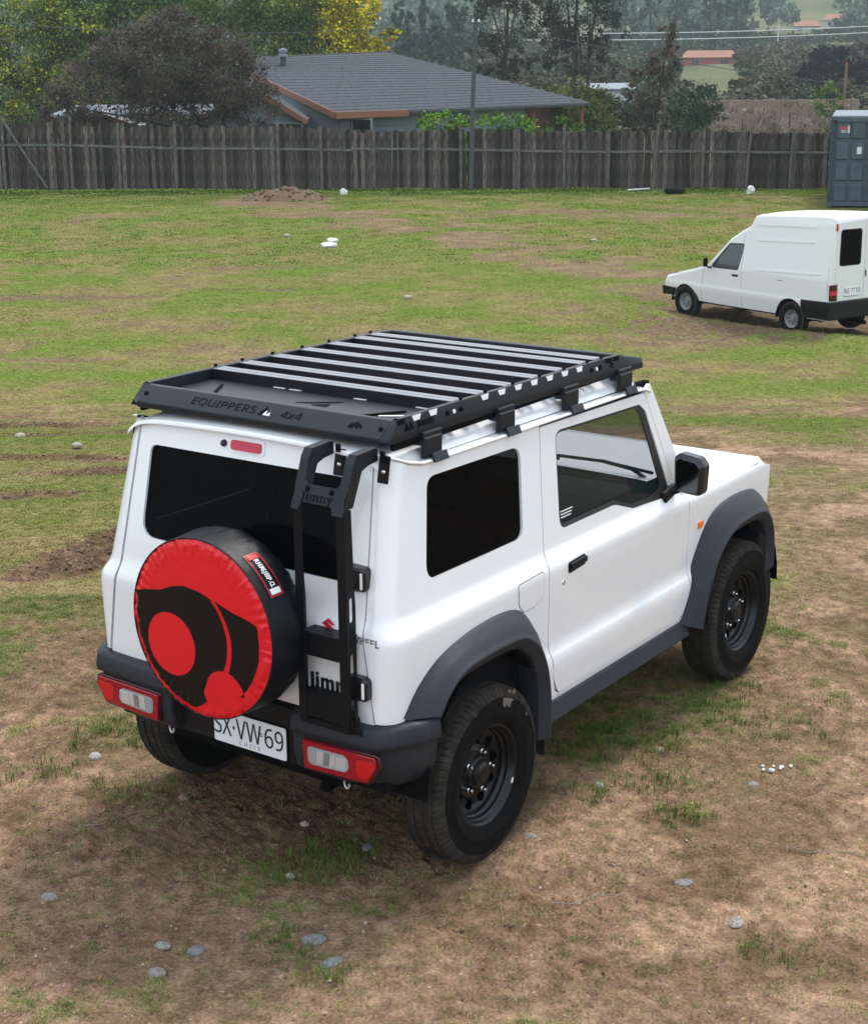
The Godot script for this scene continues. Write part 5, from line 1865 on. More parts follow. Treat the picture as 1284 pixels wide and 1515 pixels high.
func make_wheel(t: Node3D, side: float, axle: float, tyre: Mesh, tread: Mesh, rim: Mesh, extras: Array) -> void:
	var w := Node3D.new()
	w.name = "wheel"
	var k := 0
	while t.has_node(String(w.name)):
		k += 1
		w.name = "wheel_%03d" % k
	t.add_child(w, true)
	w.position = Vector3(0.69 * side, 0.3465, axle)
	w.rotation = Vector3(0.7 + axle, 0, 0)
	if side < 0: w.rotation.y = PI
	part_mesh("tyre", tyre, M.tyre, w)
	part_mesh("tread", tread, M.tread, w)
	part_mesh("rim", rim, M.rim, w)
	for e in extras:
		var o := part_mesh(e[0], e[1], e[2], w)
		o.transform = e[3]


func tyre_mesh(R: float, rr: float, hw: float, segs := 480, pitch := 80, tread := false) -> ArrayMesh:
	var mb := MB.new()
	var prof := PackedVector2Array()   # radius, offset along the axle; inner bead to outer bead
	var sidep := [[rr, hw * 0.80], [rr + 0.008, hw * 0.90], [rr + 0.02, hw * 0.97], [rr + 0.045, hw * 1.0], [rr + 0.047, hw * 1.012], [rr + 0.056, hw * 1.012], [rr + 0.058, hw * 1.0], [rr + (R - rr) * 0.62, hw * 0.985], [R - 0.042, hw * 0.955], [R - 0.040, hw * 0.965], [R - 0.026, hw * 0.93], [R - 0.012, hw * 0.86], [R - 0.005, hw * 0.79], [R - 0.002, hw * 0.70]]
	for q in sidep: prof.append(Vector2(q[0], -q[1]))
	var gr := [0.62, 0.22, -0.22, -0.62]
	gr.reverse()
	var g := 0.006
	for x in gr:
		for q in [[-0.055, 0.0], [-0.045, -g], [0.045, -g], [0.055, 0.0]]:
			prof.append(Vector2(R + q[1] + 0.001 * (1.0 - absf(x)), hw * (x + q[0])))
	for i in range(sidep.size() - 1, -1, -1): prof.append(Vector2(sidep[i][0], sidep[i][1]))
	var cut := 9
	if tread:
		mb.lathe(prof.slice(cut, prof.size() - cut), segs, T(Vector3.ZERO, Vector3(0, 0, -PI / 2)), tread_wob(R, hw, pitch), true)
	else:
		mb.lathe(prof.slice(0, cut + 1), 160, T(Vector3.ZERO, Vector3(0, 0, -PI / 2)))
		mb.lathe(prof.slice(prof.size() - cut - 1), 160, T(Vector3.ZERO, Vector3(0, 0, -PI / 2)))
	return mb.mesh()


func tread_wob(R: float, hw: float, pitch: int) -> Variant:
	var wob := func(p: Vector2, t: float) -> Vector2:
		if p.x < R - 0.043: return p
		var u := p.y / hw
		var ph := t / TAU * pitch
		var d := 0.0
		if absf(u) > 0.55:
			ph += 0.18 * sin(u * 6.0)
			var s := fposmod(ph, 1.0)
			if s < 0.26: d = 0.0065 * (1.0 if p.x > R - 0.03 else 0.45)
		elif absf(u) < 0.29:
			var s2 := fposmod(ph + u * 2.2, 1.0)
			if s2 < 0.2: d = 0.004
		else:
			var s3 := fposmod(ph * 1.0 - u * 1.4, 1.0)
			if s3 < 0.2: d = 0.0045
		return Vector2(p.x - d, p.y)
	return wob


func rim_mesh() -> ArrayMesh:
	# local +x is the outer side after the turn
	var mb := MB.new()
	var xf := T(Vector3.ZERO, Vector3(0, 0, -PI / 2))
	var prof := P2([0.150, -0.085, 0.165, 0.010, 0.168, 0.030, 0.173, 0.034, 0.178, 0.040, 0.178, 0.052, 0.185, 0.058, 0.187, 0.072, 0.193, 0.078, 0.198, 0.080, 0.202, 0.078, 0.203, 0.070])
	var pr := prof.duplicate()
	pr.reverse()
	mb.lathe(pr, 72, xf)
	mb.lathe(P2([0.203, 0.06, 0.19, -0.05, 0.203, -0.085]), 48, xf)
	# pierced disc: polar sheet
	var holes := []
	for i in 10:
		var a := TAU * (i + 0.5) / 10
		var h := PackedVector2Array()
		for j in 14:
			var b := TAU * j / 14
			h.append(Vector2(a + 0.165 * cos(b) * (1.0 + 0.15 * sin(b)), 0.1300 + 0.0245 * sin(b)))
		holes.append(h)
	var disc := func(q: Vector2) -> Vector3:
		var r := q.y
		var x := 0.020 - 0.012 * ss(0.10, 0.115, r) + 0.018 * ss(0.135, 0.166, r) * 0.6 + 0.022 * (1.0 - ss(0.062, 0.072, r))
		return Vector3(x, r * cos(q.x), r * sin(q.x))
	var ring := PackedVector2Array([Vector2(0, 0.045), Vector2(TAU, 0.045), Vector2(TAU, 0.169), Vector2(0, 0.169)])
	mb.panel(ring, holes, disc, Vector2(TAU / 72, 0.0062), 1.0, 0.0)
	for h in holes:
		var hp: PackedVector2Array = h
		for j in hp.size():
			var A: Vector3 = disc.call(hp[j])
			var B: Vector3 = disc.call(hp[(j + 1) % hp.size()])
			mb.quad(B, A, A - Vector3(0.014, 0, 0), B - Vector3(0.014, 0, 0))
	return mb.mesh()


func build_car() -> void:
	var t := thing("off_road_car", "white boxy off-road car with black roof rack and red spare wheel cover", "car", CAR_AT, CAR_TURN)
	var mb: MB
	var gap := 0.0035
	var cell := Vector2(0.035, 0.022)
	# --- quarter panels, doors, fenders, sills on both sides ---
	var arch_r := P2([0.45, 0.28, 0.45, 0.66, 0.31, 0.82, 0.10, 0.875, -0.20, 0.865, -0.335, 0.78, -0.405, 0.60, -0.41, 0.28])
	var arch_f := P2([-1.64, 0.28, -1.69, 0.47, -1.765, 0.60, -1.88, 0.76, -2.02, 0.86, -2.30, 0.865, -2.47, 0.80, -2.60, 0.62, -2.66, 0.28])
	var qwin := round_poly(P2([0.215, 1.542, -0.395, 1.535, -0.355, 1.183, 0.285, 1.183]), 0.055, 6)
	var dwin := round_poly(P2([-0.652, 1.543, -1.350, 1.528, -1.40, 1.49, -1.575, 1.082, -1.225, 1.100, -1.075, 1.150, -0.622, 1.150]), [0.05, 0.03, 0.03, 0.02, 0.06, 0.06, 0.05], 5)
	var door := round_poly(P2([-0.545, 1.578, -1.400, 1.570, -1.615, 1.100, -1.690, 1.035, -1.712, 0.62, -1.655, 0.486, -0.560, 0.486, -0.515, 0.56, -0.497, 0.69, -0.480, 1.02, -0.492, 1.10]), [0.01, 0.03, 0.02, 0.02, 0.05, 0.09, 0.035, 0.03, 0.03, 0.03, 0.03], 5)
	var quarter := PackedVector2Array()
	for q in [[-0.541, 1.585], [-0.488, 1.10], [-0.476, 1.02], [-0.493, 0.69], [-0.511, 0.56], [-0.530, 0.505], [-0.562, 0.4825], [-0.562, 0.44], [-0.43, 0.40]]:
		quarter.append(Vector2(q[0] + gap * 0.4, q[1]))
	quarter.append(Vector2(0.36, 0.70))
	quarter.append(Vector2(0.40, 0.725))
	var ys := [0.725, 0.735, 0.80, 0.90, 1.00, 1.03, 1.05, 1.07, 1.09, 1.11, 1.2, 1.3, 1.4, 1.5, 1.58, 1.62, 1.652]
	for y in ys: quarter.append(Vector2(seam_s(y), y))
	for q in [[0.44, 1.648], [0.38, 1.632], [0.31, 1.606], [0.24, 1.590]]: quarter.append(Vector2(q[0], q[1]))
	var fender := P2([-1.694, 1.030, -1.716, 0.62, -1.66, 0.49, -1.66, 0.46, -2.70, 0.46, -2.80, 0.55, -2.80, 0.96, -2.62, 1.005, -2.50, 1.040, -1.90, 1.058, -1.66, 1.066])
	for sx in [1.0, -1.0]:
		var f := func(q: Vector2) -> Vector3: return side_at(q, 0.0, sx)
		mb = MB.new()
		mb.panel(quarter, [qwin, arch_r], f, cell, -sx, 0.012)
		part("quarter_panel", mb, M.paint, t)
		mb = MB.new()
		mb.panel(qwin, [], func(q: Vector2) -> Vector3: return side_at(q, -0.011, sx), Vector2(0.1, 0.06), -sx)
		part("quarter_window", mb, M.dark_glass, t)
		mb = MB.new()
		mb.panel(door, [dwin], f, cell, -sx, 0.014)
		var dr := part("door", mb, M.paint, t)
		mb = MB.new()
		mb.panel(dwin, [], func(q: Vector2) -> Vector3: return side_at(q, -0.016, sx), Vector2(0.1, 0.06), -sx)
		part("window", mb, M.clear_glass, dr)
		mb = MB.new()
		mb.panel(door, [dwin], func(q: Vector2) -> Vector3: return side_at(q, -0.030, sx), Vector2(0.08, 0.05), -sx)
		part("inner_trim", mb, M.interior, dr)
		mb = MB.new()
		mb.panel(dwin, [P2([-3, 1.17, 3, 1.17, 3, 3, -3, 3])], func(q: Vector2) -> Vector3: return side_at(q, -0.034, sx), Vector2(0.08, 0.05), -sx)
		part("sill_trim", mb, M.interior, dr)
		# rubber surround, wide at the front edge
		mb = MB.new()
		var inner := round_poly(P2([-0.664, 1.531, -1.325, 1.516, -1.365, 1.48, -1.495, 1.13, -1.40, 1.112, -1.228, 1.117, -1.078, 1.166, -0.636, 1.166]), [0.04, 0.03, 0.03, 0.03, 0.03, 0.06, 0.06, 0.04], 5)
		mb.panel(dwin, [inner], func(q: Vector2) -> Vector3: return side_at(q, -0.006, sx), Vector2(0.05, 0.04), -sx, 0.006)
		part("window_seal", mb, M.rubber, dr)
		# handle: dished cup with a bar across it
		mb = MB.new()
		var cup := round_poly(P2([-0.622, 0.974, -0.758, 0.983, -0.758, 1.028, -0.622, 1.020]), 0.014, 4)
		mb.panel(cup, [], func(q: Vector2) -> Vector3: return side_at(q, 0.0022, sx), Vector2(0.05, 0.02), -sx, 0.004)
		mb.panel(round_poly(P2([-0.630, 0.992, -0.750, 1.000, -0.750, 1.024, -0.630, 1.017]), 0.010, 4), [], func(q: Vector2) -> Vector3: return side_at(q, 0.016, sx), Vector2(0.05, 0.02), -sx, 0.014)
		part("handle", mb, M.trim, dr)
		if sx > 0:
			mb = MB.new()
			mb.lathe(P2([0.0, 0.0035, 0.009, 0.0035, 0.0115, 0.0]), 16, T(side_at(Vector2(-0.588, 0.948)), Vector3(0, 0, -PI / 2)))
			part("keyhole", mb, M.chrome, dr)
			# small etched mark and a pale sticker low on the glass
			mb = MB.new()
			for k in 3: mb.panel(P2([-0.66, 1.186 + k * 0.012, -0.74 - k * 0.008, 1.186 + k * 0.012, -0.74 - k * 0.008, 1.191 + k * 0.012, -0.66, 1.191 + k * 0.012]), [], func(q: Vector2) -> Vector3: return side_at(q, -0.0145, sx), Vector2(0.2, 0.2), -sx)
			part("glass_mark", mb, M.pale, dr)
			# fuel lid
			mb = MB.new()
			var lid := round_poly(P2([-0.250, 1.028, -0.440, 1.036, -0.440, 0.935, -0.370, 0.905, -0.290, 0.905, -0.255, 0.945]), 0.015, 4)
			var lid2 := round_poly(P2([-0.2535, 1.0245, -0.4365, 1.0325, -0.4365, 0.937, -0.369, 0.9085, -0.291, 0.9085, -0.2585, 0.946]), 0.014, 4)
			mb.panel(lid2, [], func(q: Vector2) -> Vector3: return side_at(q, 0.0022, sx), Vector2(0.05, 0.03), -sx, 0.003)
			var fl := part("fuel_lid", mb, M.paint, t)
			mb = MB.new()
			mb.panel(lid, [], func(q: Vector2) -> Vector3: return side_at(q, 0.0008, sx), Vector2(0.05, 0.03), -sx)
			part("lid_joint", mb, M.joint, fl)
		mb = MB.new()
		mb.panel(fender, [arch_f], f, cell, -sx, 0.012)
		part("fender", mb, M.paint, t)
		mb = MB.new()
		mb.panel(round_poly(P2([-1.795, 0.872, -1.836, 0.876, -1.836, 0.908, -1.795, 0.904]), 0.008, 3), [], func(q: Vector2) -> Vector3: return side_at(q, 0.008, sx), Vector2(0.03, 0.03), -sx, 0.008)
		part("indicator_lamp", mb, M.amber, t)
		# body sill under the door and its grey cladding
		mb = MB.new()
		mb.panel(P2([-0.565, 0.482, -1.69, 0.482, -1.69, 0.44, -0.565, 0.44]), [], f, Vector2(0.1, 0.02), -sx, 0.01)
		part("sill", mb, M.paint, t)
		mb = MB.new()
		var xf := Transform3D(Basis(Vector3(sx, 0, 0), Vector3(0, 1, 0), Vector3(0, 0, 1)), Vector3.ZERO)
		mb.prism(round_poly(P2([0.62, 0.372, 0.735, 0.372, 0.760, 0.388, 0.742, 0.461, 0.69, 0.461]), [0.0, 0.008, 0.008, 0.006, 0.0], 3), -1.70, -0.40, xf, 0.004)
		part("sill_cladding", mb, M.cladding, t)
		# windscreen pillar
		mb = MB.new()
		var pil := P2([-1.404, 1.572, -1.46, 1.60, -1.735, 1.085, -1.70, 1.055, -1.66, 1.070, -1.619, 1.100])
		mb.panel(pil, [], f, cell, -sx, 0.02)
		part("windscreen_pillar", mb, M.paint, t)
		# flares
		mb = flare(P2([0.474, 0.738, 0.43, 0.795, 0.395, 0.830, 0.309, 0.887, 0.20, 0.925, 0.052, 0.950, -0.12, 0.955, -0.249, 0.932, -0.33, 0.868, -0.373, 0.810, -0.42, 0.72, -0.447, 0.630, -0.463, 0.50, -0.468, 0.372]), P2([0.375, 0.730, 0.355, 0.755, 0.328, 0.785, 0.252, 0.838, 0.169, 0.860, -0.004, 0.868, -0.15, 0.860, -0.212, 0.843, -0.27, 0.803, -0.308, 0.765, -0.342, 0.70, -0.362, 0.635, -0.376, 0.55, -0.380, 0.45, -0.380, 0.374]), Vector2(0, 0.3465), sx)
		part("wheel_arch_flare", mb, M.cladding, t)
		mb = flare(P2([-1.640, 0.452, -1.70, 0.56, -1.742, 0.677, -1.785, 0.76, -1.882, 0.882, -1.988, 0.938, -2.171, 0.955, -2.364, 0.940, -2.44, 0.912, -2.555, 0.83, -2.615, 0.71, -2.625, 0.55]), P2([-1.722, 0.42, -1.761, 0.547, -1.81, 0.640, -1.867, 0.724, -1.963, 0.797, -2.073, 0.838, -2.263, 0.848, -2.370, 0.838, -2.435, 0.802, -2.480, 0.735, -2.502, 0.65, -2.500, 0.52]), Vector2(-2.25, 0.3465), sx)
		part("wheel_arch_flare", mb, M.cladding, t)
		# wheel wells
		for wz in [0.0, -2.25]:
			mb = MB.new()
			var rows := []
			for i in 15:
				var a := PI * i / 14.0
				var row := PackedVector3Array()
				for x in [0.775, 0.60, 0.34]: row.append(Vector3(x * sx, 0.40 + 0.43 * sin(a) * (1.0 if x < 0.77 else 0.985), wz + 0.405 * cos(a)))
				rows.append(row)
			mb.grid(rows)
			for i in 14:
				mb.tri(Vector3(0.34 * sx, 0.35, wz), rows[i][2], rows[i + 1][2])
			part("wheel_well", mb, M.black, t)
		# drip rail
		mb = MB.new()
		var rail := PackedVector3Array()
		rows_rail(mb, sx)
		part("drip_rail", mb, M.paint, t)
		# door mirror
		mb = MB.new()
		var hous := round_poly(P2([0.730, 1.108, 0.866, 1.100, 0.874, 1.240, 0.846, 1.274, 0.748, 1.287, 0.724, 1.262]), 0.034, 6)
		mb.prism(hous, -1.62, -1.53, xf, 0.022)
		var mir := part("door_mirror", mb, M.gloss_black, t)
		mb = MB.new()
		mb.prism(round_poly(P2([0.748, 1.124, 0.852, 1.117, 0.858, 1.234, 0.836, 1.256, 0.758, 1.266, 0.742, 1.250]), 0.022, 5), -1.531, -1.5275, xf, 0.001)
		part("mirror_glass", mb, M.mirror, mir)
		mb = MB.new()
		mb.tube(P3([0.70 * sx, 1.105, -1.545, 0.735 * sx, 1.115, -1.56, 0.775 * sx, 1.135, -1.575]), 0.024, 8, 0.017)
		mb.box(Vector3(0.03, 0.05, 0.12), T(Vector3(0.712 * sx, 1.10, -1.54), Vector3(0.25, 0, 0)), 0.008)
		part("mirror_arm", mb, M.trim, mir)
	# --- tailgate ---
	var og := PackedVector2Array()
	for y in [0.715, 0.80, 1.00, 1.05, 1.10, 1.3, 1.5, 1.60, 1.638]: og.append(Vector2(seam_x(y) - 0.004, y))
	og.append(Vector2(seam_x(1.647) - 0.016, 1.647))
	for i in range(og.size() - 1, -1, -1): og.append(Vector2(-og[i].x, og[i].y))
	var bwin := round_poly(P2([-0.500, 1.553, 0.462, 1.557, 0.505, 1.200, -0.508, 1.204]), [0.035, 0.05, 0.045, 0.07], 6)
	mb = MB.new()
	mb.panel(og, [bwin], tail_at, Vector2(0.04, 0.02), 1.0, 0.012)
	var tg := part("tailgate", mb, M.paint, t)
	mb = MB.new()
	mb.panel(bwin, [], func(q: Vector2) -> Vector3: return tail_at(q, -0.010), Vector2(0.1, 0.06), 1.0)
	part("rear_window", mb, M.dark_glass, tg)
	mb = MB.new()
	mb.panel(round_poly(P2([-0.088, 1.588, 0.058, 1.588, 0.058, 1.624, -0.088, 1.624]), 0.014, 5), [], func(q: Vector2) -> Vector3: return tail_at(q, 0.010), Vector2(0.05, 0.03), 1.0, 0.010)
	part("brake_lamp", mb, M.lens_pink, tg)
	mb = MB.new()
	mb.panel(round_poly(P2([-0.102, 1.576, 0.072, 1.576, 0.072, 1.636, -0.102, 1.636]), 0.02, 5), [], func(q: Vector2) -> Vector3: return tail_at(q, 0.003), Vector2(0.05, 0.03), 1.0, 0.003)
	part("lamp_surround", mb, M.paint, tg)
	mb = MB.new()
	mb.lathe(P2([0.013, 0.0, 0.012, 0.010, 0.006, 0.017, 0.0, 0.018]), 16, T(tail_at(Vector2(-0.126, 1.604)), Vector3(PI / 2, 0, 0)))
	part("washer_nozzle", mb, M.rubber, tg)
	for hy in [1.228, 0.853]:
		mb = MB.new()
		var hx := seam_x(hy)
		var hp := round_poly(P2([hx - 0.098, hy - 0.03, hx - 0.06, hy - 0.045, hx + 0.012, hy - 0.040, hx + 0.012, hy + 0.043, hx - 0.075, hy + 0.045, hx - 0.10, hy + 0.02]), 0.02, 4)
		mb.prism(hp, soft(ZP, hy) - 0.02, soft(ZP, hy) + 0.032, T(Vector3.ZERO), 0.008)
		var hg := part("tailgate_hinge", mb, M.gloss_black, tg)
		mb = MB.new()
		mb.box(Vector3(0.011, 0.060, 0.02), T(Vector3(hx - 0.003, hy, soft(ZP, hy) + 0.0265)), 0.003)
		part("hinge_pin", mb, M.pale, hg)
	text("badge", "Jimny", 0.052, 0.006, M.gloss_black, tg, T(tail_at(Vector2(0.47, 0.835), 0.004)), "Droid Sans", true)
	text("badge", "ZETA-WHEEL", 0.026, 0.003, M.joint, tg, T(tail_at(Vector2(0.572, 1.022), 0.002)), "Droid Sans", true)
	mb = MB.new()
	swirl(mb, 0.030, T(tail_at(Vector2(0.455, 1.045), 0.003)), 0.004)
	part("badge", mb, M.red_gloss, tg)
	# inner structure seen through joints
	mb = MB.new()
	mb.box(Vector3(1.10, 0.46, 0.04), T(Vector3(0, 0.86, 0.455)), 0.01)
	mb.box(Vector3(0.05, 0.9, 0.05), T(Vector3(0.57, 1.15, 0.42), Vector3(-0.1, 0, 0.09)))
	mb.box(Vector3(0.05, 0.9, 0.05), T(Vector3(-0.57, 1.15, 0.42), Vector3(-0.1, 0, -0.09)))
	for sx in [-1.0, 1.0]:
		mb.box(Vector3(0.03, 0.72, 0.16), T(Vector3(0.652 * sx, 1.20, -0.52), Vector3(0, 0, 0.13 * sx)))
		mb.box(Vector3(0.03, 0.56, 2.1), T(Vector3(0.68 * sx, 0.74, -0.66)))
		mb.box(Vector3(0.03, 0.06, 1.9), T(Vector3(0.60 * sx, 1.575, -0.55)))
		mb.box(Vector3(0.03, 0.30, 0.75), T(Vector3(0.69 * sx, 0.84, 0.05)))
	mb.box(Vector3(1.34, 0.05, 3.0), T(Vector3(0, 0.46, -1.0)), 0.01)
	part("inner_shell", mb, M.interior, t)
	# --- roof ---
	mb = MB.new()
	var rr := []
	for i in 41:
		var z := lerpf(-1.43, 0.418, i / 40.0)
		var row := PackedVector3Array()
		for j in 61:
			var s := (j - 30) / 30.0
			var u := signf(s) * (1.0 - pow(1.0 - absf(s), 1.6))
			var x := u * 0.618
			var y := 1.606 + 0.050 * (1.0 - pow(absf(u), 14.0)) + 0.020 * (1.0 - u * u)
			var e := ss(0.30, 0.418, z)
			y -= 0.012 * e * e
			y -= 0.035 * pow(ss(-1.30, -1.43, z), 2.0)
			if absf(u) > 0.9: y -= 0.0
			row.append(Vector3(x, y, z))
		rr.append(row)
	# roll the tail edge down
	var last: PackedVector3Array = rr[40]
	var r1 := PackedVector3Array()
	var r2 := PackedVector3Array()
	for p in last:
		r1.append(p + Vector3(0, -0.004, 0.007))
		r2.append(p + Vector3(0, -0.016, 0.008))
	rr.append(r1); rr.append(r2)
	mb.grid(rr, true)
	part("roof", mb, M.paint, t)
	mb = MB.new()
	mb.box(Vector3(1.16, 0.012, 1.75), T(Vector3(0, 1.597, -0.52)))
	part("headlining", mb, M.headlining, t)
	# --- bonnet ---
	mb = MB.new()
	rr = []
	for i in 31:
		var q := i / 30.0
		var z := lerpf(-1.655, -2.475, q)
		var row := PackedVector3Array()
		for j in 41:
			var s := (j - 20) / 20.0
			var u := signf(s) * (1.0 - pow(1.0 - absf(s), 1.5))
			var x := u * (0.700 - 0.012 * q)
			var y := lerpf(1.112, 1.088, q) - 0.034 * pow(absf(u), 10.0) - 0.012 * u * u
			y -= 0.035 * pow(ss(0.90, 1.0, q), 2.0)
			row.append(Vector3(x, y, z))
		rr.append(row)
	mb.grid(rr)
	part("bonnet", mb, M.paint, t)
	# nose: fender tops between bonnet and grille, grille, lamps, bumper
	mb = MB.new()
	mb.box(Vector3(1.36, 0.075, 0.20), T(Vector3(0, 0.995, -2.565)), 0.03)
	mb.box(Vector3(0.05, 0.03, 0.95), T(Vector3(0.690, 1.045, -2.05)), 0.012)
	mb.box(Vector3(0.05, 0.03, 0.95), T(Vector3(-0.690, 1.045, -2.05)), 0.012)
	part("nose_panel", mb, M.paint, t)
	mb = MB.new()
	mb.box(Vector3(1.20, 0.30, 0.05), T(Vector3(0, 0.85, -2.66)), 0.02)
	for k in 6: mb.box(Vector3(0.05, 0.22, 0.02), T(Vector3(-0.28 + k * 0.112, 0.86, -2.688)), 0.006)
	part("grille", mb, M.trim, t)
	for sx in [-1.0, 1.0]:
		mb = MB.new()
		mb.lathe(P2([0.105, 0.0, 0.105, 0.03, 0.095, 0.035, 0.05, 0.048, 0.0, 0.052]), 28, T(Vector3(0.47 * sx, 0.86, -2.67), Vector3(-PI / 2, 0, 0)))
		part("headlamp", mb, M.lens_clear, t)
	mb = MB.new()
	mb.prism(round_poly(P2([-0.785, -2.42, -0.785, -2.51, -0.66, -2.77, 0.66, -2.77, 0.785, -2.51, 0.785, -2.42]), 0.06, 5), -0.70, -0.44, T(Vector3.ZERO, Vector3(PI / 2, 0, 0)), 0.02)
	part("front_bumper", mb, M.trim, t)
	mb = MB.new()
	mb.box(Vector3(0.03, 0.03, 0.035), T(Vector3(0.772, 0.70, -2.52), Vector3(0, 0.6, 0)), 0.008)
	part("fog_lamp_tip", mb, M.lens_clear, t)
	# --- windscreen, wipers, cowl ---
	mb = MB.new()
	rr = []
	for i in 9:
		var q := i / 8.0
		var row := PackedVector3Array()
		for j in 13:
			var s := (j - 6) / 6.0
			row.append(Vector3(s * lerpf(0.60, 0.665, q), lerpf(1.612, 1.090, q), lerpf(-1.44, -1.700, q) + 0.03 * s * s))
		rr.append(row)
	mb.grid(rr)
	part("windscreen", mb, M.clear_glass, t)
	mb = MB.new()
	mb.box(Vector3(1.36, 0.03, 0.10), T(Vector3(0, 1.075, -1.70)), 0.008)
	part("cowl", mb, M.trim, t)
	for sg in [0.0, 1.0]:
		mb = MB.new()
		var b := Vector3(-0.12 + 0.50 * sg, 1.10, -1.712)
		mb.tube(PackedVector3Array([b + Vector3(0.12, 0.0, 0), b + Vector3(0.05, 0.035, 0.005), b + Vector3(-0.10, 0.055, 0.018)]), 0.009, 6)
		mb.tube(PackedVector3Array([b + Vector3(0.16, 0.03, 0.004), b + Vector3(-0.10, 0.055, 0.02), b + Vector3(-0.34, 0.05, 0.022)]), 0.008, 6)
		part("wiper", mb, M.black, t)
	# --- cabin ---
	mb = MB.new()
	var dash := round_poly(P2([-1.66, 0.62, -1.66, 1.075, -1.36, 1.075, -1.28, 1.03, -1.26, 0.90, -1.30, 0.62]), 0.03, 4)
	mb.prism(dash, -0.62, 0.62, Transform3D(Basis(Vector3(0, 0, 1), Vector3(0, 1, 0), Vector3(-1, 0, 0)), Vector3.ZERO), 0.01)
	var db := part("dashboard", mb, M.dash, t)
	mb = MB.new()
	mb.box(Vector3(0.22, 0.13, 0.03), T(Vector3(0.0, 1.06, -1.265), Vector3(-0.15, 0, 0)), 0.01)
	part("screen", mb, M.gloss_black, db)
	mb = MB.new()
	mb.box(Vector3(0.12, 0.09, 0.03), T(Vector3(0.52, 1.00, -1.272)), 0.02)
	mb.box(Vector3(0.50, 0.02, 0.03), T(Vector3(0.33, 0.92, -1.262)), 0.006)
	part("air_vent", mb, M.pale_grey, db)
	mb = MB.new()
	var ring := PackedVector3Array()
	for i in 33:
		var a := TAU * i / 32.0
		ring.append(Vector3(-0.34 + 0.185 * cos(a), 1.02 + 0.17 * sin(a), -1.10 - 0.075 * sin(a)))
	mb.tube(ring, 0.015, 8)
	mb.box(Vector3(0.34, 0.05, 0.03), T(Vector3(-0.34, 1.02, -1.11), Vector3(-0.4, 0, 0)), 0.01)
	mb.box(Vector3(0.12, 0.12, 0.05), T(Vector3(-0.34, 1.01, -1.12), Vector3(-0.4, 0, 0)), 0.02)
	mb.tube(P3([-0.34, 1.0, -1.12, -0.34, 0.9, -1.4]), 0.03, 8)
	part("steering_wheel", mb, M.black, t)
	for sx in [-1.0, 1.0]:
		mb = MB.new()
		mb.box(Vector3(0.46, 0.16, 0.50), T(Vector3(0.33 * sx, 0.68, -0.72), Vector3(0.1, 0, 0)), 0.05)
		mb.box(Vector3(0.44, 0.56, 0.13), T(Vector3(0.33 * sx, 0.98, -0.42), Vector3(0.22, 0, 0)), 0.05)
		mb.box(Vector3(0.25, 0.17, 0.09), T(Vector3(0.33 * sx, 1.33, -0.345), Vector3(0.15, 0, 0)), 0.035)
		part("front_seat", mb, M.interior, t)
	mb = MB.new()
	mb.box(Vector3(1.08, 0.50, 0.12), T(Vector3(0, 0.95, 0.10), Vector3(0.15, 0, 0)), 0.04)
	part("rear_seat", mb, M.interior, t)
	mb = MB.new()
	mb.box(Vector3(0.22, 0.06, 0.02), T(Vector3(0, 1.52, -1.36)), 0.009)
	part("cabin_mirror", mb, M.black, t)
	# --- rear bumper ---
	mb = MB.new()
	mb.box(Vector3(0.72, 0.24, 0.20), T(Vector3(0, 0.575, 0.430)), 0.012)
	mb.box(Vector3(0.72, 0.03, 0.10), T(Vector3(0, 0.695, 0.515)), 0.01)
	var bp := part("rear_bumper", mb, M.trim, t)
	for sx in [-1.0, 1.0]:
		var xf := Transform3D(Basis(Vector3(sx, 0, 0), Vector3(0, 1, 0), Vector3(0, 0, 1)), Vector3.ZERO)
		mb = MB.new()
		bumper_pod(mb, sx)
		part("bumper_corner", mb, M.cladding, bp)
		mb = MB.new()
		mb.prism(round_poly(P2([0.352, 0.618, 0.700, 0.628, 0.708, 0.585, 0.662, 0.508, 0.362, 0.494]), [0.015, 0.015, 0.02, 0.03, 0.015], 4), 0.575, 0.5905, xf, 0.003)
		var lamp := part("tail_lamp", mb, M.lens_rim, bp)
		mb = MB.new()
		mb.prism(round_poly(P2([0.360, 0.611, 0.690, 0.620, 0.697, 0.585, 0.655, 0.516, 0.369, 0.502]), [0.012, 0.012, 0.02, 0.03, 0.012], 4), 0.590, 0.5975, xf, 0.003)
		part("red_lens", mb, M.lens_red, lamp)
		mb = MB.new()
		mb.prism(round_poly(P2([0.660, 0.600, 0.690, 0.602, 0.690, 0.580, 0.650, 0.530, 0.612, 0.530, 0.602, 0.595]), 0.02, 4), 0.5972, 0.5985, xf, 0.0006)
		part("lens_bright_cell", mb, M.lens_red2, lamp)
		mb = MB.new()
		mb.prism(round_poly(P2([0.386, 0.594, 0.552, 0.598, 0.572, 0.585, 0.574, 0.550, 0.560, 0.534, 0.404, 0.525, 0.389, 0.538]), 0.018, 4), 0.5970, 0.6005, xf, 0.0015)
		part("clear_lens", mb, M.lens_grey, lamp)
		var shades := ["lens_grey", "lens_clear", "lens_mid", "lens_clear", "lens_clear"]
		var xs := [0.393, 0.428, 0.462, 0.489, 0.515, 0.564]
		for k in 5:
			mb = MB.new()
			var a0: float = xs[k] + 0.001
			var a1: float = xs[k + 1] - 0.001
			mb.prism(P2([a0 + 0.003, 0.587, a1 + 0.003, 0.589, a1 - 0.002, 0.541, a0 - 0.002, 0.536]), 0.6003, 0.6018 + 0.0008 * (k % 2), xf, 0.0006)
			part("lens_cell", mb, M[shades[k]], lamp)
	# number plate
	mb = MB.new()
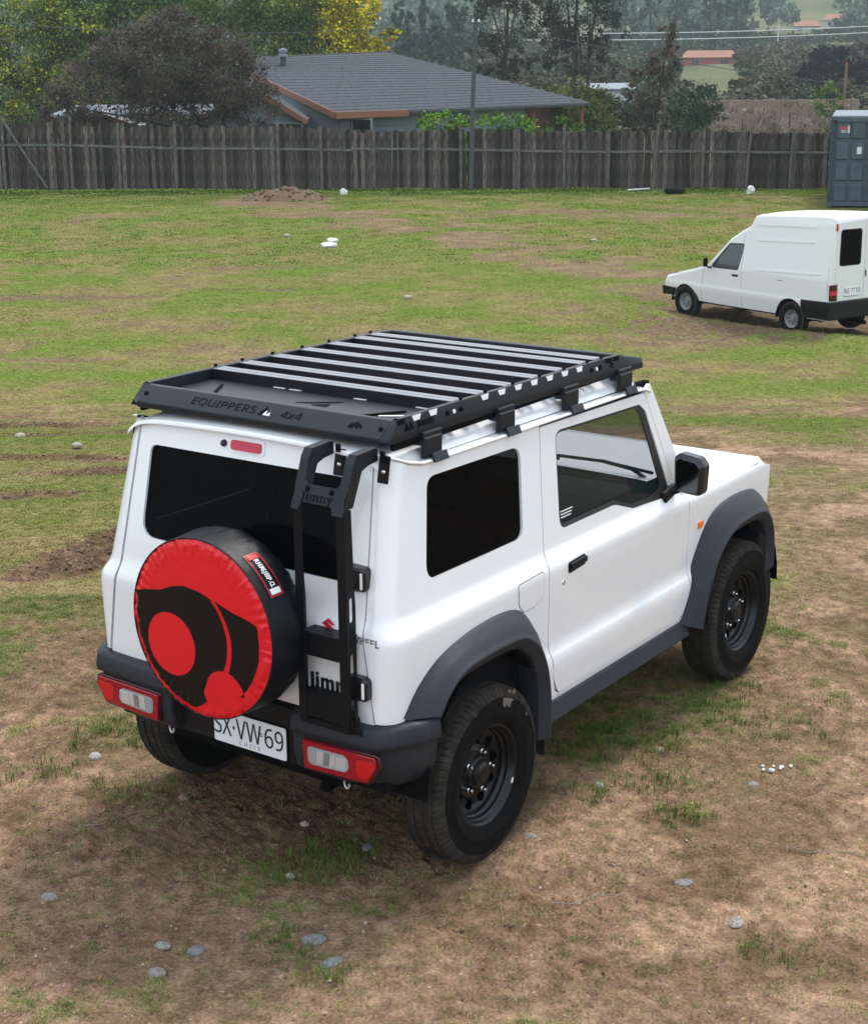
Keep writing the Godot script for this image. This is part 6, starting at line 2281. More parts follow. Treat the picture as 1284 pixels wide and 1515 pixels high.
	mb.prism(round_poly(P2([-0.180, -0.065, 0.180, -0.065, 0.180, 0.065, -0.180, 0.065]), 0.010, 4), 0.0, 0.004, T(Vector3.ZERO), 0.001)
	var plt := part("number_plate", mb, M.plate, t)
	plt.position = Vector3(0.053, 0.532, 0.5345)
	mb = MB.new()
	mb.prism(round_poly(P2([-0.187, -0.072, 0.187, -0.072, 0.187, 0.072, -0.187, 0.072]), 0.012, 4), -0.008, 0.0, T(Vector3.ZERO), 0.001)
	part("plate_frame", mb, M.black, plt)
	text("plate_lettering", "SX·VW", 0.078, 0.0012, M.ink, plt, T(Vector3(-0.061, 0.006, 0.0046)), "Droid Sans", false, 0.80)
	text("plate_lettering", "69", 0.078, 0.0012, M.ink, plt, T(Vector3(0.122, 0.006, 0.0046)), "Droid Sans", false, 0.86)
	text("plate_lettering", "C  H  I  L  E", 0.016, 0.001, M.joint, plt, T(Vector3(0.0, -0.048, 0.0046)), "Droid Sans", false)
	mb = MB.new()
	for q in [[0, 0.0055, 0.013, 0.0025], [0, -0.0055, 0.013, 0.0025], [0.0055, 0, 0.0025, 0.0085], [-0.0055, 0, 0.0025, 0.0085]]:
		mb.box(Vector3(q[2], q[3], 0.001), T(Vector3(0.060 + q[0], 0.012 + q[1], 0.0045)))
	part("plate_square", mb, M.ink, plt)
	# tow hooks
	for sx in [-1.0, 1.0]:
		mb = MB.new()
		var ho := PackedVector3Array()
		for i in 11:
			var a := PI * (0.9 + 1.1 * i / 10.0)
			ho.append(Vector3(0.445 * sx + 0.012 * cos(a), 0.405 + 0.022 * sin(a), 0.450))
		mb.tube(ho, 0.005, 6)
		part("tow_hook", mb, M.lens_clear, t)
	# --- underbody ---
	mb = MB.new()
	mb.box(Vector3(0.9, 0.10, 3.0), T(Vector3(0, 0.42, -1.05)), 0.02)
	mb.tube(P3([-0.62, 0.345, 0, 0.62, 0.345, 0]), 0.042, 10)
	mb.tube(P3([-0.62, 0.345, -2.25, 0.62, 0.345, -2.25]), 0.042, 10)
	mb.ball(Vector3(0.05, 0.34, 0), Vector3(0.13, 0.13, 0.15))
	mb.tube(P3([0.30, 0.33, 0.40, 0.30, 0.36, 0.1, 0.28, 0.40, -0.9]), 0.026, 8)
	part("chassis", mb, M.black, t)
	for sx in [-1.0, 1.0]:
		mb = MB.new()
		mb.box(Vector3(0.18, 0.30, 0.012), T(Vector3(0.68 * sx, 0.42, -0.425), Vector3(-0.08, 0, 0)), 0.004)
		part("mud_flap", mb, M.rubber, t)
		mb = MB.new()
		mb.tube(P3([0.775 * sx, 0.74, -0.335, 0.777 * sx, 0.62, -0.362, 0.778 * sx, 0.50, -0.378, 0.778 * sx, 0.40, -0.381]), 0.004, 6)
		part("arch_edge", mb, M.dusty, t)
	# --- wheels ---
	var ty := tyre_mesh(0.3465, 0.196, 0.0965)
	var tm := tyre_mesh(0.3465, 0.196, 0.0965, 480, 80, true)
	var rm := rim_mesh()
	var cap := MB.new()
	cap.lathe(P2([0.058, 0.028, 0.054, 0.046, 0.050, 0.054, 0.040, 0.056, 0.036, 0.0605, 0.030, 0.062, 0.0, 0.062]), 32, T(Vector3.ZERO, Vector3(0, 0, -PI / 2)))
	var nut := MB.new()
	nut.lathe(P2([0.011, 0.0, 0.011, 0.012, 0.0085, 0.014, 0.0085, 0.024, 0.006, 0.029, 0.0, 0.030]), 6, T(Vector3.ZERO, Vector3(0, 0, -PI / 2)))
	var nm := nut.mesh()
	var sticker := MB.new()
	sticker.box(Vector3(0.0012, 0.016, 0.034), T(Vector3.ZERO))
	var weight := MB.new()
	weight.box(Vector3(0.006, 0.010, 0.022), T(Vector3.ZERO), 0.002)
	var back := MB.new()
	back.lathe(P2([0.14, -0.06, 0.14, 0.0, 0.0, 0.0]), 32, T(Vector3.ZERO, Vector3(0, 0, -PI / 2)))
	var extras := [["hub_cap", cap.mesh(), M.rim, T(Vector3.ZERO)], ["brake_drum", back.mesh(), M.black, T(Vector3(-0.01, 0, 0))]]
	for i in 5:
		var a := TAU * i / 5.0 + 0.25
		extras.append(["wheel_nut", nm, M.chrome, T(Vector3(0.022, 0.082 * cos(a), 0.082 * sin(a)))])
	var a3 := -2.75
	extras.append(["balance_weight", weight.mesh(), M.pale, T(Vector3(0.078, 0.189 * cos(a3), 0.189 * sin(a3)), Vector3(a3, 0, 0))])
	for sx in [1.0, -1.0]:
		for z in [0.0, -2.25]: make_wheel(t, sx, z, ty, tm, rm, extras)
	mb = MB.new()
	for q in [[0.0, 0.298, 0.075, 0.034], [0.11, 0.318, 0.055, 0.022], [-0.11, 0.288, 0.06, 0.020], [0.55, 0.30, 0.03, 0.014], [-0.75, 0.31, 0.05, 0.012]]:
		var a0: float = 1.98 + q[0]
		var blob := PackedVector2Array()
		for k in 12: blob.append(Vector2(a0 + q[2] * cos(TAU * k / 12.0) * rng.randf_range(0.7, 1.2), q[1] + q[3] * sin(TAU * k / 12.0) * rng.randf_range(0.7, 1.2)))
		mb.panel(blob, [], func(p: Vector2) -> Vector3: return Vector3(0.69 + 0.0985 - 0.012 * ss(0.27, 0.335, p.y), 0.3465 + p.y * sin(p.x), p.y * cos(p.x)), Vector2(0.02, 0.01), -1.0)
	part("dried_mud", mb, M.dusty, t).set_meta("kind", "stuff")
	build_rack(t)
	build_ladder(t)
	build_spare(t)


func rows_rail(mb: MB, sx: float) -> void:
	# the drip rail follows the side under the roof and climbs to the tail edge
	var rows := []
	for q in [[-1.45, 1.572, 0.655], [-1.40, 1.590, 0.656], [-1.30, 1.596, 0.656], [-0.6, 1.598, 0.657], [0.15, 1.600, 0.656], [0.24, 1.603, 0.655], [0.31, 1.618, 0.650], [0.37, 1.640, 0.635], [0.408, 1.654, 0.605], [0.424, 1.659, 0.565]]:
		var c := Vector3(q[2], q[1], q[0])
		var row := PackedVector3Array()
		for o in [[-0.06, 0.006], [-0.012, 0.002], [-0.002, 0.0], [0.0, -0.005], [-0.004, -0.010], [-0.05, -0.010]]:
			row.append(Vector3((c.x + o[0]) * sx, c.y + o[1], c.z))
		rows.append(row)
	mb.grid(rows, sx < 0)


func bumper_pod(mb: MB, sx: float) -> void:
	# corner of the rear bumper: horizontal rings from top to bottom, wrapping the corner towards the wheel
	var rows := []
	for lv in [[0.708, -0.045, 0.0], [0.708, -0.018, 0.0], [0.703, -0.003, 0.0], [0.690, 0.006, 0.0], [0.65, 0.010, 0.0], [0.634, 0.007, 0.0], [0.628, -0.006, 0.004], [0.60, -0.008, 0.01], [0.56, -0.006, 0.03], [0.52, -0.014, 0.065], [0.49, -0.022, 0.10], [0.470, -0.04, 0.115], [0.465, -0.07, 0.12]]:
		var y: float = lv[0]
		var o: float = lv[1]
		var cut: float = lv[2]
		var ring := round_poly(P2([0.305, 0.44, 0.305, 0.590 + o, 0.686 - cut + o, 0.588 + o, 0.726 - cut * 0.75 + o, 0.548 + o, 0.776 - cut * 0.4 + o, 0.465, 0.806 - cut * 0.3 + o, 0.372, 0.70, 0.372]), [0.0, 0.015, 0.02, 0.025, 0.02, 0.0, 0.0], 6)
		var row := PackedVector3Array()
		for p in ring: row.append(Vector3(p.x * sx, y + 0.020 * ss(0.45, 0.82, p.x) * ss(0.5, 0.7, y), p.y))
		rows.append(row)
	mb.grid(rows, sx < 0, true)
	var top: PackedVector3Array = rows[0]
	var c := Vector3(0.58 * sx, 0.714, 0.46)
	for j in top.size(): mb.tri(c, top[(j + 1) % top.size()], top[j])
	var bot: PackedVector3Array = rows[rows.size() - 1]
	c.y = 0.465
	for j in bot.size(): mb.tri(c, bot[j], bot[(j + 1) % bot.size()])


func swirl(mb: MB, r: float, xf: Transform3D, d: float) -> void:
	# slanted S-shaped maker's mark
	var p := P2([0.0, 1.0, 0.95, 0.35, 0.45, 0.02, 0.75, -0.2, 0.0, -0.75, -0.35, -0.5, 0.15, -0.15, -0.95, -0.35, 0.0, -1.0])
	for sg in [1.0, -1.0]:
		var h := PackedVector2Array()
		for q in P2([0.0, 1.0, 0.9, 0.30, 0.42, 0.30, 0.0, 0.62, -0.38, 0.32, 0.62, -0.30, 0.30, -0.52, -0.92, 0.30]): h.append(q * r * sg)
		mb.prism(h, d * -0.5, d * 0.5 + 0.0002 * sg, xf)


func build_rack(t: Node3D) -> void:
	var r := Node3D.new()
	r.name = "roof_rack"
	t.add_child(r, true)
	var mb: MB
	for sx in [1.0, -1.0]:
		# side rail: folded plate with sloping face, the front end cut back
		mb = MB.new()
		var rows := []
		for q in [[0.400, 0.0, 1.0], [0.27, 0.0, 1.0], [0.0, 0.0, 1.0], [-0.6, -0.004, 1.0], [-1.16, -0.008, 1.0], [-1.23, -0.010, 0.93], [-1.36, -0.014, 0.55], [-1.425, -0.016, 0.35]]:
			var z: float = q[0]
			var o: float = q[1]
			var k: float = q[2]
			var row := PackedVector3Array()
			var back := 0.0
			if z > 0.38: back = -0.06
			for c in [[0.590, 1.700], [0.590, 1.7625 - (1.0 - k) * 0.05], [0.594, 1.768 - (1.0 - k) * 0.05], [0.607, 1.768 - (1.0 - k) * 0.052], [0.612, 1.765 - (1.0 - k) * 0.052], [0.619, 1.716], [0.620, 1.710], [0.620, 1.690], [0.617, 1.687], [0.610, 1.690]]:
				var zz := z
				if z > 0.38: zz = lerpf(0.398, 0.325, (c[1] - 1.69) / 0.078)
				row.append(Vector3(c[0] * sx, c[1] + o, zz))
			rows.append(row)
		mb.grid(rows, sx < 0)
		var sr := part("side_rail", mb, M.rack, r)
		if sx > 0:
			for q in [[0.225, 1.0], [0.125, 1.0], [-0.205, 1.0], [-0.32, 1.0], [-0.435, 1.0], [-0.55, 1.0], [-0.665, 1.0], [-0.78, 1.0], [-0.895, 1.0], [0.315, 0.0], [-1.13, 0.0], [-1.20, 0.0]]:
				mb = MB.new()
				mb.prism(P2([-0.026, 0.010, -0.017, -0.010, 0.017, -0.010, 0.026, 0.010]), -0.001, 0.0014, rail_face(q[0], 0.80))
				part("rail_slot", mb, M.pale if q[1] > 0.5 else M.black, sr)
			for z in [0.04, -0.045, -0.99, -1.06]:
				mb = MB.new()
				mb.lathe(P2([0.010, -0.001, 0.010, 0.004, 0.0, 0.005]), 8, rail_face(z, 0.45) * T(Vector3.ZERO, Vector3(PI / 2, 0, 0)))
				part("bolt", mb, M.black, sr)
			for z in [0.0, -1.03]:
				mb = MB.new()
				mb.lathe(P2([0.008, -0.001, 0.008, 0.003, 0.0, 0.0035]), 10, rail_face(z, 0.42) * T(Vector3.ZERO, Vector3(PI / 2, 0, 0)))
				part("white_plug", mb, M.pale, sr)
			text("rail_lettering", "Jimny", 0.025, 0.0012, M.engrave, sr, rail_face(0.175, 0.36) * T(Vector3(0, 0, 0.002)), "Droid Serif", true)
			mb = MB.new()
			for k in 2: mb.prism(P2([-0.03 + k * 0.025, -0.014, -0.012 + k * 0.025, 0.016, 0.004 + k * 0.025, -0.014]), -0.001, 0.0012 + k * 0.0004, rail_face(0.275, 0.34))
			part("rail_emblem", mb, M.black, sr)
			mb = MB.new()
			swirl(mb, 0.022, rail_face(-1.155, 0.55), 0.003)
			part("rail_emblem", mb, M.black, sr)
		# lower skirt between the feet
		mb = MB.new()
		mb.box(Vector3(0.02, 0.034, 1.72), T(Vector3(0.606 * sx, 1.684, -0.50), Vector3(0.009, 0, 0)), 0.004)
		part("rail_skirt", mb, M.black, r)
		for z in [0.155, -0.325, -0.80, -1.25]:
			mb = MB.new()
			mb.box(Vector3(0.022, 0.075, 0.105), T(Vector3(0.634 * sx, 1.645, z + 0.01)), 0.004)
			mb.box(Vector3(0.05, 0.05, 0.115), T(Vector3(0.610 * sx, 1.675, z)), 0.004)
			mb.box(Vector3(0.010, 0.034, 0.088), T(Vector3(0.656 * sx, 1.606, z - 0.012), Vector3(0, 0, 0.45 * sx)), 0.002)
			part("rack_foot", mb, M.rack, r)
	# rear and front beams: folded plates
	mb = MB.new()
	var rows2 := []
	for i in 9:
		var x := lerpf(-0.585, 0.585, i / 8.0)
		var row := PackedVector3Array()
		for c in [[0.385, 1.682], [0.395, 1.683], [0.400, 1.687], [0.400, 1.704], [0.397, 1.710], [0.336, 1.757], [0.330, 1.760], [0.312, 1.760], [0.309, 1.755], [0.309, 1.71]]: row.append(Vector3(x, c[1], c[0]))
		rows2.append(row)
	mb.grid(rows2)
	var rb := part("rear_beam", mb, M.rack, r)
	for sx in [-1.0, 1.0]:
		mb = MB.new()
		var row0 := P3([0.583, 1.682, 0.388, 0.585, 1.687, 0.400, 0.585, 1.706, 0.398, 0.585, 1.758, 0.334, 0.583, 1.760, 0.312])
		var row1 := P3([0.617, 1.684, 0.383, 0.621, 1.690, 0.385, 0.621, 1.708, 0.383, 0.613, 1.766, 0.328, 0.607, 1.768, 0.312])
		for p in [row0, row1]:
			for j in p.size(): p[j].x *= sx
		mb.grid([row0, row1], sx < 0)
		part("corner_plate", mb, M.rack, rb)
	var bf := Transform3D(Basis(Vector3(1, 0, 0), Vector3(0, 0.845, -0.534), Vector3(0, 0.534, 0.845)).orthonormalized(), Vector3(0, 1.734, 0.373))
	bf = Transform3D(Basis.from_euler(Vector3(-atan2(0.061, 0.047), 0, 0)), Vector3(0, 1.7335, 0.3665))
	text("beam_lettering", "EQUIPPERS", 0.033, 0.0012, M.engrave, rb, bf * T(Vector3(-0.165, 0.0, 0.001)), "Droid Sans", false, 1.38)
	text("beam_lettering", "4x4", 0.033, 0.0012, M.engrave, rb, bf * T(Vector3(0.165, -0.002, 0.001)), "Droid Sans", false, 1.35)
	mb = MB.new()
	mb.prism(P2([-0.028, -0.018, -0.002, 0.022, 0.006, 0.006, -0.010, -0.018]), -0.001, 0.0022, bf * T(Vector3(0.04, 0, 0)))
	part("beam_emblem", mb, M.black, rb)
	mb = MB.new()
	for k in 2: mb.prism(P2([0.0, -0.018, 0.008 + k * 0.002, 0.004 - k * 0.006, 0.016, -0.018]), -0.001, 0.0022, bf * T(Vector3(0.038 + k * 0.016, 0, 0)))
	part("beam_emblem", mb, M.pale, rb)
	mb = MB.new()
	mb.prism(P2([-0.03, -0.012, -0.022, 0.006, 0.004, 0.016, 0.026, 0.004, 0.030, -0.014, 0.014, -0.004, 0.008, -0.014, -0.004, -0.002, -0.014, -0.014]), -0.001, 0.0022, bf * T(Vector3(0.455, 0, 0)))
	part("beam_emblem", mb, M.black, rb)
	for x in [-0.565, 0.565]:
		mb = MB.new()
		mb.lathe(P2([0.009, -0.002, 0.009, 0.005, 0.0, 0.006]), 8, bf * T(Vector3(x, 0, 0)) * T(Vector3.ZERO, Vector3(PI / 2, 0, 0)))
		part("bolt", mb, M.black, rb)
	mb = MB.new()
	rows2 = []
	for i in 9:
		var x := lerpf(-0.60, 0.60, i / 8.0)
		var row := PackedVector3Array()
		for c in [[-1.225, 1.70], [-1.225, 1.750], [-1.232, 1.755], [-1.260, 1.755], [-1.270, 1.752], [-1.415, 1.690], [-1.415, 1.672]]: row.append(Vector3(x, c[1], c[0]))
		rows2.append(row)
	mb.grid(rows2)
	part("front_beam", mb, M.rack, r)
	# slats: shallow channels, with bolts where they meet the rails
	for z in [-1.09, -0.975, -0.79, -0.605, -0.412, -0.222, -0.062]:
		mb = MB.new()
		var sec := round_poly(P2([-0.034, 0.0, -0.034, 0.048, -0.012, 0.048, -0.010, 0.045, 0.010, 0.045, 0.012, 0.048, 0.034, 0.048, 0.034, 0.0, 0.030, 0.0, 0.030, 0.040, -0.030, 0.040, -0.030, 0.0]), 0.0, 1)
		mb.prism(sec, -0.588, 0.588, T(Vector3(0, 1.713 + 0.004 * (z + 0.4), z), Vector3(0, PI / 2, 0)), 0.0)
		var sl := part("slat", mb, M.rack, r)
		mb = MB.new()
		for q in [-0.0178, 0.0178]: mb.box(Vector3(1.174, 0.0022, 0.031), T(Vector3(0, 1.7625 + 0.004 * (z + 0.4), z + q)))
		part("slat_sheen", mb, M.slat, r).set_meta("kind", "stuff")  # strips added to paint the sky's sheen onto the black slat
		for sx in [-1.0, 1.0]:
			mb = MB.new()
			mb.box(Vector3(0.012, 0.010, 0.016), T(Vector3(0.603 * sx, 1.772 + 0.006 * (z + 0.2), z)), 0.003)
			part("bolt", mb, M.black, sl)
	# solid plate at the tail, with ribs and slots
	mb = MB.new()
	mb.box(Vector3(1.148, 0.006, 0.35), T(Vector3(0, 1.722, 0.135)), 0.001)
	var pl2 := part("rack_plate", mb, M.rack, r)
	for sx in [-1.0, 1.0]:
		mb = MB.new()
		mb.box(Vector3(0.012, 0.009, 0.20), T(Vector3(0.40 * sx, 1.7285, 0.15), Vector3(0, -0.55 * sx, 0)), 0.003)
		part("plate_rib", mb, M.black, pl2)
	mb = MB.new()
	var tri_f := T(Vector3(0.06, 1.7255, 0.10), Vector3(-PI / 2, 0, 0))
	mb.prism(P2([-0.06, -0.055, 0.09, 0.055, 0.085, 0.025, 0.0, -0.035]), 0.0, 0.0016, tri_f)
	mb.prism(P2([0.02, -0.055, 0.075, -0.01, 0.09, -0.055]), 0.0, 0.0018, tri_f)
	part("plate_emblem", mb, M.black, pl2)
	for q in [[-0.23, 0.02], [-0.15, 0.02], [0.17, 0.02], [0.46, 0.02], [0.54, 0.02]]:
		mb = MB.new()
		mb.prism(round_poly(P2([-0.030, -0.009, 0.030, -0.009, 0.030, 0.009, -0.030, 0.009]), 0.007, 3), 0.0, 0.0016, T(Vector3(q[0], 1.7255, q[1] - 0.045), Vector3(-PI / 2, 0, 0)))
		part("plate_slot", mb, M.pale, pl2)
	mb = MB.new()
	mb.prism(round_poly(P2([-0.004, -0.085, 0.006, -0.085, 0.006, 0.085, -0.004, 0.085]), 0.004, 3), 0.0, 0.003, T(Vector3(0.48, 1.7255, 0.13), Vector3(-PI / 2, 0.0, -1.0)))
	part("plate_slot", mb, M.pale, pl2)


func rail_face(z: float, f: float) -> Transform3D:
	# frame on the sloping face of the right rail, x towards the nose, y up the slope
	var p := Vector3(lerpf(0.619, 0.612, f), lerpf(1.716, 1.765, f) - 0.008 * clampf(-z / 1.1, 0, 1), z)
	var y := Vector3(-0.007, 0.049, 0).normalized()
	var x := Vector3(0, 0, -1)
	return Transform3D(Basis(x, y, x.cross(y)), p)


func build_ladder(t: Node3D) -> void:
	var l := Node3D.new()
	l.name = "rear_ladder"
	t.add_child(l, true)
	var mb: MB
	for sx in [0, 1]:
		var x0: float = [0.372, 0.560][sx]
		var x1: float = [0.407, 0.598][sx]
		# front flange
		mb = MB.new()
		mb.prism(P2([x0, 0.70, x1, 0.70, x1, 1.50, x0, 1.50]), 0.612, 0.618, T(Vector3.ZERO), 0.001)
		var rl := part("ladder_rail", mb, M.satin, l)
		# slotted web
		var web := P2([0.566, 0.70, 0.614, 0.70, 0.614, 1.50, 0.58, 1.50, 0.570, 1.2, 0.566, 1.15])
		var slots := []
		for q in [[1.10, 1.19], [1.055, 1.085], [1.01, 1.04], [0.905, 0.985], [0.775, 0.865]]:
			slots.append(round_poly(P2([0.580, q[0], 0.600, q[0], 0.600, q[1], 0.580, q[1]]), 0.009, 4))
		mb = MB.new()
		var xw: float = [0.374, 0.596][sx]
		mb.panel(web, slots, func(q: Vector2) -> Vector3: return Vector3(xw, q.y, q.x), Vector2(0.05, 0.07), -1.0, 0.005)
		part("slotted_web", mb, M.satin, rl)
	# steps
	for y in [1.035, 0.805]:
		mb = MB.new()
		mb.box(Vector3(0.19, 0.085, 0.006), T(Vector3(0.485, y - 0.04, 0.611)), 0.001)
		mb.box(Vector3(0.19, 0.006, 0.075), T(Vector3(0.485, y + 0.002, 0.575)), 0.001)
		var st := part("step", mb, M.satin, l)
		for k in 6:
			mb = MB.new()
			mb.box(Vector3(0.020, 0.003, 0.010), T(Vector3(0.405 + 0.032 * k, y + 0.0065, 0.565 + 0.024 * (k % 2))), 0.001)
			part("grip", mb, M.rack, st)
	# corner gussets under the upper step
	mb = MB.new()
	mb.prism(round_poly(P2([0.372, 0.69, 0.60, 0.69, 0.60, 0.76, 0.372, 0.76]), 0.01, 3), 0.596, 0.610, T(Vector3.ZERO), 0.001)
	mb.box(Vector3(0.24, 0.04, 0.05), T(Vector3(0.485, 0.725, 0.585)), 0.006)
	mb.prism(P2([0.60, 0.69, 0.64, 0.69, 0.60, 0.80]), 0.594, 0.600, T(Vector3.ZERO), 0.001)
	part("base_bracket", mb, M.satin, l)
	# tilted top plate with two arms
	var tilt := Transform3D(Basis.from_euler(Vector3(-0.36, 0, 0)), Vector3(0.485, 1.482, 0.624))
	mb = MB.new()
	var plate := P2([-0.113, 0.0, -0.080, 0.0, -0.076, 0.020, -0.066, 0.028, 0.052, 0.028, 0.062, 0.020, 0.066, 0.0, 0.113, 0.0, 0.113, 0.022, 0.108, 0.060, 0.115, 0.085, 0.115, 0.180, 0.080, 0.180, 0.078, 0.105, 0.066, 0.092, -0.062, 0.092, -0.074, 0.105, -0.078, 0.180, -0.113, 0.180, -0.113, 0.085, -0.108, 0.060, -0.113, 0.030])
	mb.prism(plate, 0.0, 0.007, tilt, 0.001)
	var tp := part("top_plate", mb, M.rack, l)
	text("plate_lettering", "Jimny", 0.030, 0.0012, M.engrave, tp, tilt * T(Vector3(-0.008, 0.050, 0.0078)), "Droid Serif", true, 1.1)
	for x in [-0.055, 0.05]:
		mb = MB.new()
		mb.lathe(P2([0.010, 0.0, 0.010, 0.004, 0.004, 0.006, 0.0, 0.006]), 8, tilt * T(Vector3(x, 0.076, 0.006)) * T(Vector3.ZERO, Vector3(PI / 2, 0, 0)))
		part("bolt", mb, M.black, tp)
	for sx in [-1.0, 1.0]:
		# arm: the plate's ear folds over towards the roof edge, with a deep web on its outer side
		mb = MB.new()
		var top := tilt * Vector3(0.0965 * sx, 0.180, 0.0035)
		var a := Vector3(top.x, top.y, top.z)
		mb.prism(P2([a.z + 0.003, a.y, a.z - 0.02, a.y + 0.030, 0.445, a.y + 0.036, 0.430, a.y + 0.030, 0.430, a.y - 0.012, 0.485, a.y - 0.018, a.z - 0.045, a.y - 0.03, 0.572, 1.505, 0.616, 1.505]), a.x + 0.010, a.x + 0.018, Transform3D(Basis(Vector3(0, 0, 1), Vector3(0, 1, 0), Vector3(-1, 0, 0)), Vector3(2.0 * a.x + 0.028 - 0.0, 0, 0)), 0.001)
		mb.quad(Vector3(a.x - 0.0175, a.y, a.z + 0.0035), Vector3(a.x + 0.0175, a.y, a.z + 0.0035), Vector3(a.x + 0.0175, a.y + 0.030, a.z - 0.02), Vector3(a.x - 0.0175, a.y + 0.030, a.z - 0.02))
		mb.quad(Vector3(a.x - 0.0175, a.y + 0.030, a.z - 0.02), Vector3(a.x + 0.0175, a.y + 0.030, a.z - 0.02), Vector3(a.x + 0.0175, a.y + 0.036, 0.435), Vector3(a.x - 0.0175, a.y + 0.036, 0.435))
		part("hook_arm", mb, M.rack, tp)
		mb = MB.new()
		mb.box(Vector3(0.045, 0.095, 0.008), T(Vector3(a.x + 0.038, 1.610, 0.424), Vector3(-0.2, 0, 0)), 0.002)
		mb.box(Vector3(0.018, 0.03, 0.012), T(Vector3(a.x + 0.036, 1.662, 0.428)), 0.002)
		var br := part("bracket", mb, M.satin, l)
		mb = MB.new()
		mb.lathe(P2([0.009, 0.0, 0.008, 0.006, 0.004, 0.009, 0.0, 0.009]), 8, T(Vector3(a.x + 0.043, 1.604, 0.430), Vector3(PI / 2, 0, 0)))
		part("bolt", mb, M.chrome, br)


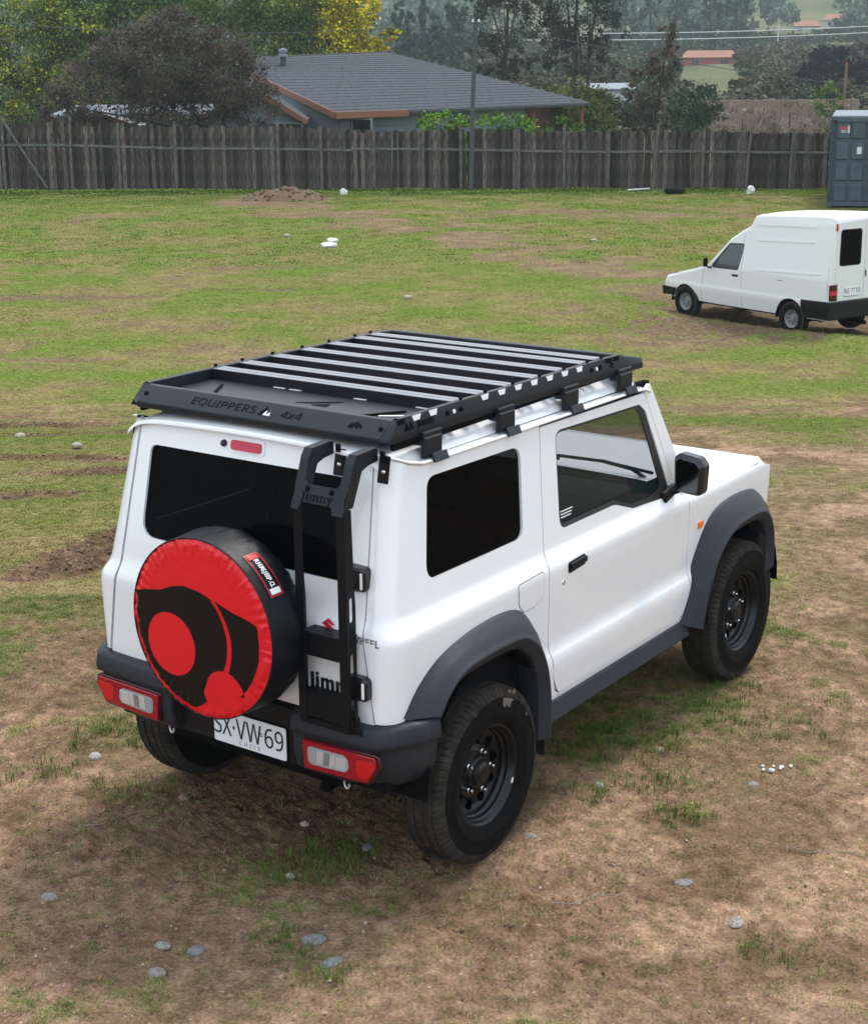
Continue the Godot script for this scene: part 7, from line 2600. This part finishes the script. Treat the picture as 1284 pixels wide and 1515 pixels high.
func build_spare(t: Node3D) -> void:
	var s := Node3D.new()
	s.name = "spare_wheel"
	t.add_child(s, true)
	s.position = Vector3(0.050, 1.016, 0.0)
	var ax := T(Vector3.ZERO, Vector3(PI / 2, 0, 0))
	var nz := FastNoiseLite.new()
	nz.seed = 5
	nz.frequency = 0.9
	var mb := MB.new()
	var prof := PackedVector2Array()
	for i in 25:
		var q := i / 24.0
		var z := lerpf(0.550, 0.756, q)
		var r := 0.292 + 0.050 * sqrt(clampf(1.0 - pow(1.0 - q / 0.42, 2.0), 0.0, 1.0)) if q < 0.42 else 0.342 - 0.006 * (q - 0.42) / 0.58
		prof.append(Vector2(r, z))
	prof.append(Vector2(0.333, 0.761))
	var wob := func(p: Vector2, a: float) -> Vector2:
		var d := Vector3(cos(a), sin(a), 0)
		var back := ss(0.70, 0.58, p.y)
		var w := 0.0016 * nz.get_noise_3dv(Vector3(d.x * 9.0, d.y * 9.0, p.y * 12.0)) + back * 0.010 * nz.get_noise_3dv(Vector3(d.x * 14.0, d.y * 14.0, p.y * 5.0 + 3.0))
		return Vector2(p.x + w, p.y)
	mb.lathe(prof, 180, ax, wob)
	var side := part("cover_side", mb, M.vinyl, s)
	mb = MB.new()
	var ringp := PackedVector3Array()
	for i in 97: ringp.append(Vector3(0.334 * cos(TAU * i / 96.0), 0.334 * sin(TAU * i / 96.0), 0.760))
	mb.tube(ringp, 0.0032, 6)
	part("piping", mb, M.vinyl, side)
	# red face: gathered into fine folds at the rim
	var face := func(q: Vector2) -> Vector3:
		var r := q.length()
		var a := atan2(q.y, q.x)
		var e := ss(0.20, 0.333, r)
		var z := 0.765 + 0.010 * (1.0 - pow(r / 0.334, 2.0))
		z -= 0.006 * pow(ss(0.30, 0.334, r), 2.0)
		z += e * e * (0.0028 * sin(a * 58.0 + 4.0 * nz.get_noise_2d(a * 4.0, 1.0)) * (0.5 + nz.get_noise_2d(a * 3.0, 7.0)) + 0.0055 * nz.get_noise_2d(q.x * 14.0 + q.y * 6.0, q.y * 14.0 - q.x * 20.0))
		z += 0.0014 * nz.get_noise_2d(q.x * 9.0 + 40.0, q.y * 14.0)
		return Vector3(q.x, q.y, z)
	var circ := PackedVector2Array()
	for i in 120: circ.append(Vector2.from_angle(TAU * i / 120.0) * 0.3335)
	mb = MB.new()
	mb.panel(circ, [], face, Vector2(0.006, 0.006), 1.0)
	part("cover_face", mb, M.red_vinyl, s)
	# plain black curved figure printed on the face
	var R := 0.335
	var fig := PackedVector2Array()
	for q in [[-0.96, 0.26], [-0.80, 0.31], [-0.55, 0.35], [-0.38, 0.42], [-0.20, 0.46], [0.0, 0.44], [0.25, 0.37], [0.5, 0.29], [0.72, 0.24]]: fig.append(Vector2(q[0], q[1]) * R)
	for i in 14: fig.append(Vector2.from_angle(lerpf(0.24, -0.88, i / 13.0)) * 0.835 * R)
	for i in 9: fig.append((Vector2(0.33, -0.66) + Vector2.from_angle(lerpf(0.10, 2.9, i / 8.0)) * 0.27) * R)
	for q in [[0.02, -0.70], [0.06, -0.80], [-0.02, -0.86]]: fig.append(Vector2(q[0], q[1]) * R)
	for i in 15: fig.append(Vector2.from_angle(lerpf(-1.72, -3.35, i / 14.0)) * 0.93 * R)
	var disk := PackedVector2Array()
	for i in 28: disk.append((Vector2(-0.42, -0.24) + Vector2.from_angle(TAU * i / 28.0) * 0.36) * R)
	var sick := PackedVector2Array()
	for i in 15: sick.append((Vector2(-0.20, -0.12) + Vector2.from_angle(lerpf(0.85, -0.85, i / 14.0)) * 0.66) * R)
	for i in 15: sick.append((Vector2(-0.235, -0.10) + Vector2.from_angle(lerpf(-0.85, 0.85, i / 14.0)) * 0.635) * R)
	mb = MB.new()
	mb.panel(fig, [disk, sick], func(q: Vector2) -> Vector3: return face.call(q) + Vector3(0, 0, 0.0012), Vector2(0.0072, 0.0072), 1.0)
	part("cover_print", mb, M.black_vinyl, s)
	# label on the side of the cover
	var lab := func(q: Vector2) -> Vector3:
		var rr := 0.3425 + 0.0018
		return Vector3(rr * cos(q.x), rr * sin(q.x), q.y)
	var c0 := 0.50
	var c1 := 1.02
	var red := P2([c0, 0.655, c1, 0.655, c1, 0.722, c0, 0.722])
	mb = MB.new()
	mb.panel(red, [P2([c0 + 0.012, 0.659, c1 - 0.012, 0.659, c1 - 0.012, 0.718, c0 + 0.012, 0.718])], lab, Vector2(0.03, 0.04), -1.0)
	part("label_border", mb, M.red_gloss, side)
	mb = MB.new()
	mb.panel(P2([c1 - 0.075, 0.664, c1 - 0.02, 0.664, c1 - 0.02, 0.713, c1 - 0.075, 0.713]), [], lab, Vector2(0.02, 0.04), -1.0)
	part("label_square", mb, M.red_gloss, side)
	mb = MB.new()
	mb.panel(P2([c0 + 0.022, 0.664, c0 + 0.085, 0.664, c0 + 0.085, 0.713, c0 + 0.022, 0.713]), [], lab, Vector2(0.02, 0.04), -1.0)
	part("label_patch", mb, M.pale, side)
	var words := "FUNDASJEEP.CL"
	for i in words.length():
		var a: float = lerpf(c1 - 0.095, c0 + 0.11, i / 12.0)
		var p: Vector3 = lab.call(Vector2(a, 0.688))
		var zz := Vector3(cos(a), sin(a), 0)
		var x := Vector3(sin(a), -cos(a), 0)
		text("label_lettering", words[i], 0.021, 0.001, M.pale, side, Transform3D(Basis(x, zz.cross(x), zz), p), "Droid Sans", true, 0.72)
	mb = MB.new()
	mb.lathe(P2([0.10, 0.50, 0.10, 0.56, 0.0, 0.56]), 20, ax)
	part("spare_carrier", mb, M.black, s)
